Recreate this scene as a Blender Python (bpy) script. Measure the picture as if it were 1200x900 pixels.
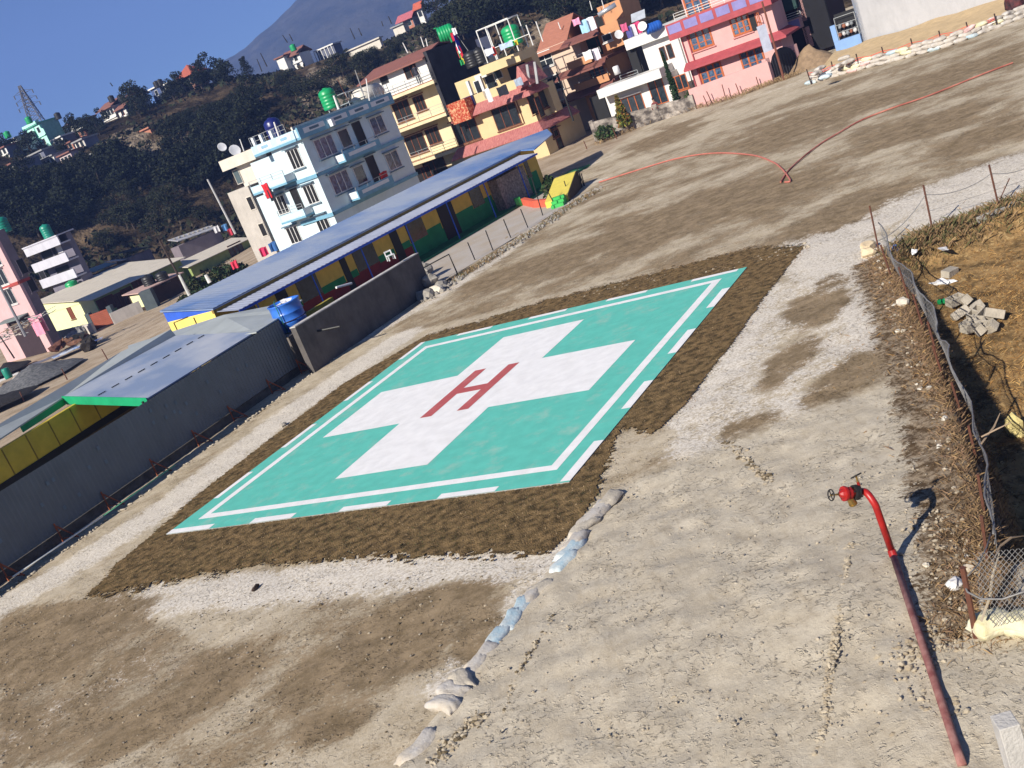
import bpy, bmesh, math, random
import numpy as np
from mathutils import Vector, Matrix, noise

random.seed(7)
R_ = math.radians
for o in list(bpy.data.objects):
    bpy.data.objects.remove(o)
scn = bpy.context.scene
COL = scn.collection

# ------------------------------------------------------------------ camera, sky, sun, exposure
FPX, HCAM = 1262.0, 8.0
_n2 = np.array([0.3934, 1.0]); _n2 /= np.linalg.norm(_n2)
_off = float(_n2 @ np.array([0.0, 67.12 - 450.0]))
PITCH = math.atan(-_off / FPX)
FW = np.array([0, math.cos(PITCH), -math.sin(PITCH)])
_r0 = np.array([1.0, 0, 0]); _u0 = np.cross(_r0, FW)
CX = _r0 * _n2[1] - _u0 * _n2[0]
CY = -_r0 * _n2[0] - _u0 * _n2[1]          # image-down
OC = np.array([0, 0, HCAM])
cam_d = bpy.data.cameras.new('camera'); cam = bpy.data.objects.new('camera', cam_d); COL.objects.link(cam)
m = Matrix(((CX[0], -CY[0], -FW[0], 0), (CX[1], -CY[1], -FW[1], 0), (CX[2], -CY[2], -FW[2], HCAM), (0, 0, 0, 1)))
cam.matrix_world = m
cam_d.sensor_fit = 'HORIZONTAL'; cam_d.sensor_width = 36; cam_d.lens = FPX / 1200 * 36
cam_d.clip_start = 0.1; cam_d.clip_end = 9000
scn.camera = cam
scn.render.resolution_x = 1024; scn.render.resolution_y = 768

SUN_AZ, SUN_EL = 45.7, 31.0                 # azimuth the light travels to (from +X), elevation
w = bpy.data.worlds.new('World'); scn.world = w; w.use_nodes = True
nt = w.node_tree; nt.nodes.clear()
sky = nt.nodes.new('ShaderNodeTexSky'); sky.sky_type = 'NISHITA'; sky.sun_disc = False
sky.sun_elevation = R_(SUN_EL); sky.sun_rotation = R_(90 - (SUN_AZ + 180))
sky.air_density = 0.75; sky.dust_density = 0.0; sky.ozone_density = 6.0; sky.altitude = 2500
bg = nt.nodes.new('ShaderNodeBackground'); bg.inputs['Strength'].default_value = 0.054
wo = nt.nodes.new('ShaderNodeOutputWorld')
nt.links.new(sky.outputs[0], bg.inputs[0]); nt.links.new(bg.outputs[0], wo.inputs[0])
sd = bpy.data.lights.new('sun', 'SUN'); sd.energy = 5.0; sd.angle = R_(0.5); sd.color = (1.0, 0.93, 0.82)
sun = bpy.data.objects.new('sun', sd); COL.objects.link(sun)
sv = Vector((math.cos(R_(SUN_EL)) * math.cos(R_(SUN_AZ)), math.cos(R_(SUN_EL)) * math.sin(R_(SUN_AZ)), -math.sin(R_(SUN_EL))))
sun.rotation_euler = sv.to_track_quat('-Z', 'Y').to_euler(); sun.location = (-60, -60, 80)
scn.view_settings.view_transform = 'Standard'; scn.view_settings.look = 'None'
scn.view_settings.exposure = 0.86; scn.view_settings.gamma = 1.0
scn.view_settings.use_curve_mapping = False
scn.cycles.volume_bounces = 0
scn.cycles.max_bounces = 6; scn.cycles.diffuse_bounces = 3

# ------------------------------------------------------------------ survey helpers (photo pixel -> world point)
def ray(px, py):
    d = CX * (px - 600) + CY * (py - 450) + FW * FPX
    return d / np.linalg.norm(d)
def at(px, py, z=0.0):
    d = ray(px, py); return OC + d * (z - HCAM) / d[2]
def atD(px, py, D):                         # at horizontal distance D
    d = ray(px, py); return OC + d * D / math.hypot(d[0], d[1])
def sm(x, a, b):
    t = np.clip((x - a) / (b - a), 0, 1); return t * t * (3 - 2 * t)

# ------------------------------------------------------------------ materials
MC = {}
def mat(name, col, rough=0.85, var=0.12, scale=2.0, bump=0.0, bscale=30.0, metal=0.0, col2=None, stretch=None, spec=0.3, trans=0.0, grime=0.0, lo=0.35, hi=0.65):
    if name in MC: return MC[name]
    mt = bpy.data.materials.new(name); mt.use_nodes = True
    n = mt.node_tree.nodes; l = mt.node_tree.links; n.clear()
    out = n.new('ShaderNodeOutputMaterial'); b = n.new('ShaderNodeBsdfPrincipled')
    l.new(b.outputs[0], out.inputs[0])
    b.inputs['Roughness'].default_value = rough; b.inputs['Metallic'].default_value = metal
    b.inputs['Specular IOR Level'].default_value = spec
    tc = n.new('ShaderNodeTexCoord'); mp = n.new('ShaderNodeMapping')
    l.new(tc.outputs['Object'], mp.inputs[0])
    if stretch: mp.inputs['Scale'].default_value = stretch
    nz = n.new('ShaderNodeTexNoise'); nz.inputs['Scale'].default_value = scale; nz.inputs['Detail'].default_value = 6
    nz.inputs['Roughness'].default_value = 0.6
    l.new(mp.outputs[0], nz.inputs['Vector'])
    mr = n.new('ShaderNodeMapRange'); mr.inputs[1].default_value = lo; mr.inputs[2].default_value = hi
    l.new(nz.outputs[0], mr.inputs[0])
    mx = n.new('ShaderNodeMix'); mx.data_type = 'RGBA'
    c1 = [max(0, c * (1 - var)) for c in col] + [1]
    c2 = ([min(1, c * (1 + var)) for c in col] if col2 is None else list(col2)) + [1]
    mx.inputs['A'].default_value = c1; mx.inputs['B'].default_value = c2
    l.new(mr.outputs[0], mx.inputs['Factor'])
    last = mx.outputs['Result']
    if grime > 0:
        g = n.new('ShaderNodeTexNoise'); g.inputs['Scale'].default_value = 0.9; g.inputs['Detail'].default_value = 8
        g.inputs['Roughness'].default_value = 0.7
        mp2 = n.new('ShaderNodeMapping'); mp2.inputs['Scale'].default_value = (1.6, 1.6, 0.45)
        l.new(tc.outputs['Object'], mp2.inputs[0]); l.new(mp2.outputs[0], g.inputs['Vector'])
        gr = n.new('ShaderNodeMapRange'); gr.inputs[1].default_value = 0.5; gr.inputs[2].default_value = 0.72
        gr.inputs[4].default_value = grime
        l.new(g.outputs[0], gr.inputs[0])
        m2 = n.new('ShaderNodeMix'); m2.data_type = 'RGBA'
        m2.inputs['B'].default_value = [c * 0.45 for c in col[:3]] + [1]
        l.new(gr.outputs[0], m2.inputs['Factor']); l.new(last, m2.inputs['A']); last = m2.outputs['Result']
    l.new(last, b.inputs['Base Color'])
    if bump > 0:
        bn = n.new('ShaderNodeTexNoise'); bn.inputs['Scale'].default_value = bscale; bn.inputs['Detail'].default_value = 5
        l.new(tc.outputs['Object'], bn.inputs['Vector'])
        bp = n.new('ShaderNodeBump'); bp.inputs['Strength'].default_value = bump; bp.inputs['Distance'].default_value = 0.05
        l.new(bn.outputs[0], bp.inputs['Height']); l.new(bp.outputs[0], b.inputs['Normal'])
    MC[name] = mt
    return mt

# ------------------------------------------------------------------ mesh builder
class MB:
    def __init__(s): s.v = []; s.f = []; s.mi = []; s.cur = 0
    def quad(s, *p):
        i = len(s.v); s.v += [tuple(map(float, q)) for q in p]; s.f.append(tuple(range(i, i + len(p)))); s.mi.append(s.cur); return s
    def box(s, x0, x1, y0, y1, z0, z1):
        x0, x1 = min(x0, x1), max(x0, x1); y0, y1 = min(y0, y1), max(y0, y1); z0, z1 = min(z0, z1), max(z0, z1)
        i = len(s.v)
        s.v += [(x0, y0, z0), (x1, y0, z0), (x1, y1, z0), (x0, y1, z0), (x0, y0, z1), (x1, y0, z1), (x1, y1, z1), (x0, y1, z1)]
        for f in ((0, 3, 2, 1), (4, 5, 6, 7), (0, 1, 5, 4), (1, 2, 6, 5), (2, 3, 7, 6), (3, 0, 4, 7)):
            s.f.append(tuple(i + k for k in f)); s.mi.append(s.cur)
        return s
    def hexa(s, lo, hi):                    # two quads of 4 points each -> solid
        i = len(s.v); s.v += [tuple(map(float, q)) for q in list(lo) + list(hi)]
        k = len(lo)
        s.f.append(tuple(i + j for j in range(k - 1, -1, -1))); s.f.append(tuple(i + k + j for j in range(k)))
        s.mi += [s.cur, s.cur]
        for j in range(k):
            s.f.append((i + j, i + (j + 1) % k, i + k + (j + 1) % k, i + k + j)); s.mi.append(s.cur)
        return s
    def slab(s, pts, t):                    # polygon with thickness t downwards
        return s.hexa([(p[0], p[1], p[2] - t) for p in pts], pts)
    def tube(s, pts, r, n=8, cap=True):
        pts = [Vector(tuple(map(float, p))) for p in pts]
        rr = r if isinstance(r, (list, tuple)) else [r] * len(pts)
        rings = []
        up = None
        for k, p in enumerate(pts):
            a = pts[max(0, k - 1)]; b = pts[min(len(pts) - 1, k + 1)]
            t = (b - a).normalized() if (b - a).length > 1e-9 else Vector((0, 0, 1))
            if up is None:
                up = t.orthogonal().normalized()
            up = (up - t * up.dot(t))
            up = up.normalized() if up.length > 1e-6 else t.orthogonal().normalized()
            w_ = t.cross(up)
            i = len(s.v)
            for j in range(n):
                an = 2 * math.pi * j / n
                s.v.append(tuple(p + (up * math.cos(an) + w_ * math.sin(an)) * rr[k]))
            rings.append(i)
        for k in range(len(rings) - 1):
            for j in range(n):
                s.f.append((rings[k] + j, rings[k] + (j + 1) % n, rings[k + 1] + (j + 1) % n, rings[k + 1] + j)); s.mi.append(s.cur)
        if cap:
            s.f.append(tuple(rings[0] + j for j in range(n - 1, -1, -1))); s.mi.append(s.cur)
            s.f.append(tuple(rings[-1] + j for j in range(n))); s.mi.append(s.cur)
        return s
    def lathe(s, prof, c=(0, 0, 0), n=16):  # prof = [(r,z)...]
        rings = []
        for r, z in prof:
            i = len(s.v); rings.append(i)
            for j in range(n):
                an = 2 * math.pi * j / n
                s.v.append((c[0] + r * math.cos(an), c[1] + r * math.sin(an), c[2] + z))
        for k in range(len(rings) - 1):
            for j in range(n):
                s.f.append((rings[k] + j, rings[k] + (j + 1) % n, rings[k + 1] + (j + 1) % n, rings[k + 1] + j)); s.mi.append(s.cur)
        s.f.append(tuple(rings[0] + j for j in range(n - 1, -1, -1))); s.mi.append(s.cur)
        s.f.append(tuple(rings[-1] + j for j in range(n))); s.mi.append(s.cur)
        return s
    def blob(s, c, rad, seed=0, rough=0.25, sub=2, squash=1.0):
        bm = bmesh.new(); bmesh.ops.create_icosphere(bm, subdivisions=sub, radius=1.0)
        i = len(s.v); rx, ry, rz = rad if isinstance(rad, (tuple, list)) else (rad, rad, rad * squash)
        for v in bm.verts:
            k = 1 + rough * noise.noise(v.co * 1.7 + Vector((seed * 7.3, seed * 3.1, seed)))* 2
            s.v.append((c[0] + v.co.x * rx * k, c[1] + v.co.y * ry * k, c[2] + v.co.z * rz * k))
        for f in bm.faces:
            s.f.append(tuple(i + v.index for v in f.verts)); s.mi.append(s.cur)
        bm.free(); return s
    def corr(s, o, al, dn, pitch=0.15, amp=0.02, th=0.0, nrm=None):
        # corrugated sheet: o origin, al vector along which ridges repeat, dn vector ridges run along
        o, al, dn = Vector(tuple(map(float, o))), Vector(tuple(map(float, al))), Vector(tuple(map(float, dn)))
        nn = Vector(nrm) if nrm else al.cross(dn).normalized()
        k = max(2, int(al.length / pitch * 4)); prev = None
        for j in range(k + 1):
            h = amp * (0, 1, 0, -1)[j % 4]
            p = o + al * (j / k) + nn * h; i = len(s.v)
            s.v += [tuple(p), tuple(p + dn)]
            if prev is not None:
                s.f.append((prev, i, i + 1, prev + 1)); s.mi.append(s.cur)
            prev = i
        return s
    def build(s, name, mt, parent=None, smooth=False, label=None, cat=None, group=None, kind=None, bevel=0.0, loc=None):
        me = bpy.data.meshes.new(name)
        v = s.v
        if loc is not None: v = [(a - loc[0], b - loc[1], c - loc[2]) for a, b, c in v]
        me.from_pydata(v, [], s.f)
        ms = mt if isinstance(mt, (list, tuple)) else [mt]
        for q in ms: me.materials.append(q)
        if len(ms) > 1: me.polygons.foreach_set('material_index', s.mi)
        if smooth: me.polygons.foreach_set('use_smooth', [True] * len(me.polygons))
        me.update(); me.validate()
        o = bpy.data.objects.new(name, me); COL.objects.link(o)
        if loc is not None: o.location = loc
        if parent is not None: o.parent = parent
        if bevel > 0:
            b = o.modifiers.new('bevel', 'BEVEL'); b.width = bevel; b.segments = 2; b.limit_method = 'ANGLE'
        tag(o, label, cat, group, kind)
        return o
def tag(o, label=None, cat=None, group=None, kind=None):
    if label: o['label'] = label
    if cat: o['category'] = cat
    if group: o['group'] = group
    if kind: o['kind'] = kind
    return o
def empty(name, loc, label, cat, rz=0.0, group=None):
    o = bpy.data.objects.new(name, None); COL.objects.link(o); o.location = tuple(map(float, loc)); o.rotation_euler = (0, 0, rz)
    o.empty_display_size = 0.3
    return tag(o, label, cat, group)
def copy_tree(o, parent=None):
    c = o.copy(); COL.objects.link(c); c.parent = parent
    for ch in list(o.children): copy_tree(ch, c)
    return c

# ------------------------------------------------------------------ terrain function
FENCE = np.array([(10.1, 26.93), (8.44, 21.95), (7.4, 18.9), (6.18, 15.61), (5.14, 13.05), (4.2, 11.0)])
RAMP_EDGE = np.array([(-3.9, 11.2), (-3.02, 12.77), (-2.48, 13.67), (-1.55, 15.12), (-1.02, 16.02), (-0.26, 17.06), (0.75, 18.7)])
WALL_P = np.array([-14.7, 28.0]); WALL_D = np.array([math.cos(R_(57.5)), math.sin(R_(57.5))])
def fence_x(y): return np.interp(y, FENCE[::-1, 1], FENCE[::-1, 0])
def ramp_x(y): return np.interp(y, RAMP_EDGE[:, 1], RAMP_EDGE[:, 0])
def T(x, y):
    x = np.asarray(x, float); y = np.asarray(y, float)
    z = np.zeros(np.broadcast(x, y).shape)
    # side beyond the tin wall and the school yard lie lower
    s = (x - WALL_P[0]) * (-WALL_D[1]) + (y - WALL_P[1]) * WALL_D[0]       # distance to the left of wall line
    z = z - 0.7 * sm(s, 0.6, 6) * (1 - sm(y, 38, 50)) - 1.7 * sm(s, 12, 42) * (1 - sm(x, -30, -8))
    # earth ramp rising towards the viewer
    rx = ramp_x(y)
    rise = 0.30 * (1 - sm(y, 11.5, 19.0)) * sm(x, rx - 0.12, rx + 0.12) * (1 - sm(y, 30, 31))
    bank = 0.12 * (1 - sm(y, 11.8, 13.9)) * sm(x, 1.4, 3.0) * (1 - sm(x, fence_x(y) - 2.2, fence_x(y) + 0.4))
    z = z + rise + bank * (1 - sm(y, 18, 20))
    z = z + 5.4 * np.clip((6.6 - y) / 6.0, 0, 1) * (1 - sm(np.abs(x), 30, 45))
    # sunken garden right of the chain-link fence
    fx = fence_x(y)
    dep = np.interp(y, [11, 16, 22, 27], [1.7, 1.5, 1.0, 0.6])
    g = sm(x, fx + 0.15, fx + 0.75) * (1 - sm(y, 26.2, 26.9)) * sm(y, 11.25 + 0.25 * (x - 4), 11.7 + 0.25 * (x - 4)) * (1 - sm(x, 30, 36))
    z = z - dep * g
    return z
def Tz(x, y): return float(T(np.array([x]), np.array([y]))[0])
def on(px, py, it=12):                      # photo pixel -> point on the terrain
    z = 0.0
    for _ in range(it):
        p = at(px, py, z); z = 0.5 * z + 0.5 * Tz(p[0], p[1])
    return at(px, py, z)
# ------------------------------------------------------------------ ground sheet
def axis(fine0, fine1, st, out, grow=1.12, lim=2500):
    a = list(np.arange(fine0, fine1, st)); s_ = st; v = fine1
    while v < lim: a.append(v); s_ *= grow; s_ = min(s_, 400); v += s_
    a.append(lim); s_ = st; v = fine0 - st
    b = []
    lo = -lim if out else fine0
    while v > lo: b.append(v); s_ *= grow; s_ = min(s_, 400); v -= s_
    return np.array(b[::-1] + a)
gx = axis(-17, 18, 0.16, True)
gy = np.concatenate([np.array([-2500, -1500, -500, -150, -60, -25, -10, -5, -2, 0, 1.5, 3, 4.5, 6]), axis(7, 42, 0.16, False, 1.04)])
XX, YY = np.meshgrid(gx, gy)
ZZ = T(XX, YY)
def fbm(x, y, sc, oct_=4, seed=0.0):
    out = np.zeros(x.shape); 
    fl = out.ravel(); xs = x.ravel(); ys = y.ravel()
    for i in range(fl.size):
        fl[i] = noise.fractal(Vector((xs[i] * sc, ys[i] * sc, seed)), 1.0, 2.0, oct_)
    return out
near = (XX > -40) & (XX < 45) & (YY > 5) & (YY < 110)
N1 = np.zeros(XX.shape); N1[near] = fbm(XX[near], YY[near], 0.5, 5, 3.0)
N2 = np.zeros(XX.shape); N2[near] = fbm(XX[near], YY[near], 2.6, 3, 9.0)
def seg_dist(px, py, poly):
    d = np.full(px.shape, 1e9)
    for (a, b), (c, e) in zip(poly[:-1], poly[1:]):
        vx, vy = c - a, e - b; L = vx * vx + vy * vy
        t = np.clip(((px - a) * vx + (py - b) * vy) / L, 0, 1)
        d = np.minimum(d, np.hypot(px - a - t * vx, py - b - t * vy))
    return d
on_ramp = sm(XX, ramp_x(YY) - 0.1, ramp_x(YY) + 0.3) * (1 - sm(YY, 17, 21)) * (YY > 6)
ZZ = ZZ + 0.025 * N1 * near + 0.018 * N2 * near * (1 + 1.8 * on_ramp)
# keep flat under the pad
PADW = [at(*p)[:2] for p in ((195.6, 628), (668, 567), (876, 314.5), (494, 403))]
def inpoly(x, y, poly):
    ins = np.zeros(x.shape, bool); n = len(poly)
    for i in range(n):
        x0, y0 = poly[i]; x1, y1 = poly[(i + 1) % n]
        c = ((y0 > y) != (y1 > y)) & (x < (x1 - x0) * (y - y0) / (y1 - y0 + 1e-12) + x0)
        ins ^= c
    return ins
pc = np.mean(PADW, axis=0)
pin = inpoly(XX, YY, [tuple(pc + (np.array(p) - pc) * 1.03) for p in PADW])
ZZ[pin] = -0.03
# zone masks: R pale sand, G brown mottling, B garden, A loose gravel
pl = lambda *pts: [tuple(at(*p)[:2]) for p in pts]
PALE = [(pl((0, 712), (100, 655), (200, 590), (330, 490), (470, 395)), 0.9, 1.0),
        (pl((130, 708), (300, 690), (450, 672), (600, 658), (640, 650)), 0.8, 0.85),
        (pl((940, 300), (1000, 300), (1010, 340)), 1.3, 1.0),
        (pl((990, 330), (1060, 420), (1090, 500), (1110, 560)), 0.8, 1.0),
        (pl((900, 340), (860, 420), (800, 490)), 0.5, 0.8),
        (pl((820, 520), (960, 530), (1080, 540)), 0.8, 0.75),
        (pl((640, 650), (600, 720), (520, 800)), 0.45, 0.6),
        (pl((960, 285), (1060, 240), (1200, 190)), 1.6, 0.85),
        (pl((1100, 250), (1200, 205)), 1.2, 1.0),
        (pl((700, 212), (660, 225), (600, 290), (520, 345), (430, 395)), 0.7, 0.65),
        (pl((700, 190), (760, 160), (830, 130), (950, 92), (1200, 25)), 1.0, 0.42),
        (pl((120, 700), (0, 800)), 0.6, 0.3), (pl((0, 880), (120, 800), (260, 760)), 0.9, 0.3)]
Rm = np.zeros(XX.shape)
for poly, wd, st in PALE:
    d = seg_dist(XX[near], YY[near], poly)
    Rm[near] = np.maximum(Rm[near], st * (1 - sm(d, wd * 0.3, wd * 1.7)))
rightpatch = inpoly(XX, YY, pl((950, 295), (1025, 300), (1110, 520), (1080, 560), (800, 520), (790, 490)))
Rm = np.maximum(Rm, 0.62 * rightpatch)
Gm = np.where(near, 0.5, 0.4)
far_f = inpoly(XX, YY, pl((420, 400), (700, 215), (1000, 85), (1200, 30), (1200, 190), (1000, 290), (700, 330), (500, 385)))
Gm = np.where(far_f, 0.62, Gm)
Gm = np.where(inpoly(XX, YY, pl((0, 715), (120, 700), (260, 760), (60, 900), (0, 900))), 0.72, Gm)
Gm = np.where(inpoly(XX, YY, pl((380, 700), (600, 690), (540, 790), (300, 900), (150, 900), (300, 760))), 0.6, Gm)
Gm = np.where(rightpatch, 0.5, Gm)
_V = np.stack([XX, YY, ZZ], -1) - OC; _w = _V @ FW; _w[_w < .5] = .5; GPX = 600 + FPX * (_V @ CX) / _w; GPY = 450 + FPX * (_V @ CY) / _w
for (ex_, ey_, ea, eb, er, st_) in [(960, 362, 48, 22, -.5, 1), (1010, 432, 72, 26, -.45, 1), (1018, 508, 52, 20, -.2, 1), (930, 420, 40, 18, -.5, .8), (880, 500, 38, 14, -.4, .8), (905, 448, 30, 14, -.5, .7), (1000, 460, 60, 14, -.3, .8), (975, 330, 25, 12, -.3, .7), (960, 515, 50, 12, -.2, .6), (430, 775, 130, 45, -.5, .9), (520, 705, 90, 24, -.3, .9), (80, 745, 120, 40, -.35, 1), (240, 800, 90, 30, -.5, .7), (390, 850, 60, 22, -.3, .9), (150, 860, 110, 26, -.35, .7), (560, 745, 40, 22, -.8, .8),
        (1080, 150, 90, 14, -.3, .9), (1150, 160, 70, 12, -.35, .9), (1000, 245, 90, 16, -.35, 1), (880, 230, 120, 20, -.25, .9), (760, 270, 120, 22, -.3, .8), (930, 150, 90, 16, -.35, .8), (780, 160, 60, 10, -.4, .7), (620, 320, 90, 14, -.3, .7), (1130, 85, 90, 12, -.35, .7), (1050, 110, 120, 10, -.35, .6)]:
    ca_, sa_ = math.cos(er), math.sin(er); dx_, dy_ = GPX - ex_, GPY - ey_; u_ = (dx_ * ca_ + dy_ * sa_) / ea; v_ = (-dx_ * sa_ + dy_ * ca_) / eb; d_ = np.hypot(u_, v_) + .35 * N1 + .2 * N2
    k_ = st_ * (1 - sm(d_, .4, 1.25)) * near; Gm = np.maximum(Gm, Gm * (1 - k_) + .98 * k_); Rm = Rm * (1 - .85 * k_)
fx = fence_x(YY)
Bm = sm(XX, fx + 0.1, fx + 0.5) * (1 - sm(YY, 26.3, 27.2)) * sm(YY, 11.3 + 0.25 * (XX - 4), 11.8 + 0.25 * (XX - 4)) * (YY > 6)
scrub = sm(XX, fx - 1.35, fx - 0.15) * (1 - sm(XX, fx + 0.3, fx + 0.6)) * (YY < 27) * (YY > 10.5)
Am = np.maximum(on_ramp, sm(YY, -50, -40) * (YY < 6.5) * 1.0)
nv = XX.size
idx = np.arange(nv).reshape(XX.shape)
faces = np.stack([idx[:-1, :-1], idx[:-1, 1:], idx[1:, 1:], idx[1:, :-1]], -1).reshape(-1, 4)
me = bpy.data.meshes.new('ground')
me.from_pydata(np.stack([XX, YY, ZZ], -1).reshape(-1, 3).tolist(), [], faces.tolist())
ca = me.color_attributes.new('zones', 'FLOAT_COLOR', 'POINT')
ca.data.foreach_set('color', np.stack([Rm, Gm, Bm, Am], -1).reshape(-1).astype(np.float32))
sc_at = me.attributes.new('scrub', 'FLOAT', 'POINT'); 
yardm = sm((XX - WALL_P[0]) * (-WALL_D[1]) + (YY - WALL_P[1]) * WALL_D[0], 1.0, 3.0) * (YY < 400)
sc_at.data.foreach_set('value', scrub.reshape(-1).astype(np.float32))
yd = me.attributes.new('yard', 'FLOAT', 'POINT'); yd.data.foreach_set('value', yardm.reshape(-1).astype(np.float32))
me.polygons.foreach_set('use_smooth', [True] * len(me.polygons)); me.update()
ground = bpy.data.objects.new('ground', me); COL.objects.link(ground); ground['kind'] = 'structure'

gm = bpy.data.materials.new('ground_earth'); gm.use_nodes = True
n = gm.node_tree.nodes; l = gm.node_tree.links; n.clear()
out = n.new('ShaderNodeOutputMaterial'); b = n.new('ShaderNodeBsdfPrincipled'); l.new(b.outputs[0], out.inputs[0])
b.inputs['Roughness'].default_value = 0.95; b.inputs['Specular IOR Level'].default_value = 0.1
geo = n.new('ShaderNodeNewGeometry')
def nz(scale, det=6, rough=0.6, stretch=None, rot=0.0, dist=0.0):
    t = n.new('ShaderNodeTexNoise'); t.inputs['Scale'].default_value = scale; t.inputs['Detail'].default_value = det
    t.inputs['Roughness'].default_value = rough; t.inputs['Distortion'].default_value = dist
    if stretch:
        mp = n.new('ShaderNodeMapping'); mp.inputs['Scale'].default_value = stretch; mp.inputs['Rotation'].default_value = (0, 0, rot)
        l.new(geo.outputs['Position'], mp.inputs[0]); l.new(mp.outputs[0], t.inputs['Vector'])
    else: l.new(geo.outputs['Position'], t.inputs['Vector'])
    return t.outputs[0]
def ramp(sock, a, b_, lo=0.0, hi=1.0):
    m_ = n.new('ShaderNodeMapRange'); m_.interpolation_type = 'SMOOTHSTEP'
    m_.inputs[1].default_value = a; m_.inputs[2].default_value = b_; m_.inputs[3].default_value = lo; m_.inputs[4].default_value = hi
    l.new(sock, m_.inputs[0]); return m_.outputs[0]
def mth(op, a, b_=None):
    m_ = n.new('ShaderNodeMath'); m_.operation = op
    for i, s_ in enumerate((a, b_)):
        if s_ is None: continue
        if isinstance(s_, (int, float)): m_.inputs[i].default_value = s_
        else: l.new(s_, m_.inputs[i])
    return m_.outputs[0]
def mix(f, a, b_):
    m_ = n.new('ShaderNodeMix'); m_.data_type = 'RGBA'
    for key, s_ in (('Factor', f), ('A', a), ('B', b_)):
        if isinstance(s_, (int, float)): m_.inputs[key].default_value = s_
        elif isinstance(s_, tuple): m_.inputs[key].default_value = s_ + (1,)
        else: l.new(s_, m_.inputs[key])
    return m_.outputs['Result']
at_ = n.new('ShaderNodeAttribute'); at_.attribute_name = 'zones'
sp = n.new('ShaderNodeSeparateColor'); l.new(at_.outputs['Color'], sp.inputs[0])
Rz, Gz, Bz, Az = sp.outputs[0], sp.outputs[1], sp.outputs[2], at_.outputs['Alpha']
a2 = n.new('ShaderNodeAttribute'); a2.attribute_name = 'scrub'
a3 = n.new('ShaderNodeAttribute'); a3.attribute_name = 'yard'
big = nz(0.30, 13, 0.74, (1.0, 1.2, 1), 0.5, 0.15); mid = nz(1.7, 12, 0.8, dist=0.1); fine = nz(14, 5, 0.75); grain = nz(60, 3, 0.7)
huge = nz(0.09, 4, 0.5)
sand = mix(ramp(mid, 0.3, 0.7), (0.40, 0.325, 0.22), (0.64, 0.56, 0.43))
brown = mix(ramp(mid, 0.35, 0.65), (0.125, 0.085, 0.042), (0.29, 0.205, 0.115))
bf = mth('ADD', mth('MULTIPLY', big, 0.62), mth('MULTIPLY', mid, 0.38))
bfac = ramp(mth('ADD', mth('ADD', bf, mth('MULTIPLY', Gz, 0.42)), mth('MULTIPLY', fine, 0.22)), 0.80, 0.93)
c = mix(mth('MULTIPLY', bfac, 0.85), sand, brown)
pfac = ramp(mth('ADD', Rz, mth('MULTIPLY', mth('SUBTRACT', mth('ADD', mth('MULTIPLY', mid, 0.6), mth('MULTIPLY', fine, 0.4)), 0.5), 3.4)), 0.35, 0.75)
c = mix(mth('MULTIPLY', pfac, 0.85), c, mix(ramp(fine, 0.35, 0.6), (0.50, 0.44, 0.355), (0.80, 0.745, 0.66)))
# dark freckles of trodden clay
fr = ramp(nz(9, 4, 0.8), 0.60, 0.68)
c = mix(mth('MULTIPLY', fr, 0.30), c, (0.20, 0.16, 0.11))
# loose earth of the ramp
rc = mix(ramp(mid, 0.35, 0.65), (0.47, 0.405, 0.305), (0.62, 0.55, 0.43))
rc = mix(mth('MULTIPLY', ramp(nz(2.3, 6, 0.7, (3, 0.8, 1), 0.35), 0.52, 0.66), 0.35), rc, (0.36, 0.29, 0.20))
rc = mix(mth('MULTIPLY', ramp(fine, 0.52, 0.7), 0.4), rc, (0.27, 0.235, 0.19))
c = mix(ramp(mth('ADD', Az, mth('MULTIPLY', mth('SUBTRACT', mid, 0.5), 0.6)), 0.35, 0.65), c, rc)
# lower yard, bare ochre dirt
yc = mix(ramp(big, 0.35, 0.6), (0.30, 0.22, 0.14), (0.46, 0.37, 0.27))
c = mix(ramp(a3.outputs['Fac'], 0.2, 0.9), c, yc)
# sunken garden of dead grass
gc = mix(ramp(nz(1.6, 8, 0.7), 0.35, 0.62), (0.10, 0.065, 0.03), (0.36, 0.225, 0.095))
gc = mix(ramp(nz(7, 5, 0.7), 0.5, 0.7), gc, (0.46, 0.32, 0.15))
c = mix(ramp(mth('ADD', Bz, mth('MULTIPLY', mth('SUBTRACT', fine, 0.5), 0.6)), 0.3, 0.6), c, gc)
sc_c = mix(ramp(nz(5, 6, 0.75), 0.42, 0.6), (0.10, 0.065, 0.035), (0.36, 0.28, 0.19))
c = mix(ramp(mth('ADD', a2.outputs['Fac'], mth('MULTIPLY', mth('SUBTRACT', mth('ADD', mth('MULTIPLY', mid, .6), mth('MULTIPLY', fine, .4)), 0.5), 3.2)), 0.42, 0.62), c, sc_c)
c = mix(mth('MULTIPLY', ramp(grain, 0.45, 0.75), 0.12), c, (0.12, 0.09, 0.06))
l.new(c, b.inputs['Base Color'])
clod = mth('MULTIPLY', ramp(nz(11, 4, 0.7, dist=0.6), 0.52, 0.72), ramp(nz(1.1, 5, 0.6), 0.42, 0.6))
bh = mth('ADD', mth('ADD', mth('MULTIPLY', fine, 0.30), mth('MULTIPLY', grain, 0.14)), mth('ADD', mth('MULTIPLY', mid, 0.35), mth('MULTIPLY', clod, 1.1)))
bp = n.new('ShaderNodeBump'); bp.inputs['Strength'].default_value = 0.75; bp.inputs['Distance'].default_value = 0.055
l.new(bh, bp.inputs['Height']); l.new(bp.outputs[0], b.inputs['Normal'])
me.materials.append(gm)

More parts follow.
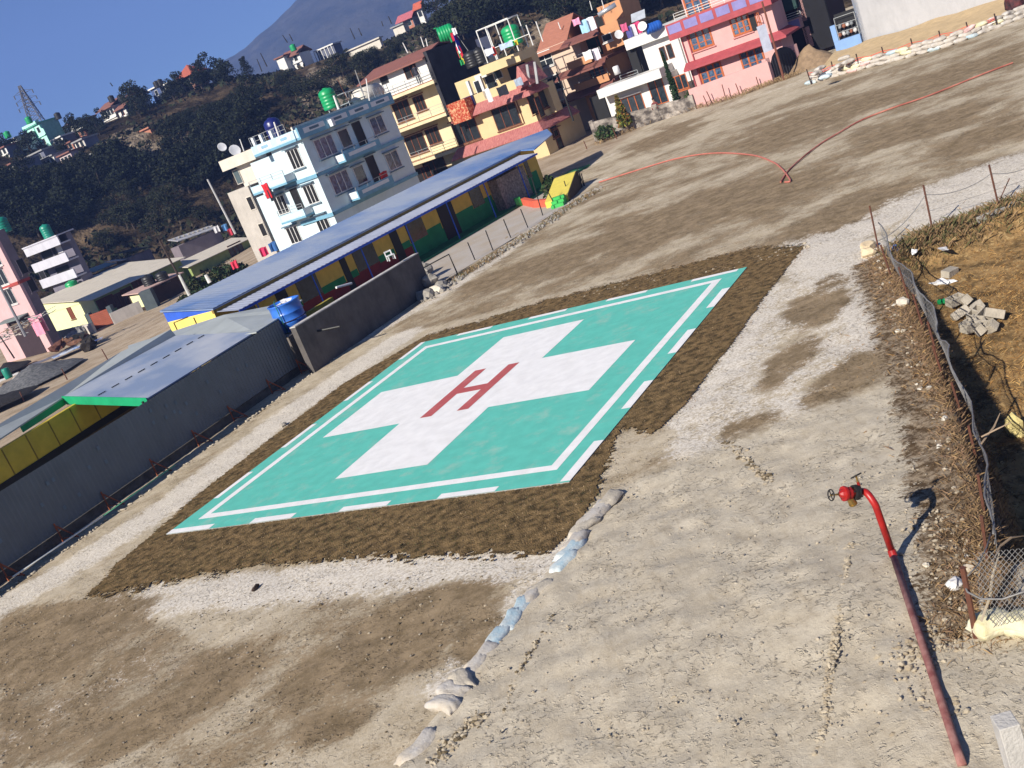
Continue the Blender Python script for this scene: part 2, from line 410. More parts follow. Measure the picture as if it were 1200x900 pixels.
# ------------------------------------------------------------------ hillside behind the town and far mountain
def hdel(px, py):
    r = ray(px, py); return math.atan2(r[0], r[1]), r[2] / math.hypot(r[0], r[1])
SK = [(-30, 175), (20, 178), (60, 172), (105, 152), (150, 132), (190, 118), (225, 105), (250, 100), (262, 92), (300, 90), (345, 82), (390, 67), (450, 49), (500, 26), (540, 0)]
skh = [hdel(*p) for p in SK]; HH = [a for a, _ in skh] + [0.12, 0.2, 0.35, 0.6, 0.9]; EE = [e for _, e in skh] + [0.085, 0.095, 0.11, 0.11, 0.1]
HH = [-0.9] + HH; EE = [0.07] + EE
RID = 235.0
def hill_z(h, r, fine_=True):
    e = float(np.interp(h, HH, EE)); top = 8 + RID * e
    foot = 118.0 + 26.0 * (1 - float(sm(h, -0.15, -0.09)))
    t = (r - foot) / (RID - foot); x, y = r * math.sin(h), r * math.cos(h)
    if t <= 1:
        tt = max(0, t); z = -2.0 + (top + 2.0) * (0.55 * tt + 0.45 * tt * tt * (3 - 2 * tt))
    else: z = top - 0.10 * (r - RID)
    if fine_:
        k = min(1, max(0, t) * 4) * (1 - 0.88 * float(sm(t, 0.55, 0.92)))
        nn = noise.fractal(Vector((x * 0.03, y * 0.03, 2.0)), 0.9, 2.1, 6)
        rd = noise.ridged_multi_fractal(Vector((x * 0.045, y * 0.045, 7.0)), 0.8, 2.2, 5, 1.0, 2.0)
        z += k * (nn * 3.2 + (rd - 1.0) * 1.8)
    return z
nh, nr = 330, 130
vs = []; 
for i in range(nr):
    r = 108 + (460 - 108) * (i / (nr - 1)) ** 1.35
    for j in range(nh):
        h = -0.62 + 1.45 * j / (nh - 1); vs.append((r * math.sin(h), r * math.cos(h), hill_z(h, r)))
fs = [(i * nh + j, i * nh + j + 1, (i + 1) * nh + j + 1, (i + 1) * nh + j) for i in range(nr - 1) for j in range(nh - 1)]
me = bpy.data.meshes.new('hillside'); me.from_pydata(vs, [], fs); me.polygons.foreach_set('use_smooth', [True] * len(fs)); me.update()
hill = bpy.data.objects.new('hillside', me); COL.objects.link(hill); hill['kind'] = 'structure'
ba = me.attributes.new('bare', 'FLOAT', 'POINT')
VV = np.array(vs) - OC; ww = VV @ FW; PX = 600 + FPX * (VV @ CX) / ww; PY = 450 + FPX * (VV @ CY) / ww
bare = np.zeros(len(vs))
for poly_, st_ in [([(360, 80), (385, 78), (430, 110), (440, 140), (370, 145), (345, 120)], 1.0), ([(440, 50), (505, 35), (515, 52), (470, 75), (430, 80)], .8), ([(610, 25), (640, 15), (650, 40), (620, 55)], .8), ([(650, 5), (690, 0), (700, 20), (660, 25)], .7), ([(112, 168), (150, 148), (175, 155), (200, 160), (240, 148), (262, 160), (190, 198), (120, 192)], .95), ([(210, 195), (260, 185), (262, 230), (200, 250)], .35), ([(300, 95), (345, 90), (360, 110), (300, 120)], .4)]:
    bare = np.maximum(bare, st_ * inpoly(PX, PY, poly_))
ba.data.foreach_set('value', bare.astype(np.float32))
hm = mat('hill_scrub', (0.035, 0.026, 0.016), 0.95, 0.3, 0.09, bump=1.0, bscale=0.8, col2=(0.14, 0.10, 0.062), lo=0.45, hi=0.68, spec=0.05)
bp_ = [q for q in hm.node_tree.nodes if q.type == 'BUMP'][0]; bp_.inputs['Distance'].default_value = 1.2
nt_ = hm.node_tree; b_ = [q for q in nt_.nodes if q.type == 'BSDF_PRINCIPLED'][0]; src_ = b_.inputs['Base Color'].links[0].from_socket
aa = nt_.nodes.new('ShaderNodeAttribute'); aa.attribute_name = 'bare'; t_ = nt_.nodes.new('ShaderNodeTexNoise'); t_.inputs['Scale'].default_value = .25; t_.inputs['Detail'].default_value = 10; t_.inputs['Roughness'].default_value = .75
g_ = nt_.nodes.new('ShaderNodeNewGeometry'); nt_.links.new(g_.outputs['Position'], t_.inputs['Vector'])
m1 = nt_.nodes.new('ShaderNodeMath'); m1.operation = 'MULTIPLY_ADD'; m1.inputs[1].default_value = 3.0; nt_.links.new(t_.outputs[0], m1.inputs[0]); m1.inputs[2].default_value = -2.0
m2 = nt_.nodes.new('ShaderNodeMath'); m2.operation = 'ADD'; nt_.links.new(m1.outputs[0], m2.inputs[0]); nt_.links.new(aa.outputs['Fac'], m2.inputs[1])
m3 = nt_.nodes.new('ShaderNodeMapRange'); m3.inputs[1].default_value = .1; m3.inputs[2].default_value = .6; nt_.links.new(m2.outputs[0], m3.inputs[0])
mx = nt_.nodes.new('ShaderNodeMix'); mx.data_type = 'RGBA'; mx.inputs['B'].default_value = (.26, .21, .155, 1); nt_.links.new(m3.outputs[0], mx.inputs['Factor']); nt_.links.new(src_, mx.inputs['A']); nt_.links.new(mx.outputs['Result'], b_.inputs['Base Color'])
me.materials.append(hm)
MS = [(-200, 300), (60, 215), (245, 86), (285, 60), (320, 30), (352, 0)]
mh = [hdel(*p) for p in MS]; MH = [a for a, _ in mh] + [0.05, 0.15, 0.3, 0.5, 0.8]; ME = [e * 1.0 for _, e in mh] + [0.135, 0.16, 0.17, 0.16, 0.12]
nh, nr = 260, 60; vs = []
for i in range(nr):
    t = i / (nr - 1); r = 1300 + 1000 * t
    for j in range(nh):
        h = -0.6 + 1.4 * j / (nh - 1); e = float(np.interp(h, MH, ME)); top = 8 + 2000 * e
        x, y = r * math.sin(h), r * math.cos(h)
        z = (top + 3) * sm(r, 1280, 2000) - 3 if r < 2000 else top - (r - 2000) * 0.25
        k = noise.ridged_multi_fractal(Vector((x * 0.0035, y * 0.0035, 1.0)), 0.9, 2.1, 6, 1.0, 2.0)
        z += (k - 1.2) * 16 * math.sin(min(1, t * 1.42) * math.pi) + noise.fractal(Vector((x * .03, y * .03, 1)), 0.8, 2, 4) * 3
        vs.append((x, y, z))
fs = [(i * nh + j, i * nh + j + 1, (i + 1) * nh + j + 1, (i + 1) * nh + j) for i in range(nr - 1) for j in range(nh - 1)]
me = bpy.data.meshes.new('mountain'); me.from_pydata(vs, [], fs); me.polygons.foreach_set('use_smooth', [True] * len(fs)); me.update()
mtn = bpy.data.objects.new('mountain', me); COL.objects.link(mtn); mtn['kind'] = 'structure'
mm = mat('mountain_forest', (0.035, 0.04, 0.03), 0.95, 0.3, 0.02, bump=0.6, bscale=0.05, col2=(0.065, 0.062, 0.045), spec=0.02)
[q for q in mm.node_tree.nodes if q.type == 'BUMP'][0].inputs['Distance'].default_value = 12
me.materials.append(mm)

# haze
hz = MB().box(-2700, 2700, -2700, 2700, -5, 420).build('haze', mat('air', (1, 1, 1)), kind='stuff')
hmat = bpy.data.materials.new('haze_air'); hmat.use_nodes = True; hn = hmat.node_tree; hn.nodes.clear()
ho = hn.nodes.new('ShaderNodeOutputMaterial'); hv = hn.nodes.new('ShaderNodeVolumePrincipled')
hv.inputs['Color'].default_value = (0.26, 0.42, 1.0, 1); hv.inputs['Density'].default_value = 0.00040; hv.inputs['Anisotropy'].default_value = 0.0
hn.links.new(hv.outputs[0], ho.inputs['Volume']); hz.data.materials.clear(); hz.data.materials.append(hmat)
hz.display_type = 'WIRE'
hz['label'] = 'thin blue haze in the distant air'

# ------------------------------------------------------------------ helipad
pad_o = np.array([*PADW[0], 0.0])
pad = empty('helipad', (PADW[0][0], PADW[0][1], 0), 'green square helipad with white cross and red letter H', 'helipad')
src = [(0, 0), (12.3, 0), (12.3, 12.95), (0, 12.95)]
A_ = []
for (x_, y_), (u_, v_) in zip(src, PADW):
    A_.append([x_, y_, 1, 0, 0, 0, -u_ * x_, -u_ * y_, -u_]); A_.append([0, 0, 0, x_, y_, 1, -v_ * x_, -v_ * y_, -v_])
HP = np.linalg.svd(np.array(A_))[2][-1].reshape(3, 3)
def pp(u, v, z):
    q = HP @ np.array([u, v, 1]); return (q[0] / q[2] - PADW[0][0], q[1] / q[2] - PADW[0][1], z)
def paint(name, col, alpha_thr=0.62, spotcol=None, wear=0.5):
    m_ = mat(name, col, 0.7, 0.06, 2.6, bump=0.04, bscale=40, spec=0.25)
    nt_ = m_.node_tree; b_ = [q for q in nt_.nodes if q.type == 'BSDF_PRINCIPLED'][0]
    src_ = b_.inputs['Base Color'].links[0].from_socket
    t = nt_.nodes.new('ShaderNodeTexNoise'); t.inputs['Scale'].default_value = 1.1; t.inputs['Detail'].default_value = 12; t.inputs['Roughness'].default_value = 0.8
    tc = nt_.nodes.new('ShaderNodeTexCoord'); nt_.links.new(tc.outputs['Object'], t.inputs['Vector'])
    r_ = nt_.nodes.new('ShaderNodeMapRange'); r_.inputs[1].default_value = 0.52; r_.inputs[2].default_value = 0.72; r_.inputs[4].default_value = wear
    mx = nt_.nodes.new('ShaderNodeMix'); mx.data_type = 'RGBA'; mx.inputs['B'].default_value = (spotcol or (0.5, 0.47, 0.42)) + (1,)
    nt_.links.new(t.outputs[0], r_.inputs[0]); nt_.links.new(r_.outputs[0], mx.inputs['Factor']); nt_.links.new(src_, mx.inputs['A'])
    nt_.links.new(mx.outputs['Result'], b_.inputs['Base Color'])
    return m_
GREEN = paint('green_paint', (0.115, 0.50, 0.41), spotcol=(0.36, 0.50, 0.42), wear=0.9)
WHITE = paint('white_paint', (0.80, 0.79, 0.78), spotcol=(0.62, 0.59, 0.54), wear=0.25)
REDP = paint('red_paint', (0.46, 0.10, 0.10), spotcol=(0.6, 0.38, 0.34), wear=0.35)
CONC = mat('concrete', (0.33, 0.32, 0.30), 0.9, 0.2, 2.0, bump=0.3, bscale=14, grime=0.4)
sl = MB().hexa([pp(u, v, -0.12) for u, v in src], [pp(u, v, 0.045) for u, v in src])
sl.build('slab', [CONC], pad)
def ngon(ptsuv, z): 
    return [pp(u, v, z) for u, v in ptsuv]
MB().quad(*ngon([(0.0, 0.0), (12.3, 0.0), (12.3, 12.95), (0.0, 12.95)], 0.049)).build('green_field', GREEN, pad)
CR = [(1.53, 5.07), (1.53, 8.2), (4.48, 8.28), (4.5, 11.27), (7.5, 11.27), (7.47, 8.3), (10.5, 8.2), (10.5, 5.0), (7.42, 5.1), (7.44, 1.94), (4.48, 1.92), (4.42, 5.08)]
MB().quad(*ngon(CR[::-1], 0.053)).build('cross', WHITE, pad)
LH = MB()
LH.quad(*ngon([(5.06, 5.2), (5.46, 5.2), (5.46, 8.4), (5.06, 8.4)], 0.057)).quad(*ngon([(6.3, 5.24), (6.68, 5.24), (6.68, 8.33), (6.3, 8.33)], 0.057)).quad(*ngon([(5.46, 6.62), (6.3, 6.62), (6.3, 7.02), (5.46, 7.02)], 0.057))
LH.build('letter_h', REDP, pad)
bl = MB(); o_ = (0.6, 0.64, 11.7, 12.32); i_ = (0.85, 0.89, 11.45, 12.07)
bl.quad(*ngon([(o_[0], o_[1]), (o_[2], o_[1]), (i_[2], i_[1]), (i_[0], i_[1])], 0.053)).quad(*ngon([(o_[2], o_[1]), (o_[2], o_[3]), (i_[2], i_[3]), (i_[2], i_[1])], 0.053))
bl.quad(*ngon([(o_[2], o_[3]), (o_[0], o_[3]), (i_[0], i_[3]), (i_[2], i_[3])], 0.053)).quad(*ngon([(o_[0], o_[3]), (o_[0], o_[1]), (i_[0], i_[1]), (i_[0], i_[3])], 0.053))
bl.build('border_line', WHITE, pad)
for (u0, u1, v0, v1) in [(0, 1.65, 0, .24), (3.12, 4.55, 0, .24), (6.08, 7.53, 0, .22), (8.95, 10.48, 0, .22),
                         (12.06, 12.3, 0.05, 1.82), (12.06, 12.3, 3.4, 4.9), (12.06, 12.3, 6.55, 8.13), (12.06, 12.3, 9.7, 11.2),
                         (10.56, 12.04, 12.73, 12.95), (7.62, 9.05, 12.73, 12.95), (4.67, 6.13, 12.73, 12.95), (1.7, 3.15, 12.73, 12.95),
                         (0, .2, 11.4, 12.95), (0, .2, 8.08, 9.58), (0, .2, 4.85, 6.42), (0, .2, 1.85, 3.35)]:
    MB().quad(*ngon([(u0, v0), (u1, v0), (u1, v1), (u0, v1)], 0.053)).build('border_dash', WHITE, pad)

# ------------------------------------------------------------------ dead turf round the pad (sheet + blades)
GO = [at(*p)[:2] for p in ((98, 704), (150, 694), (300, 665), (450, 655), (640, 652), (672, 622), (700, 578), (722, 507), (768, 508), (800, 478), (860, 400), (902, 340), (942, 290), (880, 292), (800, 312), (700, 338), (610, 362), (560, 378), (500, 394), (400, 452), (300, 528), (230, 582), (180, 626), (130, 668))]
TURF = mat('dead_turf', (0.085, 0.062, 0.032), 0.95, 0.3, 5, bump=1.0, bscale=30, col2=(0.27, 0.18, 0.085), spec=0.05)
BL = [mat('blade_straw', (0.38, 0.22, 0.09), 0.9, 0.3, 0.8, col2=(0.17, 0.10, 0.05)), mat('blade_brown', (0.15, 0.10, 0.055), 0.9, 0.3, 3), mat('blade_green', (0.06, 0.07, 0.025), 0.9, 0.3, 3), mat('blade_pale', (0.42, 0.31, 0.19), 0.9, 0.3, 3)]
tb = MB(); cellx = np.arange(-13, 11, 0.07); celly = np.arange(16, 41, 0.07)
cx_, cy_ = np.meshgrid(cellx, celly)
rs0 = np.random.RandomState(2); rnd_edge = rs0.randn(*cx_.shape) * 0.05
ex = np.array([noise.noise(Vector((a * 1.9, b_ * 1.9, 4))) for a, b_ in zip(cx_.ravel(), cy_.ravel())]).reshape(cx_.shape) * 0.16 + rnd_edge * 1.6
inside = inpoly(cx_ + ex, cy_ + ex, GO); pad_in = inpoly(cx_ + .035, cy_ + .035, PADW)
gc_ = np.mean(GO, axis=0)
gi = inside
for j in range(cx_.shape[0]):
    for i in range(cx_.shape[1]):
        if gi[j, i]:
            x, y = cx_[j, i], cy_[j, i]; z = 0.012
            if pad_in[j, i]: continue
            tb.quad((x, y, z + 0.02), (x + .07, y, z + 0.02), (x + .07, y + .07, z + 0.02), (x, y + .07, z + 0.02))
rnd = np.random.RandomState(5)
ii = np.argwhere(gi); ns = 150000
pick = ii[rnd.randint(0, len(ii), ns)]
px_ = cellx[pick[:, 1]] + rnd.randn(ns) * 0.17 + 0.06; py_ = celly[pick[:, 0]] + rnd.randn(ns) * 0.17 + 0.06
ok = ~inpoly(px_, py_, [tuple(pc + (np.array(p) - pc) * 1.006) for p in PADW])
px_, py_ = px_[ok], py_[ok]
vv = []; ff = []; mi = []
base_n = len(tb.v); fa = rnd.rand(len(px_)) * 2 * np.pi; ln = 0.010 + 0.035 * rnd.rand(len(px_)) ** 2; bend = rnd.rand(len(px_)) * 0.07; wd_ = 0.004 + 0.009 * rnd.rand(len(px_)) ** 2
for k in range(len(px_)):
    x, y = px_[k], py_[k]; c_, s_ = math.cos(fa[k]), math.sin(fa[k]); w_ = wd_[k]
    i = base_n + len(vv)
    vv += [(x - s_ * w_, y + c_ * w_, 0.02), (x + s_ * w_, y - c_ * w_, 0.02), (x + c_ * bend[k], y + s_ * bend[k], 0.02 + ln[k])]
    ff.append((i, i + 1, i + 2)); 
    q = noise.noise(Vector((x * .6, y * .6, 1.0))) * 1.6 + rnd.randn() * 0.25 - 0.08 + 0.055 * x + 0.02 * (y - 25)
    mi.append(4 if rnd.rand() < .16 else (1 if q > 0.0 else (3 if q < -0.40 else 2)))
tb.v += vv; tb.f += ff; tb.mi += mi
tb.build('dry_grass', [TURF] + BL, kind='stuff', label='trampled brown turf edging the painted pad', cat='grass')
# pale raised line of stones / straw on turf edge
# scattered pebbles and clods
def pebbles(name, polyp, count, smin, smax, mts, seed, label, kind='stuff', cluster=None):
    rs = np.random.RandomState(seed); poly = [at(*p)[:2] for p in polyp]
    xs = [p[0] for p in poly]; ys = [p[1] for p in poly]
    pb = MB(); c_ = 0
    ico = bmesh.new(); bmesh.ops.create_icosphere(ico, subdivisions=1, radius=1)
    iv = [v.co.copy() for v in ico.verts]; itf = [tuple(v.index for v in f.verts) for f in ico.faces]; ico.free()
    X = rs.uniform(min(xs), max(xs), count * 3); Y = rs.uniform(min(ys), max(ys), count * 3)
    ok = inpoly(X, Y, poly); X, Y = X[ok][:count], Y[ok][:count]; Zs = T(X, Y)
    for x, y, z in zip(X, Y, Zs):
        if cluster and noise.noise(Vector((x * 1.3, y * 1.3, 6))) + rs.randn() * .18 < cluster: continue
        s_ = smin + (smax - smin) * rs.rand() ** 5; i = len(pb.v)
        a, b_, c2 = s_ * rs.uniform(.7, 1.4), s_ * rs.uniform(.7, 1.4), s_ * rs.uniform(.5, .9)
        j = rs.rand(len(iv)) * .35 + .82; an = rs.rand() * 6.28; ca_, sa_ = math.cos(an), math.sin(an)
        for q, v in enumerate(iv):
            xx, yy = v.x * a * j[q], v.y * b_ * j[q]
            pb.v.append((x + xx * ca_ - yy * sa_, y + xx * sa_ + yy * ca_, z + v.z * c2 * j[q] + s_ * .2))
        m_ = rs.randint(len(mts))
        for f in itf: pb.f.append(tuple(i + q for q in f)); pb.mi.append(m_)
    return pb.build(name, mts, kind=kind, label=label)
PEB = [mat('pebble_pale', (0.44, 0.385, 0.30)), mat('pebble_tan', (0.36, 0.305, 0.225)), mat('pebble_grey', (0.28, 0.245, 0.195))]
pebbles('gravel', [(640, 660), (760, 520), (1110, 560), (1140, 740), (1200, 900), (480, 900)], 8000, 0.004, 0.024, PEB, 1, 'loose grit on the earth ramp', cluster=.03)
pebbles('stones', [(1015, 300), (1060, 420), (1110, 560), (1150, 745), (1165, 745), (1120, 520), (1075, 400), (1035, 300)], 900, 0.012, 0.085, PEB[:2] + [mat('pebble_white', (0.62, 0.58, 0.5))], 2, 'stones along the foot of the wire fence')
pebbles('clods', [(0, 720), (640, 660), (480, 900), (0, 900)], 2600, 0.005, 0.03, [PEB[1], PEB[2], mat('clod', (0.13, 0.10, 0.06))], 3, 'small clods scattered on the trodden field')

def clodline(name, pts, count, smin, smax, spread, mts, seed, label):
    rs = np.random.RandomState(seed); P = [on(*p) for p in pts]; mb = MB()
    for k in range(count):
        s_ = rs.rand() * (len(P) - 1); i = int(s_); p = P[i] + (P[i + 1] - P[i]) * (s_ - i); r = smin + (smax - smin) * rs.rand() ** 2; x, y = p[0] + rs.randn() * spread, p[1] + rs.randn() * spread * .6
        mb.cur = rs.randint(len(mts)); mb.blob((x, y, Tz(x, y) + r * .2), (r * rs.uniform(.8, 1.5), r, r * .8), k, .35, 1)
    return mb.build(name, mts, kind='stuff', label=label)
CLD = [mat('clod_earth', (.32, .265, .19), .95, .15, 8), mat('clod_pale', (.40, .345, .26), .95, .15, 8)]
clodline('clods', [(998, 635), (990, 680), (985, 720), (975, 770), (968, 830), (960, 880)], 420, .008, .034, .028, CLD, 1, 'ridge of dry clods left of the red pipe')
clodline('clods', [(648, 720), (625, 760), (605, 795), (590, 835)], 200, .008, .03, .03, CLD + [MC['clod']], 2, 'line of broken earth beside the sandbags')
clodline('clods', [(850, 518), (870, 535), (890, 555), (905, 565)], 170, .012, .05, .06, CLD + [MC['clod']], 3, 'crumbled earth at the head of the ramp')
clodline('clods', [(560, 838), (530, 870), (505, 898)], 220, .012, .045, .09, CLD + [MC['clod']], 4, 'broken earth below the last sandbags')
clodline('clods', [(1075, 600), (1110, 640), (1130, 700), (1110, 760), (1060, 760), (1090, 850)], 500, .006, .04, .22, CLD, 5, 'crumbling clods on the bank right of the red pipe')
clodline('clods', [(690, 345), (760, 330), (860, 312), (940, 292)], 300, .01, .05, .3, [PEB[0], PEB[1]], 6, 'small stones beyond the far turf strip')
# ------------------------------------------------------------------ hydrant pipe lying on the bank
def V3(p): return Vector(tuple(map(float, p)))
RUST = mat('rusty_iron', (0.20, 0.075, 0.045), 0.8, 0.35, 9, col2=(0.10, 0.045, 0.03), bump=0.2)
REDM = mat('red_enamel', (0.32, 0.012, 0.010), 0.4, 0.2, 6, spec=0.5, grime=0.35)
REDF = mat('faded_red_pipe', (0.24, 0.075, 0.07), 0.75, 0.2, 5, col2=(0.36, 0.19, 0.165), bump=0.2)
BLK = mat('black_iron', (0.02, 0.02, 0.02), 0.5, 0.2, 8)
BRASS = mat('brass', (0.45, 0.30, 0.10), 0.35, 0.2, 8, metal=0.8)
pb_ = on(1124, 886); pb_[2] += 0.05
def onray(px, py, D): return atD(px, py, D)
pa = V3(pb_)
mid_ = V3(atD(1045, 650, math.hypot(*on(1045, 650)[:2]) * 0.965))
D1 = 13.05
e1 = V3(atD(1026, 592, D1)); e2 = V3(atD(1012, 576, D1 + 0.15)); e3 = V3(atD(994, 578, D1 + 0.05))
hyd = empty('hydrant_pipe', pa, 'long red water pipe with a bent valve end resting on the bank', 'water pipe')
L = lambda p: tuple(p - pa)
jq = on(1048, 655); j0 = V3(jq) + Vector((0, 0, .07))
# straight run from base to elbow start
mb = MB(); mb.tube([L(pa + (pa - j0).normalized() * 0.15 - Vector((0, 0, .04))), L(pa), L(pa.lerp(j0, 0.5)), L(j0)], 0.045, 14); mb.build('faded_pipe', REDF, hyd, True)

c1 = e1 + (e1 - pa).normalized() * 0.05
mb = MB(); pts = [L(j0), L(e1)]
ctrl = e1.lerp(e2, 0.5) + (e1 - j0).normalized() * 0.12
for t in (0.15, 0.3, 0.45, 0.6, 0.75, 0.9, 1.0):
    p = e1 * (1 - t) ** 2 + ctrl * 2 * t * (1 - t) + e2 * t * t; pts.append(L(p))
print('PIPE', pa, Tz(pa.x, pa.y), e1, [round(pa.lerp(e1, t).z - Tz(*pa.lerp(e1, t).xy), 2) for t in np.linspace(0, 1, 9)]); ax = (e3 - e2).normalized(); pts.append(L(e2 + ax * 0.08))
mb.tube(pts, 0.047, 14); mb.build('red_pipe', REDM, hyd, True)
mb = MB(); mb.tube([L(j0 - (j0 - pa).normalized() * 0.06), L(j0 + (e1 - j0).normalized() * 0.06)], 0.055, 14).build('coupling', REDM, hyd)
f0 = e2 + ax * 0.09
mb = MB(); mb.tube([L(f0), L(f0 + ax * 0.03)], 0.1, 18).tube([L(f0 + ax * 0.036), L(f0 + ax * 0.062)], 0.1, 18)
up_ = Vector((0, 0, 1)); sd_ = ax.cross(up_).normalized()
for k in range(6):
    an = k * math.pi / 3; q = f0 + (up_ * math.cos(an) + sd_ * math.sin(an)) * 0.08
    mb.tube([L(q - ax * 0.02), L(q + ax * 0.085)], 0.011, 6)
mb.build('flange', BLK, hyd)
v0 = f0 + ax * 0.063
mb = MB(); mb.tube([L(v0), L(v0 + ax * .05), L(v0 + ax * .12), L(v0 + ax * .18), L(v0 + ax * .21)], [0.06, 0.085, 0.088, 0.055, 0.03], 8).tube([L(v0 + ax * .115), L(v0 + ax * .15)], .1, 12).build('valve_body', REDM, hyd)
mb = MB(); dn = (Vector((0, 0, -1)) - ax * 0.3).normalized(); mb.tube([L(v0 + ax * .1 + dn * .06), L(v0 + ax * .1 + dn * .17)], [0.045, 0.05], 12).tube([L(v0 + ax * .1 + dn * .17), L(v0 + ax * .1 + dn * .19)], 0.058, 12).build('outlet', BRASS, hyd)
def wheel(c, axd, r, name, mt, stem_from):
    a = axd.orthogonal().normalized(); b_ = axd.cross(a); mb = MB()
    mb.tube([L(c + (a * math.cos(t) + b_ * math.sin(t)) * r) for t in np.linspace(0, 2 * math.pi, 19)], 0.009, 6, cap=False)
    for k in range(4):
        t = k * math.pi / 2; mb.tube([L(c), L(c + (a * math.cos(t) + b_ * math.sin(t)) * r)], 0.008, 5)
    o = mb.build(name, mt, hyd, True)
    MB().tube([L(stem_from), L(c + axd * 0.01)], 0.013, 8).build('stem', BRASS, o)
wheel(v0 + ax * 0.33, ax, 0.072, 'handwheel', BLK, v0 + ax * 0.2)
s0 = e2 + ax * 0.04
MB().tube([L(s0), L(s0 + up_ * 0.15)], 0.02, 8).build('riser', REDM, hyd)
wheel(s0 + up_ * 0.24, (up_ + sd_ * .6).normalized(), 0.07, 'handwheel', BLK, s0 + up_ * 0.14)

# ------------------------------------------------------------------ concrete post at the right corner
p0 = on(1182, 897); p1 = atD(1172, 856, 8.6)
cp = MB(); D0 = 7.7; a0 = atD(1171, 856, D0); zt = a0[2]
cx0, cy0 = a0[0], a0[1]
cp.box(0, 0.17, 0, 0.2, Tz(cx0, cy0) - zt - .2, 0)
cp.build('concrete_post', mat('post_concrete', (0.50, 0.48, 0.45), 0.9, 0.12, 3, bump=0.3, grime=0.3), label='short pale concrete post at the right corner beside the pipe', cat='post', bevel=0.008)
bpy.data.objects['concrete_post'].location = (cx0, cy0, zt); bpy.data.objects['concrete_post'].rotation_euler = (0, 0, R_(-8))

# ------------------------------------------------------------------ sandbags
def bag_mesh(name, seed, L_=0.62, W_=0.36, H_=0.17):
    bm = bmesh.new(); bmesh.ops.create_cube(bm, size=2); bmesh.ops.subdivide_edges(bm, edges=bm.edges[:], cuts=11, use_grid_fill=True)
    for v in bm.verts:
        x, y, z = v.co; ax_, ay_ = abs(x), abs(y)
        fz = (max(0.0, 1 - ax_ ** 5) ** .5) * (max(0.0, 1 - ay_ ** 3.5) ** .5); fz = .10 + .90 * fz
        fy = 1 - .16 * ax_ ** 4; nx = noise.noise(Vector((x * 1.3 + seed * 9, y * 1.6, z * .5)))
        fold = math.sin(y * 13 + seed * 2 + x * 2) * .09 * ax_ ** 2 + noise.noise(Vector((x * 3 + seed, y * 7, seed))) * .22 + noise.noise(Vector((x * 8, y * 9 + seed, 1))) * .08
        v.co = Vector((x * L_ / 2 * (1 + .06 * nx + .03 * math.sin(y * 5 + seed)), y * W_ / 2 * (fy + .12 * nx) + .03 * math.sin(x * 3 + seed), z * H_ / 2 * fz * (1 + .2 * nx) + H_ * .28 * fold * (1 if z > 0 else .3)))
    me = bpy.data.meshes.new(name); bm.to_mesh(me); bm.free(); me.polygons.foreach_set('use_smooth', [True] * len(me.polygons)); return me
BAGM = {'white': mat('bag_white', (0.62, 0.59, 0.55), 0.8, 0.15, 4, bump=0.25, bscale=25, grime=0.45, col2=(0.48, 0.42, 0.34)),
        'pale blue': mat('bag_blue', (0.42, 0.60, 0.70), 0.8, 0.2, 4, bump=0.25, bscale=25, grime=0.4, col2=(0.60, 0.62, 0.60)),
        'dusty': mat('bag_dusty', (0.48, 0.43, 0.35), 0.9, 0.15, 5, bump=0.3, bscale=25),
        'cream yellow': mat('bag_yellow', (0.70, 0.64, 0.36), 0.8, 0.12, 4, bump=0.25, bscale=25, col2=(0.66, 0.62, 0.48)),
        'pinkish': mat('bag_pink', (0.66, 0.45, 0.42), 0.8, 0.2, 4, bump=0.25, bscale=25)}
def bag(x, y, z, rz, colr, seed, label, group, size=(0.62, .36, .17), tilt=(0, 0)):
    key = (colr, seed % 4, size)
    if key not in BAGC:
        me = bag_mesh('sandbag', seed % 4 + 1, *size); me.materials.append(BAGM[colr]); BAGC[key] = me
    o = bpy.data.objects.new('sandbag', BAGC[key]); COL.objects.link(o); o.location = (x, y, z); o.rotation_euler = (tilt[0], tilt[1], rz)
    return tag(o, label, 'sandbag', group)
BAGC = {}
ordn = ['first', 'second', 'third', 'fourth', 'fifth', 'sixth', 'seventh', 'eighth', 'ninth', 'tenth', 'eleventh', 'twelfth', 'thirteenth', 'fourteenth', 'fifteenth', 'sixteenth', 'seventeenth', 'eighteenth']
ROW = [((712, 584), 'dusty'), ((700, 596), 'white'), ((690, 606), 'white'), ((682, 616), 'dusty'), ((673, 632), 'white'), ((668, 642), 'pale blue'), ((660, 657), 'pale blue'), ((630, 692), 'dusty'), ((618, 702), 'white'),
       ((609, 714), 'pale blue'), ((600, 730), 'pale blue'), ((584, 752), 'pale blue'), ((568, 774), 'white'), ((556, 790), 'white'), ((545, 808), 'dusty'), ((534, 820), 'white'), ((527, 836), 'white'), ((497, 886), 'white')]
RG = 'sandbags laid end to end along the ramp edge'
for k, ((bx, by), c_) in enumerate(ROW):
    p = at(bx, by, 0.1); x, y = p[0], p[1]; nx_ = at(*ROW[min(k + 1, 17)][0], 0.1) - at(*ROW[max(k - 1, 0)][0], 0.1)
    an = math.atan2(nx_[1], nx_[0]); side = 0.5 * (Tz(x + .25, y) + 0.0)
    big_ = k in (14, 15, 16)
    bag(x, y, max(Tz(x + .2, y) - .045, 0.05) + (0.05 if big_ else 0), an + R_(random.uniform(-16, 16)) + (R_(62) if big_ else 0), c_, k,
        '%s sandbag, %s from the helipad end of the ramp edge row' % ({'white': 'whitish', 'pale blue': 'faded blue', 'dusty': 'earth covered'}[c_], ordn[k]), RG,
        (0.74, .32, .17) if not big_ else (0.58, .32, .17), (R_(random.uniform(-8, 8)), 0))
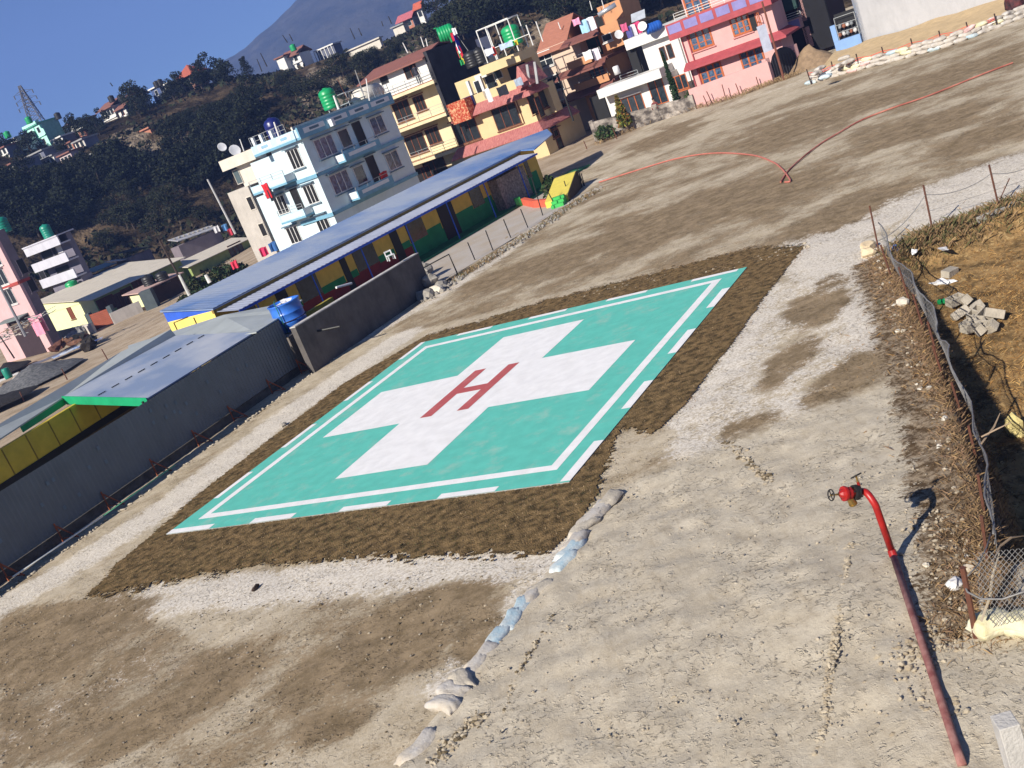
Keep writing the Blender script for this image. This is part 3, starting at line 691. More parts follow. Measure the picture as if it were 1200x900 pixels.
p = on(1163, 742); bag(p[0] + .02, p[1], p[2] + .12, R_(10), 'cream yellow', 2, 'yellowish sandbag right of the rusty fence post', 'yellow sandbags below the wire fence', (0.46, .34, .24))
p = on(1196, 742); bag(p[0] + .05, p[1] - .05, p[2] + .12, R_(-60), 'cream yellow', 1, 'yellowish sandbag at the right edge below the chain link', 'yellow sandbags below the wire fence', (0.44, .34, .26))

# ------------------------------------------------------------------ rocks
def rock(px, py, r, mt, label, name='rock', cat='rock', z=None, squash=.7, rough=.3, group=None, seed=None):
    p = on(px, py) if z is None else at(px, py, z)
    s_ = random.randint(1, 99) if seed is None else seed
    rr = r if isinstance(r, tuple) else (r, r * .8, r * squash)
    return MB().blob((0, 0, 0), rr, s_, rough, 2).build(name, mt, loc=None, smooth=False, label=label, cat=cat, group=group), p, rr
def put(t):
    o, p, rr = t; o.location = (p[0], p[1], p[2] + rr[2] * .55); o.rotation_euler = (0, 0, random.random() * 6); return o
STW = mat('pale_stone', (0.60, 0.55, 0.46), 0.9, 0.15, 4, bump=0.4, bscale=12); STG = mat('grey_stone', (0.28, 0.26, 0.23), 0.9, 0.2, 4, bump=0.4, bscale=12)
put(rock(1119, 688, .11, mat('white_stone', (0.75, 0.73, 0.70)), 'white stone left of the rusty fence post', seed=5))
put(rock(1086, 663, .045, STW, 'small pale stone beside the middle of the red pipe', seed=6))
put(rock(1192, 508, (.22, .16, .26), mat('yellow_stone', (0.60, 0.50, 0.22), 0.9, .2, 4, bump=.4), 'yellow boulder in the sunken garden at the right edge', seed=8))
put(rock(1018, 293, (.25, .2, .16), mat('ochre_stone', (0.60, 0.48, 0.32), 0.9, .15, 5, bump=.4), 'ochre block at the far corner post of the wire fence', seed=9))
put(rock(1018, 300, (.2, .18, .16), MC['ochre_stone'], 'rounded ochre boulder just below the far corner block', seed=10))
put(rock(1059, 357, (.17, .12, .11), STW, 'pale squarish stone against the third wire fence post', seed=11))
put(rock(1008, 602, .03, STG, 'dark pebble right of the red pipe elbow', seed=12)) if False else None
put(rock(937, 497, .05, STG, 'grey stone lying left of the helipad corner', seed=12)) if False else None
put(rock(333, 499, (.14, .1, .08), STG, 'grey stone on the turf edge beside the tin wall', seed=14))
put(rock(300, 690, (.13, .05, .05), mat('dark_wood', (0.06, .04, .03)), 'charred stick below the lower turf edge', 'stick', 'stick', seed=15))

# ------------------------------------------------------------------ chain-link fence on the garden side
WIRE = mat('galvanised_wire', (0.22, 0.215, 0.21), 0.5, 0.15, 10, metal=0.3)
fr = empty('chain_link_fence', (10.1, 26.93, 0), 'sagging chain link fence on rusty posts along the sunken garden', 'fence')
FO = Vector((10.1, 26.93, 0)); LF = lambda p: tuple(V3(p) - FO)
def post_pts(base, top, dz=0.0):
    b_ = on(*base); d = ray(*top); t = (b_[1] - 0.0) / d[1]; tp = OC + d * t
    return V3(b_), V3(tp)
PR = [((1030, 297), (1019, 241)), ((1045, 324), (1032, 287)), ((1068, 357), (1053, 313)), ((1083, 388), (1070, 345)), ((1099, 419), (1087, 377)), ((1106, 443), (1093, 405)), ((1129, 491), (1115, 448)), ((1144, 540), (1135, 499)), ((1152, 600), (1146, 556)), ((1155, 655), (1150, 604))]
tops = []; bases = []
for b_, t_ in PR:
    q0, q1 = post_pts(b_, t_); bases.append(q0); tops.append(q1)
    MB().tube([LF(q0 - Vector((0, 0, .2))), LF(q1)], 0.022, 6).build('post', RUST, fr)
q0, q1 = post_pts((1143, 748), (1128, 665)); gp0, gp1 = q0, q1
MB().tube([LF(q0 - Vector((0, 0, .1))), LF(q0.lerp(q1, .5) + Vector((.01, 0, 0))), LF(q1)], 0.035, 8).build('post', RUST, fr)
# mesh panel: runs a little outside of the posts, leaning to the garden
def spline(P, s):
    n_ = len(P) - 1; k = min(int(s * n_), n_ - 1); t = s * n_ - k; return P[k].lerp(P[k + 1], t)
MT = [V3(atD(px, py, b_.xy.length * 1.0)) for (px, py), b_ in zip([(1030, 262), (1047, 300), (1068, 322), (1090, 358), (1104, 395), (1112, 412), (1134, 470), (1150, 520), (1158, 575), (1161, 625)], bases)]
MBs = [b_ + Vector((0.16, 0, 0.05)) for b_ in bases]
mesh_ = MB(); wires = MB()
def surf(s, t):
    a = spline(MBs, s); b_ = spline(MT, s); p = a.lerp(b_, t)
    return p + Vector((0.05 * math.sin(s * 40) * t, 0, 0.03 * math.sin(s * 23 + 1)))
Ltot = sum((bases[i + 1] - bases[i]).length for i in range(len(bases) - 1))
def wire_net(mb, S, Lw, Hh, cell=0.085, r=0.0035):
    nseg = max(3, int(Hh / cell * 1)); step = cell / Lw; ds = (Hh) / Lw
    k = -int(ds / step) - 1
    while k * step < 1:
        s0_ = k * step
        for sg in (1, -1):
            pts = []
            for q in range(nseg + 1):
                t = q / nseg; s_ = s0_ + ds * (t if sg > 0 else 1 - t)
                if 0 <= s_ <= 1: pts.append(S(s_, t))
            if len(pts) > 1: mb.tube([LF(p) for p in pts], r, 3, cap=False)
        k += 1
wire_net(mesh_, surf, Ltot, 0.75, 0.14, 0.0032)
mesh_.build('mesh_panel', WIRE, fr)
for t, rr in ((1.0, .016), (0.52, .008)):
    wires.tube([LF(surf(s, t) + Vector((random.uniform(-.015, .015), 0, random.uniform(-.02, .02)))) for s in np.linspace(0, 1, 70)], rr, 5)
# loose top wire coming down to the corner post
ep = [V3(atD(*q)) for q in ((1161, 625, 12.6), (1156, 642, 12.2), (1146, 662, 11.8), (1134, 675, 11.4))]
wires.tube([LF(p) for p in ep], .009, 5)
ep = [V3(atD(*q)) for q in ((1128, 680, 11.2), (1134, 694, 11.0), (1150, 702, 10.9), (1175, 702, 10.8), (1210, 690, 10.7))]
wires.tube([LF(p) for p in ep], .012, 6)
wires.build('tension_wire', WIRE, fr, True)
# near chain-link section facing the viewer
gA, gB = gp0 + Vector((.08, .02, .05)), V3(atD(1215, 722, 10.6))
gAt, gBt = V3(atD(1140, 648, 11.4)), V3(atD(1222, 640, 10.8))
gs = MB()
def surf2(s, t): return gA.lerp(gB, s).lerp(gAt.lerp(gBt, s), t)
wire_net(gs, surf2, (gB - gA).length, (gAt - gA).length, 0.075, 0.0035)
gs.build('mesh_panel', WIRE, fr)
# far side of the fence: three posts with a single strand
fr2 = empty('wire_fence', at(1093, 272), 'single strand wire fence on rusty posts at the far garden edge', 'fence')
FO2 = V3(at(1093, 272)); LG = lambda p: tuple(V3(p) - FO2)
fp = [((1093, 272), (1082, 217)), ((1171, 245), (1159, 193)), ((1236, 222), (1226, 170))]
tp2 = []
for b_, t_ in fp:
    q0 = V3(at(*b_)); d = ray(*t_); q1 = V3(OC + d * (q0.y / d[1])); tp2.append(q1.lerp(q0, .2)); MB().tube([LG(q0 - Vector((0, 0, .2))), LG(q1)], .025, 6).build('post', RUST, fr2)
st = tops[0].lerp(bases[0], .75)
mb = MB(); pts = []
seq = [st, tp2[0], tp2[1], tp2[2]]
for a, c_ in zip(seq[:-1], seq[1:]):
    for t in np.linspace(0, 1, 9)[:-1]: pts.append(LG(a.lerp(c_, t) - Vector((0, 0, .28 * 4 * t * (1 - t) * .6))))
pts.append(LG(seq[-1])); mb.tube(pts, .011, 5)
lo2 = [p - Vector((0, 0, .45)) for p in tp2]; mb.tube([LG(lo2[0]), LG(lo2[1]), LG(lo2[2])], .006, 4)
mb.build('wire', WIRE, fr2)
mb = MB(); q0 = V3(at(1172, 233)); q1 = V3(atD(1183, 209, math.hypot(q0.x, q0.y))); mb.tube([tuple(q0 - q0), tuple(q1 - q0)], .015, 5)  # thin rod standing for a fence post's shadow
mb.build('stick', RUST, label='rod drawn for the post shadow beside the far garden post', cat='rod'); bpy.data.objects['stick.001' if 'stick.001' in bpy.data.objects else 'stick'].location = q0
# concrete kerb on the far side of the garden
k0, k1 = at(1146, 256, .02), at(1290, 195, .02)
kb = MB(); dx, dy = k1[0] - k0[0], k1[1] - k0[1]; ln_ = math.hypot(dx, dy); ux, uy = dx / ln_, dy / ln_
kb.hexa([(k0[0], k0[1], -.5), (k1[0], k1[1], -.5), (k1[0] - uy * .2, k1[1] + ux * .2, -.5), (k0[0] - uy * .2, k0[1] + ux * .2, -.5)],
        [(k0[0], k0[1], .05), (k1[0], k1[1], .05), (k1[0] - uy * .2, k1[1] + ux * .2, .05), (k0[0] - uy * .2, k0[1] + ux * .2, .05)])
kb.build('kerb', CONC, kind='structure')

# ------------------------------------------------------------------ garden litter and broken blocks
BLOCK = mat('cement_block', (0.38, 0.34, 0.28), 0.95, 0.15, 5, bump=0.5, bscale=18)
def brick(px, py, dims, rot, mt, label, name, cat, dz=0.0, group=None):
    p = on(px, py); mb = MB(); a, b_, c_ = dims
    if name == 'hollow_block':
        mb.box(-a, a, -b_, -b_ + .03, -c_, c_).box(-a, a, b_ - .03, b_, -c_, c_).box(-a, -a + .04, -b_ + .03, b_ - .03, -c_, c_).box(a - .04, a, -b_ + .03, b_ - .03, -c_, c_).box(-.02, .02, -b_ + .03, b_ - .03, -c_, c_)
        mb.box(-a + .04, a - .04, -b_ + .03, b_ - .03, -c_, -c_ + .05)
    else: mb.box(-a, a, -b_, b_, -c_, c_)
    o = mb.build(name, mt, label=label, cat=cat, group=group, bevel=.01); o.location = (p[0], p[1], p[2] + c_ + dz); o.rotation_euler = rot; return o
DB = [(1122, 362, 'upper left of the rubble heap'), (1127, 373, 'left side of the rubble heap, slots towards the tin fence'), (1143, 367, 'top middle of the rubble heap'), (1146, 378, 'centre of the rubble heap'), (1137, 385, 'under the centre of the rubble heap'), (1154, 383, 'right of centre in the rubble heap'), (1140, 394, 'bottom of the rubble heap'), (1148, 392, 'bottom right of the rubble heap'), (1160, 390, 'rightmost large block of the rubble heap'), (1168, 378, 'far right tip of the rubble heap'), (1132, 358, 'highest tilted block of the rubble heap')]
for k, (a, b_, t_) in enumerate(DB):
    brick(a, b_, (.2, .11, .1), (R_(random.uniform(-30, 35)), R_(random.uniform(-30, 30)), R_(random.uniform(0, 180))), BLOCK, 'broken hollow cement block, ' + t_.replace('tin fence', 'fence'), 'hollow_block', 'cement block', .02 + .1 * (k % 3 == 0), 'broken cement blocks in the garden')
brick(1114, 323, (.2, .12, .09), (.2, .1, .5), BLOCK, 'single tan block lying above the white rags in the garden', 'block', 'cement block')
brick(1082, 305, (.16, .1, .03), (.3, .1, .9), mat('white_board', (.7, .68, .64)), 'white board scrap behind the far end of the wire fence', 'board', 'litter')
brick(1090, 302, (.2, .16, .02), (.2, -.1, .2), MC['white_board'], 'larger white sheet scrap beside the board in the garden', 'sheet', 'litter')
def rag(px, py, r, mt, label, seed, name='rag', cat='litter'): 
    o = put(rock(px, py, r, mt, label, name, cat, seed=seed, rough=.5)); return o
rag(1105, 332, (.3, .12, .06), mat('white_plastic', (.75, .75, .75), .5), 'crumpled white plastic rag in the garden grass', 21)
rag(1048, 294, (.14, .1, .09), mat('blue_plastic', (.08, .18, .5), .5), 'blue plastic scrap inside the far fence corner', 22)
rag(1071, 312, (.12, .1, .08), mat('grey_blue_cloth', (.2, .25, .38)), 'grey blue cloth scrap under the fence mesh', 23)
rag(1106, 292, (.2, .08, .03), mat('grey_scrap', (.5, .5, .52)), 'flat grey plastic scrap on the orange grass', 24)
rag(1072, 296, (.15, .08, .05), mat('white_paper', (.8, .8, .8)), 'white paper scrap at the shaded corner of the garden', 25)
bt = MB().lathe([(.03, 0), (.05, .01), (.05, .22), (.018, .3), (.018, .34)], (0, 0, 0), 12).build('bottle', mat('green_glass', (.01, .25, .08), .15, .1, 3, spec=.8), smooth=True, label='green bottle lying in the garden near the fence', cat='bottle')
p = on(1100, 357); bt.location = (p[0], p[1], p[2] + .06); bt.rotation_euler = (R_(85), 0, R_(40)); bt.scale = (1.4, 1.4, 1.2)
# dead twigs at the fence
def twig(name, pts, r, mt, label, cat='branch'):
    q0 = V3(pts[0]); return MB().tube([tuple(V3(p) - q0) for p in pts], r, 5).build(name, mt, label=label, cat=cat, loc=None), q0
TW = mat('dry_twig', (.30, .22, .15)); TW2 = mat('pale_twig', (.45, .38, .28))
for k, (pts, lab) in enumerate([
    ([(1150, 728, 10.9), (1160, 700, 11.1), (1163, 675, 11.3), (1171, 648, 11.5)], 'bare pale branch standing in the near chain link'),
    ([(1163, 660, 11.6), (1172, 640, 12), (1185, 630, 12.2), (1200, 628, 12.4)], 'thin curved branch above the near chain link'),
    ([(1150, 520, 15), (1165, 500, 15.3), (1172, 484, 15.5)], 'upright twig beside the lower fence mesh'),
    ([(1150, 512, 15), (1168, 503, 15), (1185, 495, 15)], 'spreading twig beside the lower fence mesh')]):
    q = [atD(*z_) for z_ in pts]; o, q0 = twig('branch', q, [.014] * (len(q) - 1) + [.005], TW2 if k == 0 else TW, lab); o.location = q0
# scrub grass along fence foot and garden edge
def tufts(name, pts, count, hmin, hmax, mts, seed, label, spread=.3, lean=.5):
    rs = np.random.RandomState(seed); mb = MB(); P = [V3(p) for p in pts]
    for k in range(count):
        s_ = rs.rand() * (len(P) - 1); i = min(int(s_), len(P) - 2); p = P[i].lerp(P[i + 1], s_ - i)
        x, y = p.x + rs.randn() * spread * .6, p.y + rs.randn() * spread * .6; z = Tz(x, y) - .01
        h = hmin + (hmax - hmin) * rs.rand() ** 2; a = rs.rand() * 6.28; w_ = .0025 + .004 * rs.rand(); lx, ly = rs.randn() * h * lean, rs.randn() * h * lean
        i0 = len(mb.v); ca_, sa_ = math.cos(a) * w_, math.sin(a) * w_
        mb.v += [(x - ca_, y - sa_, z), (x + ca_, y + sa_, z), (x + lx * .5 + ca_ * .6, y + ly * .5 + sa_ * .6, z + h * .7), (x + lx, y + ly, z + h)]
        mb.f.append((i0, i0 + 1, i0 + 2, i0 + 3)); mb.mi.append(rs.randint(len(mts)))
    return mb.build(name, mts, kind='stuff', label=label)
DG = [mat('dead_grass_a', (.30, .20, .10)), mat('dead_grass_b', (.17, .11, .06)), mat('dead_grass_c', (.10, .10, .04))]
tufts('scrub_grass', [b_ for b_ in bases] + [gp0], 34000, .01, .10, DG[:2] + [mat('dead_grass_d', (.24, .15, .09))], 3, 'dry weeds along the foot of the wire fence', .42, .9)
tufts('garden_grass', [on(1050, 300), on(1085, 278), on(1130, 262), on(1200, 235)], 7000, .04, .28, DG, 4, 'dark weeds at the far edge of the garden', .35)
tufts('field_weeds', [at(500, 345), at(530, 330), at(560, 313), at(600, 288), at(640, 262), at(672, 240), at(700, 225)], 6000, .04, .22, DG, 5, 'dry weeds under the school yard fence', .4)
tufts('verge_grass', [at(700, 170), at(760, 145), at(815, 128), at(870, 112), at(905, 98), at(935, 88)], 3500, .05, .4, DG[:2] + [mat('dead_grass_e', (.34, .24, .13))], 6, 'dry weeds along the foot of the roadside walls', .5)
tufts('garden_straw', [(9.5, 16, 0), (10.5, 20, 0), (12, 23.5, 0), (17, 24, 0), (16, 20, 0), (13, 17, 0)], 50000, .02, .09, [mat('straw_a', (.44, .27, .10)), mat('straw_b', (.30, .16, .05)), mat('straw_c', (.16, .09, .04))], 8, 'matted dead grass covering the sunken garden', 2.4, 1.0)

# ------------------------------------------------------------------ hoses on the field
HOSE = mat('red_hose', (.50, .16, .12), .6, .15, 4)
def smooth_path(P, n_=12):
    P = [V3(p) for p in P]; out_ = []
    for i in range(len(P) - 1):
        p0_ = P[max(i - 1, 0)]; p1_ = P[i]; p2_ = P[i + 1]; p3_ = P[min(i + 2, len(P) - 1)]
        for k in range(n_):
            t = k / n_; out_.append(.5 * ((2 * p1_) + (p2_ - p0_) * t + (2 * p0_ - 5 * p1_ + 4 * p2_ - p3_) * t * t + (3 * p1_ - p0_ - 3 * p2_ + p3_) * t ** 3))
    return out_ + [P[-1]]
def hose(pix, r, mt, label):
    P = smooth_path([at(*p, 0.03) for p in pix]); q0 = P[0].copy()
    o = MB().tube([(p.x - q0.x, p.y - q0.y, Tz(p.x, p.y) + r * .9 + .02) for p in P], r, 6).build('hose', mt, label=label, cat='hose'); o.location = (q0.x, q0.y, 0)
hose([(702, 214), (740, 202), (790, 187), (835, 180), (880, 182), (905, 190), (916, 198), (924, 208), (926, 213), (920, 214)], .035, HOSE, 'pink red hose curving across the field from the school yard')
hose([(915, 214), (922, 203), (935, 190), (960, 170), (985, 155), (1010, 141), (1046, 127), (1090, 112), (1150, 88), (1187, 74)], .035, mat('dark_hose', (.32, .07, .05), .6, .2, 1, col2=(.55, .22, .16)), 'darker red hose running straight towards the sandbag wall')
# ------------------------------------------------------------------ corrugated wall with braces
TINW = mat('grey_tin_wall', (0.115, 0.13, 0.145), 0.6, 0.08, 1.0, metal=0.0, grime=0.2, spec=0.4)
wa = at(0, 670, 0.35); wb = at(350, 428, 0.35)
wd = V3(wb) - V3(wa); wd.z = 0; wl = wd.length; wu = wd.normalized(); wn = Vector((wu.y, -wu.x, 0))      # wn to the field side
wa0 = V3(wa) - wu * 9; LW = wl + 9
def on_wall(px, py, p0=None, nrm=None):
    p0 = p0 or V3(wa); nrm = nrm or wn
    d = V3(ray(px, py)); t = (p0 - V3(OC)).dot(nrm) / d.dot(nrm); return V3(OC) + d * t
ztop_l = on_wall(0, 577).z; ztop_r = on_wall(327, 374).z
print('WALL top', ztop_l, ztop_r, 'len', wl, 'az', math.degrees(math.atan2(wu.y, wu.x)))
ZT = (ztop_l + ztop_r) / 2
tw = empty('tin_wall', (wa0.x, wa0.y, 0), 'long grey corrugated tin wall in shade left of the helipad', 'wall')
LT = lambda p: tuple(V3(p) - Vector((wa0.x, wa0.y, 0)))
mb = MB(); npan = 30
mb.corr((0, 0, .35), tuple(wu * LW), (0, 0, ZT - .35), pitch=.16, amp=.012, nrm=wn)
mb.build('tin_sheet', TINW, tw)
mb = MB()
for k in range(55):
    s_ = random.uniform(0, LW); z_ = random.uniform(.6, ZT - .3); q = wu * s_ + wn * .021
    mb.hexa([tuple(q + wu * dx + Vector((0, 0, z_ + dz))) for dx, dz in ((-.05, -.06), (.05, -.06), (.05, .06), (-.05, .06))], [tuple(q + wn * .004 + wu * dx + Vector((0, 0, z_ + dz))) for dx, dz in ((-.05, -.06), (.05, -.06), (.05, .06), (-.05, .06))])
mb.build('patches', mat('tin_patch', (.12, .16, .20), .6), tw)
mb = MB(); 
for z_ in (.45, ZT * .5, ZT - .12):
    a = -wn * .05; mb.hexa([tuple(a + Vector((0, 0, z_))), tuple(a + wu * LW + Vector((0, 0, z_))), tuple(a + wu * LW - wn * .05 + Vector((0, 0, z_))), tuple(a - wn * .05 + Vector((0, 0, z_)))],
            [tuple(a + Vector((0, 0, z_ + .06))), tuple(a + wu * LW + Vector((0, 0, z_ + .06))), tuple(a + wu * LW - wn * .05 + Vector((0, 0, z_ + .06))), tuple(a - wn * .05 + Vector((0, 0, z_ + .06)))])
mb.build('rail', RUST, tw)
ORST = mat('orange_rust', (.32, .09, .035), .7, .3, 6)
for bx, by in [(5, 672), (70, 628), (125, 591), (179, 547), (229, 515), (270, 485), (316, 455), (352, 435), (-60, 712)]:
    q = on_wall(bx, by); q = Vector((q.x, q.y, 0)) - Vector((wa0.x, wa0.y, 0))
    f1 = q + wn * .55 + wu * .15
    MB().tube([tuple(q + wn * .03 + Vector((0, 0, .55))), tuple(f1 + Vector((0, 0, .03)))], .025, 6).tube([tuple(q + wn * .03 + Vector((0, 0, .62))), tuple(q + wn * .02 + Vector((0, 0, -.05)))], .025, 6).tube([tuple(q + wn * .02 + Vector((0, 0, .12))), tuple(f1 + Vector((0, 0, .05)))], .018, 6).build('brace', ORST, tw)
# low plinth under the sheets
mb = MB(); mb.hexa([tuple(-wn * .12 + Vector((0, 0, -.6))), tuple(wu * LW - wn * .12 + Vector((0, 0, -.6))), tuple(wu * LW - wn * .3 + Vector((0, 0, -.6))), tuple(-wn * .3 + Vector((0, 0, -.6)))],
                   [tuple(-wn * .12 + Vector((0, 0, .3))), tuple(wu * LW - wn * .12 + Vector((0, 0, .3))), tuple(wu * LW - wn * .3 + Vector((0, 0, .3))), tuple(-wn * .3 + Vector((0, 0, .3)))])
mb.build('plinth', mat('dark_block', (.10, .09, .08), .95, .3, 3, bump=.5), tw)
# pipe lying along the wall foot
q0 = V3(at(15, 676, .18)); q1 = V3(at(120, 605, .16)); q2 = V3(at(205, 545, .12))
mb = MB(); mb.tube([(0, 0, 0), tuple(q1 - q0)], .028, 8); o = mb.build('pipe', mat('white_pipe', (.7, .72, .68), .4), smooth=True, label='thin white pipe resting on the braces of the tin wall', cat='pipe'); o.location = q0
mb = MB(); mb.tube([(0, 0, 0), tuple(q2 - q1)], .02, 8); o = mb.build('pipe', mat('green_pipe', (.15, .5, .28), .4), smooth=True, label='thin pale green pipe beyond the white one at the tin wall', cat='pipe'); o.location = q1
# white stones / concrete line at the foot
for k in range(46):
    s_ = 3 + k * .62 + random.uniform(-.2, .2); q = wa0 + wu * s_ + wn * (.75 + random.uniform(-.08, .08))
    if k % 6 == 0: continue
stl = MB()
for k in range(150):
    s_ = random.uniform(2, LW + 2); q = wu * s_ + wn * (.78 + random.gauss(0, .07)); stl.blob((q.x, q.y, .02), (random.uniform(.03, .09), random.uniform(.03, .06), .03), k, .3, 1)
o = stl.build('stones', PEB[0], kind='stuff', label='line of white stones at the foot of the tin wall'); o.location = (wa0.x, wa0.y, 0)

# ------------------------------------------------------------------ end pier of the tin wall with the water tank on it
CONB = mat('rough_concrete', (.17, .15, .135), .95, .2, 2, bump=.5, bscale=9, grime=.5)
e0 = wa0 + wu * LW; zt_ = on_wall(344, 396).z
pier = MB(); pr0 = Vector((0, 0, 0)); pw = 1.05
def obox(mb, o, ax1, l1, ax2, l2, z0, z1):
    a = V3(o); p = [a, a + ax1 * l1, a + ax1 * l1 + ax2 * l2, a + ax2 * l2]
    mb.hexa([(q.x, q.y, z0) for q in p], [(q.x, q.y, z1) for q in p]); return mb
obox(pier, pr0, wu, 1.9, -wn, 1.3, -.5, 1.5)
o = pier.build('masonry_pier', CONB, label='rough grey masonry pier carrying the blue water tank', cat='wall', bevel=.02); o.location = (e0.x + wu.x * .1, e0.y + wu.y * .1, 0)
BLUEP = mat('blue_tank_plastic', (.035, .15, .55), .35, .2, 2, spec=.5)
tk = empty('water_tank', (e0.x + wu.x * 1.35 - wn.x * .62, e0.y + wu.y * 1.35 - wn.y * .62, 1.5), 'open blue water tank on the masonry pier behind the tin wall', 'water tank')
MB().lathe([(.58, 0), (.62, .03), (.62, .32), (.635, .34), (.62, .36), (.62, .68), (.64, .7), (.62, .72), (.62, 1.05), (.66, 1.08), (.66, 1.13), (.6, 1.13), (.59, 1.0), (.5, .9)], (0, 0, 0), 28).build('tank_body', BLUEP, tk, True)
mb = MB(); mb.tube([(.66 * math.cos(t), .66 * math.sin(t), .42) for t in np.linspace(0, 2 * math.pi, 25)], .02, 5, cap=False).build('strap', mat('dark_strap', (.03, .03, .06)), tk)
mb = MB(); mb.tube([(-.2, -.68, -.1), (-.22, -.68, 1.3), (-.22, -.2, 1.32)], .02, 6).build('inlet_pipe', mat('dark_green_pipe', (.02, .14, .09)), tk, True)
mb = MB(); mb.blob((0, 0, 0), (.25, .15, .1), 3, .5, 2).build('rag', MC['white_plastic'], label='white rag bundled on top of the blue tank', cat='rag').location = (tk.location.x + .1, tk.location.y - .25, 1.5 + 1.12)
# blue-white overflow slab seen below the tank
# ------------------------------------------------------------------ rendered compound wall running on to the school yard
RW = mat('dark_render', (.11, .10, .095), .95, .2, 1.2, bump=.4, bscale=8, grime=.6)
ca = V3(at(372, 436, 0)) + Vector((-.1, .1, 0)); 
cb = V3(at(497, 347, 0))
cu = (cb - ca).normalized(); cn = Vector((cu.y, -cu.x, 0)); CL = (cb - ca).length
zc0 = on_wall(366, 371, ca, cn).z; zc1 = on_wall(490, 297, ca, cn).z
print('COMP WALL', zc0, zc1, CL)
cw = empty('compound_wall', (ca.x, ca.y, 0), 'dark rendered compound wall with a sunlit top beyond the blue tank', 'wall')
def wallmesh(u, n_, L_, z0a, z0b, th):
    mb = MB(); a = [Vector((0, 0, 0)), u * L_, u * L_ - n_ * th, -n_ * th]
    mb.hexa([(a[0].x, a[0].y, -.8), (a[1].x, a[1].y, -.8), (a[2].x, a[2].y, -.8), (a[3].x, a[3].y, -.8)], [(a[0].x, a[0].y, z0a), (a[1].x, a[1].y, z0b), (a[2].x, a[2].y, z0b), (a[3].x, a[3].y, z0a)]); return mb
L_m = (V3(on_wall(490, 297, ca, cn)) - ca).dot(cu)
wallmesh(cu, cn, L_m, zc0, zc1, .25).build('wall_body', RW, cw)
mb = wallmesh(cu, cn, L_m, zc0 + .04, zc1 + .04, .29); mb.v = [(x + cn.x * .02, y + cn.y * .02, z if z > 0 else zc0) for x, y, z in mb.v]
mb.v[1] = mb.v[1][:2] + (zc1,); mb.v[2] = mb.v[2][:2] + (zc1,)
mb.build('coping', mat('sunlit_coping', (.5, .48, .45), .9, .2, 4, bump=.3), cw)  # wall top made paler, sunlight put into its colour
mb = MB().tube([(0, 0, 0), tuple(cn * .9 + cu * .25 + Vector((0, 0, -.1)))], .045, 8); q = V3(on_wall(372, 388, ca, cn)); o = mb.build('drain_pipe', BLK, label='black drain pipe sticking out of the compound wall', cat='pipe'); o.location = q
# heap of stones at the wall end
for k, (a_, b__) in enumerate([(492, 318), (500, 320), (486, 330), (495, 330), (504, 332), (490, 341), (499, 342), (508, 340), (513, 346), (505, 350), (518, 341), (497, 352)]):
    o = put(rock(a_, b__, (.42, .32, .3), STG if k != 8 else STW, 'squared dark stone, %s of the heap at the compound wall end' % ordn[k] if k != 8 else 'pale stone at the sunny foot of the stone heap', 'stone', 'stone', z=-.1 + .12 * (k < 5) * 4, rough=.22, group='stones heaped at the compound wall end', seed=30 + k))
rail = MB(); r0 = V3(at(537, 323)); r1 = V3(at(503, 338)); 
rt0 = V3(atD(526, 298, math.hypot(r0.x, r0.y))); rt1 = V3(atD(496, 314, math.hypot(r0.x, r0.y) - .2))
o = MB().tube([(0, 0, 0), tuple(rt0 - r0), tuple(rt1 - r0), tuple(rt1 - r0 + Vector((.1, -.1, -1.2)))], .035, 6).build('iron_rail', BLK, label='bent iron rail frame between the stone heap and school fence', cat='rail'); o.location = r0
# school yard fence posts
sf = empty('yard_fence', at(578, 294), 'row of thin iron posts along the school yard', 'fence'); so = V3(at(578, 294))
for b_, t_ in [((557, 305), (548, 284)), ((578, 294), (569, 270)), ((599, 279), (590, 257)), ((619, 267), (610, 245)), ((636, 253), (623, 208)), ((652, 242), (639, 219)), ((667, 231), (661, 212)), ((682, 220), (678, 200)), ((685, 218), (681, 203))]:
    q0 = V3(at(*b_)); d = V3(ray(*t_)); q1 = V3(OC) + d * (q0.y / d.y); MB().tube([tuple(q0 - so - Vector((0, 0, .2))), tuple(q1 - so)], .028, 5).build('post', BLK, sf)
# gravel heap line beneath (rubble strip)
for k in range(0): pass
rb = MB(); P = [at(500, 352), at(545, 322), at(600, 288), at(640, 262), at(672, 240), at(700, 222)]
for k in range(420):
    s_ = random.random() * 5; i = int(s_); p = V3(P[i]).lerp(V3(P[i + 1]), s_ - i); rb.blob((p.x + random.gauss(0, .25), p.y + random.gauss(0, .25), .02), random.uniform(.03, .13), k, .3, 1)
rb.build('rubble', [STG], kind='stuff', label='rubble strip between the field and the school yard')
# paved yard sheet
CY_ = MB(); yz = .02; yp = [at(*p)[:2] for p in ((496, 345), (540, 318), (600, 281), (640, 256), (672, 236), (668, 205), (640, 208), (605, 240), (560, 262), (470, 310), (400, 350), (430, 380))]
CY_.quad(*[(x, y, yz) for x, y in yp]); CY_.build('school_yard', mat('yard_concrete', (.50, .46, .42), .9, .12, .6, bump=.3, bscale=6, col2=(.40, .34, .27)), kind='structure')

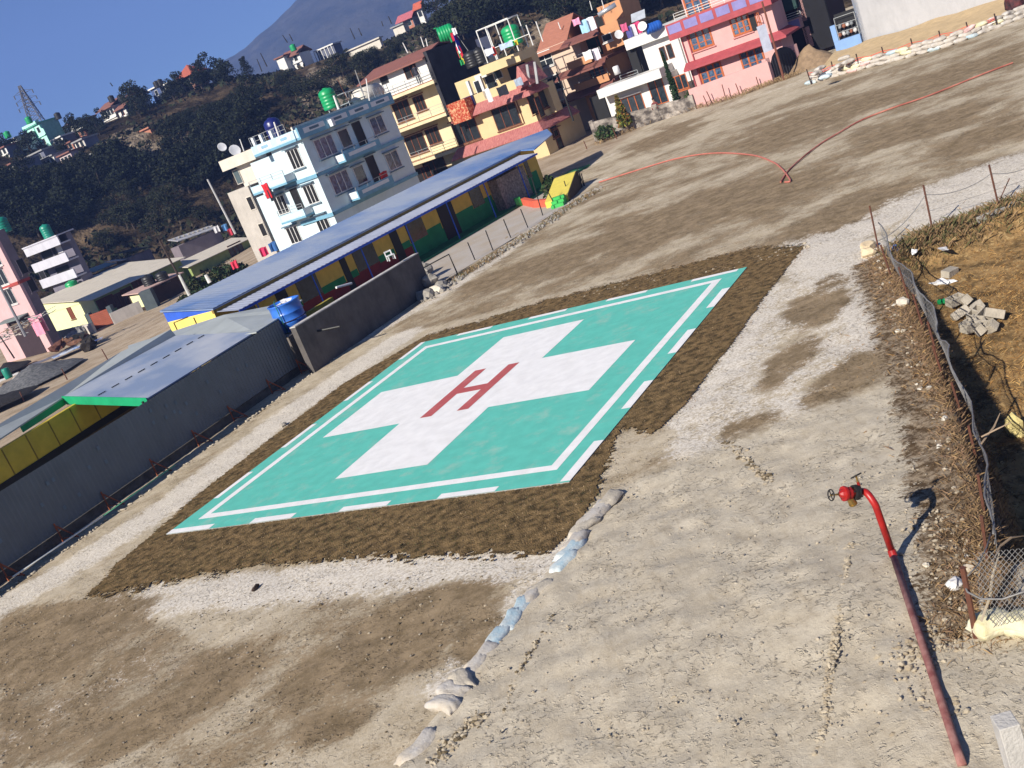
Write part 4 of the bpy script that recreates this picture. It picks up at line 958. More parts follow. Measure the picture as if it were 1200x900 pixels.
# ------------------------------------------------------------------ school building
SF = -0.05
BLR = mat('blue_tin_roof', (.09, .21, .50), .42, .12, .16, stretch=(1, 1.4, 1), spec=.5, col2=(.36, .41, .50), lo=.38, hi=.62, grime=.15)
PALR = mat('pale_tin_roof', (.42, .45, .55), .45, .1, .8, spec=.5, grime=.2)
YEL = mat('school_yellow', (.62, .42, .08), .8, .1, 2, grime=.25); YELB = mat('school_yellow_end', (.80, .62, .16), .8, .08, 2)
BLU = mat('school_blue', (.03, .10, .50), .7, .1, 2); GRN = mat('school_green', (.02, .20, .07), .8, .15, 2); MAR = mat('school_maroon', (.22, .025, .02), .8, .15, 2)
DRK = mat('dark_void', (.012, .012, .013), .6, .1, 2); DKW = mat('dark_window', (.02, .025, .03), .25, .3, 4, spec=.5)
ZE = 2.75; ZC = 2.32
Bp = V3(at(250, 361, ZE)); Cp = V3(at(610, 176, ZE)); Cc0 = V3(at(265, 370, ZC)); Cc1 = V3(at(632, 178, ZC))
su = (Cp - Bp); su.z = 0; SLn = su.length; su.normalize(); sn = Vector((su.y, -su.x, 0))
print('SCHOOL az', math.degrees(math.atan2(su.y, su.x)), SLn, Bp, Cp, 'canopy', (Cc0 - Bp).dot(sn), (Cc0 - Bp).dot(su), (Cc1 - Bp).dot(sn), (Cc1 - Bp).dot(su))
sc_ = empty('school', (Bp.x, Bp.y, 0), 'long low school with a blue tin roof and painted verandah', 'school'); SO = Vector((Bp.x, Bp.y, 0))
def S3(u, nn, z): return tuple(su * u + sn * nn + Vector((0, 0, z)))
def splane(px, py, nn):                      # pixel on vertical plane offset nn -> (u, z)
    p = on_wall(px, py, SO + sn * nn, sn); return (p - SO).dot(su), p.z
# roof plane through B, C and ridge: ridge height so that A projects at (188,364)
best = None
for zr in np.arange(2.9, 5.2, .02):
    for tt in np.arange(1.5, 9, .05):
        p = Bp - sn * tt + Vector((0, 0, zr - ZE)); d = np.array([p.x, p.y, p.z]) - OC; w_ = d @ FW; xx = 600 + FPX * (d @ CX) / w_; yy = 450 + FPX * (d @ CY) / w_
        e_ = (xx - 188) ** 2 + (yy - 364) ** 2
        if best is None or e_ < best[0]: best = (e_, zr, tt)
ZR, WR = best[1], best[2]; print('SCHOOL ridge', best)
slope = (ZR - ZE) / WR
def on_roof(px, py):
    nrm = Vector((sn.x * slope, sn.y * slope, 1)).normalized(); d = V3(ray(px, py)); t = (Bp - V3(OC)).dot(nrm) / d.dot(nrm); return V3(OC) + d * t - SO
E_ = on_roof(607, 155); D1_ = on_roof(641, 151); D2_ = on_roof(647, 157); C1_ = on_roof(626, 175); C2_ = on_roof(610, 176)
A_p = Vector(S3(-.05, -WR, ZR)); B_p = Vector(S3(-.05, 0, ZE))
ue = E_.dot(su); print('E', ue, E_, 'D1', D1_.dot(su), D1_.dot(sn), 'D2', D2_.dot(su), D2_.dot(sn), 'C1', C1_.dot(su), C1_.dot(sn))
mb = MB()
mb.corr(A_p, tuple(su * (SLn + .05)), tuple(B_p - A_p), pitch=.3, amp=.005, nrm=(0, 0, 1))
mb.build('roof', BLR, sc_)
mb = MB(); mb.slab([tuple(B_p - Vector((0, 0, .03))), S3(SLn, 0, ZE - .03), S3(SLn, -WR, ZR - .03), tuple(A_p - Vector((0, 0, .03)))], .05)
mb.slab([S3(SLn, 0, ZE), tuple(C1_), tuple(D2_), tuple(D1_), S3(SLn + .01, -WR, ZR)], .06)
mb.build('roof_deck', BLR, sc_)
# fascia strip between roof and canopy
mb = MB(); mb.box(0, 1, 0, 1, 0, 1); mb = MB(); mb.hexa([S3(-.02, -.06, ZC + .18), S3(SLn, -.06, ZC + .18), S3(SLn, -.2, ZC + .18), S3(-.02, -.2, ZC + .18)], [S3(-.02, -.06, ZE - .07), S3(SLn, -.06, ZE - .07), S3(SLn, -.2, ZE - .07), S3(-.02, -.2, ZE - .07)])
mb.build('fascia', mat('olive_fascia', (.22, .15, .04), .8, .2, 3), sc_)
CWD = max(.8, .5 * ((Cc0 - Bp).dot(sn) + (Cc1 - Bp).dot(sn)))
uc1 = (Cc1 - Bp).dot(su)
cnp = [S3(.1, -.05, ZC + .2), S3(.35, CWD, ZC), S3(uc1, CWD, ZC), S3(uc1 - .3, -.05, ZC + .2)]
mb = MB(); mb.corr(cnp[0], tuple(Vector(cnp[3]) - Vector(cnp[0])), tuple(Vector(cnp[1]) - Vector(cnp[0])), pitch=.3, amp=.01, nrm=(0, 0, 1)); mb.build('canopy', PALR, sc_)
mb = MB(); mb.hexa([S3(.35, CWD + .02, ZC - .12), S3(uc1, CWD + .02, ZC - .12), S3(uc1, CWD + .05, ZC - .12), S3(.35, CWD + .05, ZC - .12)], [S3(.35, CWD + .02, ZC - .01), S3(uc1, CWD + .02, ZC - .01), S3(uc1, CWD + .05, ZC - .01), S3(.35, CWD + .05, ZC - .01)])
mb.build('gutter', BLU, sc_)
UEND = D1_.dot(su)
# walls: main body
mb = MB(); mb.hexa([S3(.1, -.25, SF), S3(SLn + 1.6, -.25, SF), S3(SLn + 1.6, -WR + .1, SF), S3(.1, -WR + .1, SF)], [S3(.1, -.25, ZE - .1), S3(SLn + 1.6, -.25, ZE - .1), S3(SLn + 1.6, -WR + .1, ZE - .1), S3(.1, -WR + .1, ZE - .1)])
mb.build('wall', YEL, sc_)
# end wall: yellow below, blue above (gable)
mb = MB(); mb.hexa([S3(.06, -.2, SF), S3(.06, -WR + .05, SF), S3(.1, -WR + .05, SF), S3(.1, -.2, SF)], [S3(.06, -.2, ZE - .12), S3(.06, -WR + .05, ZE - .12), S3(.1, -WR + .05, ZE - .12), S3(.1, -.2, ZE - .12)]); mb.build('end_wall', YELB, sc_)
mb = MB(); mb.hexa([S3(.06, -.2, ZE - .12), S3(.06, -WR + .05, ZE - .12), S3(.1, -WR + .05, ZE - .12), S3(.1, -.2, ZE - .12)], [S3(.06, -.2, ZE - .1), S3(.06, -WR + .05, ZR - .08), S3(.1, -WR + .05, ZR - .08), S3(.1, -.2, ZE - .1)]); mb.build('gable_panel', BLU, sc_)
mb = MB(); mb.tube([S3(.03, -WR + .5, SF), S3(.03, -WR + .5, ZE - .2), S3(.03, -WR * .55, ZE - .1)], .02, 5).tube([S3(.03, -WR * .45, SF), S3(.03, -WR * .45, ZE - .2)], .02, 5); mb.build('cable', BLK, sc_)
# front painted panels, in picture order (pixel centre, width)
NW = -.25
def spanel(name, u0, u1, z0, z1, mt, th=.012):
    MB().hexa([S3(u0, NW, z0), S3(u1, NW, z0), S3(u1, NW + th, z0), S3(u0, NW + th, z0)], [S3(u0, NW, z1), S3(u1, NW, z1), S3(u1, NW + th, z1), S3(u0, NW + th, z1)]).build(name, mt, sc_)
yel_px = [(343, 338), (262, 403)][:0]
Z0, Z1, Z2, Z3 = SF, .85, 1.2, 2.0
cols = []
for a, b_ in [((301, 363), (322, 350)), ((337, 345), (347, 338)), ((372, 327), (398, 312)), ((405, 305), (412, 300)), ((437, 287), (455, 277)), ((465, 272), (473, 265)), ((494, 256), (510, 246)), ((528, 236), (548, 226)), ((562, 220), (570, 214)), ((606, 200), (614, 195)), ((619, 193), (625, 190))]:
    u0 = splane(a[0], a[1], NW)[0]; u1 = splane(b_[0], b_[1], NW)[0]; cols.append((u0, u1))
print('panels', [(round(a, 1), round(b_, 1)) for a, b_ in cols])
dark_mid = splane(500, 275, NW)[0]
prev = .3
for k, (u0, u1) in enumerate(cols):
    low = MAR if u0 < dark_mid else GRN
    spanel('green_band', u0, u1, Z1, Z2, GRN); spanel('dado', prev, u1, Z0, Z1, low)
    if u0 - prev > .3:
        door = (k % 2 == 1)
        if door:
            MB().hexa([S3(prev + .08, NW, SF), S3(u0 - .02, NW, SF), S3(u0 - .02, NW + .03, SF), S3(prev + .08, NW + .03, SF)], [S3(prev + .08, NW, Z3), S3(u0 - .02, NW, Z3), S3(u0 - .02, NW + .03, Z3), S3(prev + .08, NW + .03, Z3)]).build('doorway', DRK, sc_)
        else:
            spanel('band', prev, u0, Z1, .95, low)
            f = MB(); f.hexa([S3(prev + .05, NW, .96), S3(u0 - .02, NW, .96), S3(u0 - .02, NW + .03, .96), S3(prev + .05, NW + .03, .96)], [S3(prev + .05, NW, Z3), S3(u0 - .02, NW, Z3), S3(u0 - .02, NW + .03, Z3), S3(prev + .05, NW + .03, Z3)])
            w_ = f.build('window', DKW, sc_)
    prev = u1
u = 1.5
while u < uc1 - .5:
    MB().tube([S3(u, CWD - .1, SF), S3(u, CWD - .1, ZC - .02)], .035, 6).build('column', BLU, sc_); u += 3.6
mb = MB(); mb.hexa([S3(.1, -.3, -.2), S3(UEND - 1, -.3, -.2), S3(UEND - 1, CWD + .1, -.2), S3(.1, CWD + .1, -.2)], [S3(.1, -.3, .12), S3(UEND - 1, -.3, .12), S3(UEND - 1, CWD + .1, .12), S3(.1, CWD + .1, .12)])
mb.build('verandah_floor', mat('green_floor', (.025, .17, .07), .7, .2, 2), sc_)
# stone front of the last bay
a0_ = splane(575, 235, .9); 
u0_ = splane(580, 238, NW)[0]; u1_ = splane(608, 212, NW)[0]
print('stone bay', u0_, u1_)
q = MB().hexa([S3(u0_, NW, SF), S3(u1_, NW, SF), S3(u1_, .45, SF), S3(u0_, .45, SF)], [S3(u0_, NW, 1.95), S3(u1_, NW, 1.95), S3(u1_, .45, 1.95), S3(u0_, .45, 1.95)]); q.build('stone_front', mat('dressed_stone', (.20, .16, .14), .95, .3, 7, bump=.8, bscale=6, col2=(.34, .28, .25)), sc_)
# green table tennis table
tt = empty('table', at(562, 252, 0.1), 'dark green table standing on the sunny yard before the school', 'table', rz=math.atan2(su.y, su.x))
MB().box(-1.37, 1.37, -.7, .7, .70, .75).build('tabletop', mat('table_green', (.03, .28, .19), .5), tt)
for a in (-1.1, 1.1):
    for c_ in (-.5, .5): MB().box(a - .03, a + .03, c_ - .03, c_ + .03, 0, .70).build('leg', BLK, tt)
# small white board H-shaped object on compound wall -> plastic chair
q = on_wall(462, 305, ca, cn); ch = empty('chair', (q.x - .1, q.y + .1, q.z + .04), 'small white chair frame standing on the compound wall top', 'chair', rz=.4)
WM = mat('white_metal', (.75, .75, .75), .4)
for a in (-.14, .14):
    for c_ in (-.12, .12): MB().box(a - .02, a + .02, c_ - .02, c_ + .02, 0, .22 if c_ < 0 else .42).build('leg', WM, ch)
MB().box(-.16, .16, -.14, .14, .2, .23).build('seat', WM, ch); MB().box(-.12, .12, .11, .13, .36, .42).build('backrest', WM, ch)
q0, q1 = V3(atD(394, 337, 45)), V3(atD(412, 332, 45.6)); o = MB().tube([(0, 0, 0), tuple(q1 - q0)], .05, 8).build('lamp_tube', WM, label='white tube lamp arm above the compound wall', cat='lamp'); o.location = q0
# yellow low wall piece behind the compound wall
y0 = V3(atD(355, 350, 44)); 
yw = MB(); obox(yw, (0, 0, 0), cu, 4.2, -cn, .2, -1, 1.75 - 0.0); o = yw.build('yellow_wall', mat('olive_yellow', (.30, .24, .03), .8, .15, 2, grime=.3), label='low olive yellow wall behind the compound wall coping', cat='wall'); q = ca - cn * 1.6 + cu * .3; o.location = (q.x, q.y, 0)

# ------------------------------------------------------------------ bright planter wall, steps and slide in the yard
REDW = mat('orange_red_paint', (.62, .12, .07), .7, .1, 3); BGR = mat('bright_green_paint', (.05, .42, .09), .6, .1, 3); BYE = mat('bright_yellow_paint', (.68, .56, .10), .6, .06, 3)
pl_ = empty('planter', at(612, 243), 'low red wall with bright green end blocks in the school yard', 'planter'); PO = V3(at(612, 243))
pts = [V3(at(613, 241)), V3(at(626, 244)), V3(at(640, 243)), V3(at(656, 238))]
for a, b_ in zip(pts[:-1], pts[1:]):
    d = (b_ - a).normalized(); nn = Vector((-d.y, d.x, 0)); mb = MB(); obox(mb, a - PO, d, (b_ - a).length + .02, nn, .25, -.1, .42); mb.build('wall_segment', REDW, pl_)
mb = MB(); obox(mb, pts[0] - PO - Vector((.35, 0, 0)), Vector((1, 0, 0)), .33, Vector((0, 1, 0)), .5, -.1, .55); mb.build('end_block', BGR, pl_)
sl_ = empty('slide', at(662, 235), 'yellow topped concrete play slide with bright green steps', 'slide'); LO = V3(at(662, 235))
a = V3(at(667, 236)); b_ = V3(at(682, 219)); top = V3(atD(674, 202, math.hypot(b_.x, b_.y) - .6)); 
d = (b_ - a).normalized(); nn = Vector((-d.y, d.x, 0)); hh = top.z; ln = (b_ - a).length
mb = MB(); p = [(0, 0, 0), (ln, 0, 0), (ln, 0, hh), (ln - .35, 0, hh), (0, 0, .35)]
def LQ(x, y, z): return tuple(a - LO + d * x + nn * y + Vector((0, 0, z)))
mb = MB(); mb.hexa([LQ(x, -.02, z) for x, y, z in p], [LQ(x, -.06, z) for x, y, z in p]); mb.build('dark_side', mat('dark_side_brown', (.05, .035, .02), .8, .2, 3), sl_)  # side plate coloured dark brown
mb = MB(); mb.hexa([LQ(x, 0, z) for x, y, z in p], [LQ(x, 1.3, z) for x, y, z in p]); mb.build('slide_body', BYE, sl_)
for k in range(3):
    MB().box(0, .3, 0, .7, 0, .2 + .14 * k).build('step', BGR, sl_); o = sl_.children[-1]; o.location = Vector(LQ(-.95 + .32 * k, .1, 0)); o.rotation_euler = (0, 0, math.atan2(d.y, d.x))
mb = MB(); mb.tube([LQ(ln + .1, -.1, 0), LQ(ln + .05, -.1, hh + .1)], .03, 6).tube([LQ(ln + .1, .8, 0), LQ(ln + .05, .8, hh + .1)], .03, 6); mb.build('ladder_rail', BLK, sl_)
# young plant in planter
def bush(name, p, r, h, nleaf, mts, label, cat='shrub', seed=1, leaf=.08, stem=True, group=None, cone=False):
    rs = np.random.RandomState(seed); t = empty(name, p, label, cat, group=group); mb = MB()
    for k in range(nleaf):
        th = rs.rand() * 6.28; zz = rs.rand(); rr = r * (rs.rand() ** .5) * ((1 - zz) ** .8 if cone else math.sin(min(1, zz * .9 + .15) * math.pi) ** .6)
        clump = .75 + .35 * noise.noise(Vector((math.cos(th) * 2 + seed, math.sin(th) * 2, zz * 4)))
        x, y, z = rr * clump * math.cos(th), rr * clump * math.sin(th), .1 * h + zz * h * .95
        a = rs.randn(3); a /= np.linalg.norm(a); b_ = np.cross(a, rs.randn(3)); b_ /= np.linalg.norm(b_); s_ = leaf * (.6 + .8 * rs.rand())
        c0 = np.array([x, y, z]); mb.cur = rs.randint(len(mts)); mb.quad(c0 - a * s_, c0 - b_ * s_ * .5, c0 + a * s_, c0 + b_ * s_ * .5)
    mb.build('foliage', mts, t)
    if stem: MB().tube([(0, 0, -.1), (0, 0, h * .9)], [r * .12, r * .03], 6).build('stem', TW, t)
    return t
GL = [mat('leaf_dark', (.02, .045, .015), .8), mat('leaf_mid', (.045, .085, .025), .8), mat('leaf_dull', (.05, .055, .02), .8)]
bush('plant', at(647, 233), .5, 1.0, 160, GL, 'small green plant behind the red planter wall', 'plant', 4, .16)
# ------------------------------------------------------------------ tin sheds behind the tin wall
GTR = mat('grey_tin_roof', (.40, .43, .42), .5, .1, .6, spec=.4, grime=.2); BTR = mat('bluegrey_tin_roof', (.26, .33, .47), .45, .12, .45, stretch=(.5, .5, 3), spec=.5, col2=(.48, .50, .54), lo=.4, hi=.6)
GFA = mat('green_fascia', (.01, .30, .13), .6, .1, 2); SYL = mat('shed_yellow', (.60, .45, .05), .8, .1, 2)
def az_at(px, py, z): return V3(at(px, py, z))
zi = ZT - .01
sh = empty('open_shed', (wa0.x, wa0.y, 0), 'open sided shed with a bluish tin roof and green fascia behind the tin wall', 'shed'); HO = Vector((wa0.x, wa0.y, 0))
q = lambda p: tuple(V3(p) - HO)
# roof 2 corners: right edge along wall top, left edge along the junction with roof 1
Zj = ZT + .55
r_near_R = az_at(172, 467, zi); r_far_R = az_at(298, 389, zi)
r_near_L = az_at(73, 465, Zj); r_far_L = az_at(206, 393, Zj)
mb = MB(); al = r_far_L - r_near_L
mb.slab([q(r_near_R), q(r_far_R), q(r_far_L), q(r_near_L)], .05).build('roof', BTR, sh)
mb = MB()
for s_ in (.42,):
    for k in range(9):
        mb = MB(); a = r_near_L.lerp(r_near_R, s_).lerp(r_far_L.lerp(r_far_R, s_), k / 9 + .02); b_ = r_near_L.lerp(r_near_R, s_).lerp(r_far_L.lerp(r_far_R, s_), k / 9 + .08)
        mb.tube([q(a + Vector((0, 0, .03))), q(b_ + Vector((0, 0, .03)))], .018, 4).build('shadow_dash', DRK, sh)  # dark dashes standing for a row of shadows on the roof
mb = MB(); d7 = Vector((0, 0, -.9)); mb.hexa([q(r_near_R + d7), q(r_far_R + d7), q(r_far_R + d7 - wn * .03), q(r_near_R + d7 - wn * .03)], [q(r_near_R - Vector((0, 0, .06))), q(r_far_R - Vector((0, 0, .06))), q(r_far_R - wn * .03 - Vector((0, 0, .06))), q(r_near_R - wn * .03 - Vector((0, 0, .06)))]).build('side_sheet', TINW, sh)
# end fascia facing viewer
dn_ = Vector((0, 0, -.28))
fs_ = (r_near_R - r_near_L).normalized(); ft = Vector((-wu.x, -wu.y, 0)) * .03
mb = MB(); mb.hexa([q(r_near_L + dn_), q(r_near_R + dn_), q(r_near_R + dn_ + ft), q(r_near_L + dn_ + ft)], [q(r_near_L + Vector((0, 0, .03))), q(r_near_R + Vector((0, 0, .03))), q(r_near_R + ft + Vector((0, 0, .03))), q(r_near_L + ft + Vector((0, 0, .03)))]).build('fascia', GFA, sh)
# green ceiling panel under the front edge
a, b_ = r_near_L + Vector((0, 0, -.29)), r_near_R + Vector((0, 0, -.1))
mb = MB(); mb.slab([q(a - Vector((0, 0, 0))), q(a.lerp(b_, .72)), q(a.lerp(b_, .72) + wu * 2.2 + Vector((0, 0, -.2))), q(a + wu * 2.2 + Vector((0, 0, -.25)))], .03).build('ceiling_panel', GFA, sh)
for k in range(5):
    for s_ in (.12,):
        p = r_near_R.lerp(r_far_R, k / 4) - wn * .25 - HO; MB().tube([(p.x, p.y, -.7), (p.x, p.y, zi - .06)], .05, 6).build('pillar', BLK, sh)
# extension roof to the far end
ex_ = empty('lean_to', (wa0.x, wa0.y, 0), 'grey tin lean-to roof at the far end behind the tin wall', 'shed')
z3 = zi; f1 = az_at(300, 389, z3 + .02); f2 = az_at(354, 351, z3 - .1); f3 = az_at(262, 369, z3 + .35); f4 = az_at(150, 419, z3 + .3)
f5 = az_at(206, 392, z3 + .5)
mb = MB(); mb.slab([q(f1), q(az_at(343, 362, z3 - .1)), q(f2), q(f3), q(az_at(150, 405, z3 + .3)), q(az_at(152, 420, z3 + .3))], .05).build('roof', GTR, ex_)
p = (f2 + f1) / 2 - HO; 
for s_ in (.1, .9):
    p = f1.lerp(f2, s_) - wn * .3 - HO; MB().tube([(p.x, p.y, -.7), (p.x, p.y, z3 - .1)], .05, 6).build('pillar', BLK, ex_)
mb = MB(); w0 = f1 - wn * 2.2 - HO; obox(mb, w0, wu, 4.5, -wn, .15, -.8, z3 - .2); mb.build('wall', mat('shed_grey', (.25, .25, .25)), ex_)
# roof 1: long strip shed with yellow wall
ls = empty('long_shed', (wa0.x, wa0.y, 0), 'long narrow shed with a grey tin roof and yellow panelled wall', 'shed')
Z1_ = Zj + .02
a0 = az_at(-60, 522, Z1_ - .1); a1 = az_at(0, 516, Z1_)            # near edge
e_near = az_at(-40, 540, Z1_ - .05); e_j = az_at(73, 466, Z1_ - .04); e_far = az_at(206, 393, Z1_ - .04)
g_near = az_at(-40, 520, Z1_ + .25); g_mid = az_at(142, 412, Z1_ + .25); g_far = az_at(200, 386, Z1_ + .25)
mb = MB(); mb.slab([q(e_near), q(e_j), q(e_far), q(g_far), q(g_mid), q(g_near)], .05).build('roof', GTR, ls)
mb = MB(); mb.hexa([q(e_near + dn_ - wn * .0), q(e_j + dn_), q(e_j + dn_ - wn * .04), q(e_near + dn_ - wn * .04)], [q(e_near + Vector((0, 0, -.055))), q(e_j + Vector((0, 0, -.055))), q(e_j - wn * .04 + Vector((0, 0, -.055))), q(e_near - wn * .04 + Vector((0, 0, -.055)))])
j2 = az_at(23, 498, Z1_ - .04)
mb = MB(); mb.hexa([q(j2 + dn_), q(e_j + dn_), q(e_j + dn_ - wn * .04), q(j2 + dn_ - wn * .04)], [q(j2 + Vector((0, 0, -.055))), q(e_j + Vector((0, 0, -.055))), q(e_j - wn * .04 + Vector((0, 0, -.055))), q(j2 - wn * .04 + Vector((0, 0, -.055)))]).build('fascia', GFA, ls)
wy = e_near - wn * .25; du = (e_far - e_near); du.z = 0; dul = du.length; du.normalize(); dnn = Vector((du.y, -du.x, 0))
mb = MB(); obox(mb, wy - HO, du, dul, -dnn, .2, -.9, Z1_ - .35); mb.build('wall', SYL, ls)
mb = MB(); obox(mb, wy - HO + dnn * .015, du, dul, -dnn, .01, 1.25, 1.5); mb.build('shade_band', DRK, ls)  # black strip painted for the shade of the open void
mb = MB(); obox(mb, wy - HO + dnn * .02, du, dul, -dnn, .012, -.5, 1.25); mb.build('lower_wall', mat('void_shade_brown', (.10, .07, .03), .8), ls)  # lower wall darkened in colour for the shade under the roof
u = .4
while u < dul:
    mb = MB(); obox(mb, wy - HO + du * u + dnn * .02, du, .04, -dnn, .03, 1.5, Z1_ - .38); mb.build('batten', mat('olive_batten', (.25, .18, .03)), ls); u += 1.1
# ------------------------------------------------------------------ town houses
GLS = mat('window_glass', (.025, .035, .045), .12, .3, 3, spec=.7); GLB = mat('window_glass_blue', (.03, .06, .12), .15, .4, 4, spec=.7, col2=(.10, .16, .26))
WFR = mat('white_frame', (.62, .62, .60), .6); BRF = mat('brown_frame', (.16, .05, .025), .6, .2, 6); ORF = mat('orange_wood_frame', (.42, .11, .03), .6, .15, 6); DKF = mat('dark_frame', (.05, .05, .05), .6)
RAIL = mat('grey_railing', (.35, .37, .38), .5, .1, 5, metal=.4)
class House:
    """root at the near corner; local X runs left along the sunlit face (negative), Y recedes along the shaded face"""
    def __init__(s, name, label, px, py, D, az, z0, cat='house', group=None):
        s.o = V3(atD(px, py, D)); s.o.z = z0; s.az = R_(az); s.z0 = z0
        s.X = Vector((math.cos(s.az), math.sin(s.az), 0)); s.Y = Vector((-math.sin(s.az), math.cos(s.az), 0))
        s.root = empty(name, s.o, label, cat, rz=s.az, group=group)
    def hit(s, px, py, face='A', off=0.0):
        nrm = -s.Y if face == 'A' else s.X
        p = on_wall(px, py, s.o + nrm * off, nrm) - s.o
        return (p.dot(s.X) if face == 'A' else p.dot(s.Y)), p.z
    def P(s, face, u, n_, z):
        return (u, -n_, z) if face == 'A' else (n_, u, z)
    def fbox(s, mb, face, u0, u1, n0, n1, z0, z1):
        a = s.P(face, u0, n0, z0); b_ = s.P(face, u1, n1, z1); return mb.box(a[0], b_[0], a[1], b_[1], a[2], b_[2])
    def part(s, name, mt, face, u0, u1, n0, n1, z0, z1, parent=None, bevel=0):
        mb = MB(); s.fbox(mb, face, u0, u1, n0, n1, z0, z1); return mb.build(name, mt, parent or s.root, bevel=bevel)
    def body(s, name, mt, x0, x1, y0, y1, z0, z1, parent=None):
        return MB().box(x0, x1, y0, y1, z0, z1).build(name, mt, parent or s.root)
    def window(s, px, py, w_, h, face='A', panes=2, frame=WFR, glass=GLS, lintel=True, off=0.0, name='window', sill=True, zc=None, lm=None, uc=None, bars=0, ft=.06):
        if uc is None: u, z = s.hit(px, py, face, off)
        else: u, z = uc, zc
        if zc is not None: z = zc
        mb = MB(); n0, n1 = off + .0, off + .05
        u0, u1, z0, z1 = u - w_ / 2, u + w_ / 2, z - h / 2, z + h / 2; t = ft
        s.fbox(mb, face, u0, u1, n0, n1, z0, z0 + t); s.fbox(mb, face, u0, u1, n0, n1, z1 - t, z1)
        for k in range(panes + 1):
            c_ = u0 + t / 2 + (w_ - t) * k / panes; s.fbox(mb, face, c_ - t / 2, c_ + t / 2, n0, n1, z0 + t, z1 - t)
        for k in range(bars):
            zz = z0 + (h) * (k + 1) / (bars + 1); s.fbox(mb, face, u0 + t, u1 - t, n0, n1 - .015, zz - .025, zz + .025)
        f = mb.build(name, frame, s.root)
        s.part('pane', glass, face, u0 + t, u1 - t, n0, n0 + .015, z0 + t, z1 - t, f)
        if lintel: s.part('lintel', lm or frame, face, u0 - .15, u1 + .15, off, off + .28, z1 + .08, z1 + .16, f)
        if sill: s.part('sill', lm or frame, face, u0 - .08, u1 + .08, off, off + .12, z0 - .12, z0 - .04, f)
        return u, z
    def opening(s, name, px, py, w_, h, face='A', mt=None, off=0.0, zc=None):
        u, z = s.hit(px, py, face, off); z = zc if zc is not None else z
        s.part(name, mt or DRK, face, u - w_ / 2, u + w_ / 2, off, off + .012, z - h / 2, z + h / 2); return u, z
    def railing(s, face, u0, u1, n_, z, h=.8, mt=None, bars=3, name='railing', step=1.2):
        mb = MB(); P = lambda u, zz: s.P(face, u, n_, zz)
        for k in range(bars): mb.tube([P(u0, z + h * (k + 1) / bars), P(u1, z + h * (k + 1) / bars)], .022, 4)
        q = max(1, int(abs(u1 - u0) / step))
        for k in range(q + 1): mb.tube([P(u0 + (u1 - u0) * k / q, z), P(u0 + (u1 - u0) * k / q, z + h)], .025, 4)
        return mb.build(name, mt or RAIL, s.root)
    def wpos(s, x, y, z): return s.o + s.X * x + s.Y * y + Vector((0, 0, z))
GTK = mat('green_tank_plastic', (.01, .30, .10), .4, .1, 2, spec=.5); BTK = mat('black_tank_plastic', (.02, .02, .022), .45, .1, 2, spec=.4); BLT = mat('navy_tank_plastic', (.01, .015, .12), .35, .1, 2, spec=.5); TTK = mat('teal_tank_plastic', (.01, .22, .15), .4, .1, 2, spec=.5)
def tank(p, r, h, mt, label, legs=0.0, ribbed=True, horiz=False):
    t = empty('water_tank', p, label, 'water tank')
    if legs:
        for a in range(4): MB().tube([(r * .7 * math.cos(a * 1.571 + .8), r * .7 * math.sin(a * 1.571 + .8), 0), (r * .7 * math.cos(a * 1.571 + .8), r * .7 * math.sin(a * 1.571 + .8), legs)], .03, 5).build('leg', mat('white_legs', (.6, .6, .58)), t)
    pr = [(r * .95, legs), (r, legs + .05)]
    n_ = 5
    for k in range(n_):
        z = legs + .05 + (h * .8) * k / n_; pr += [(r, z + .01), (r * (1.04 if ribbed else 1), z + h * .04), (r * (1.04 if ribbed else 1), z + h * .08), (r, z + h * .11)]
    pr += [(r, legs + h * .86), (r * .7, legs + h * .96), (r * .3, legs + h)]
    if horiz:
        o = MB().lathe([(a, b_ - legs) for a, b_ in pr], (0, 0, 0), 16).build('tank_body', mt, t, True); o.rotation_euler = (0, R_(90), 0); o.location = (0, 0, r + legs)
    else: MB().lathe(pr, (0, 0, 0), 16).build('tank_body', mt, t, True)
    MB().lathe([(r * .28, 0), (r * .28, .06)], (0, 0, (legs + h) if not horiz else legs + r * 2), 10).build('lid', mt, t)
    return t
def pole(base, top, r, mt, label, name='pole', cat='pole', D=None, extra=None):
    q0 = V3(base); q1 = V3(top); mb = MB().tube([(0, 0, 0), tuple(q1 - q0)], [r, r * .75], 8); o = mb.build(name, mt, label=label, cat=cat); o.location = q0; return o
def ppole(bpx, tpx, D, r, mt, label, **k):
    b_ = atD(bpx[0], bpx[1], D); d = ray(*tpx); t = b_[1] / d[1]; return pole(b_, OC + d * t, r, mt, label, **k)
def laundry(p, w_, h, mt, label, rz=0, name='cloth', cat='laundry', seed=1):
    mb = MB(); n_ = 5
    for i in range(n_):
        for j in range(3):
            f = lambda i, j: (w_ * (i / n_ - .5), .06 * math.sin(i * 2 + seed) * (j > 0), -h * j / 3 + .03 * math.sin(i * 1.3 + seed + j))
            mb.hexa([f(i, j), f(i + 1, j), f(i + 1, j + 1), f(i, j + 1)], [(x, y + .012, z) for x, y, z in (f(i, j), f(i + 1, j), f(i + 1, j + 1), f(i, j + 1))])
    o = mb.build(name, mt, label=label, cat=cat); o.location = tuple(map(float, p)); o.rotation_euler = (0, 0, rz); return o
def clm(n_, c): return mat('cloth_' + n_, c, .9, .1, 4)

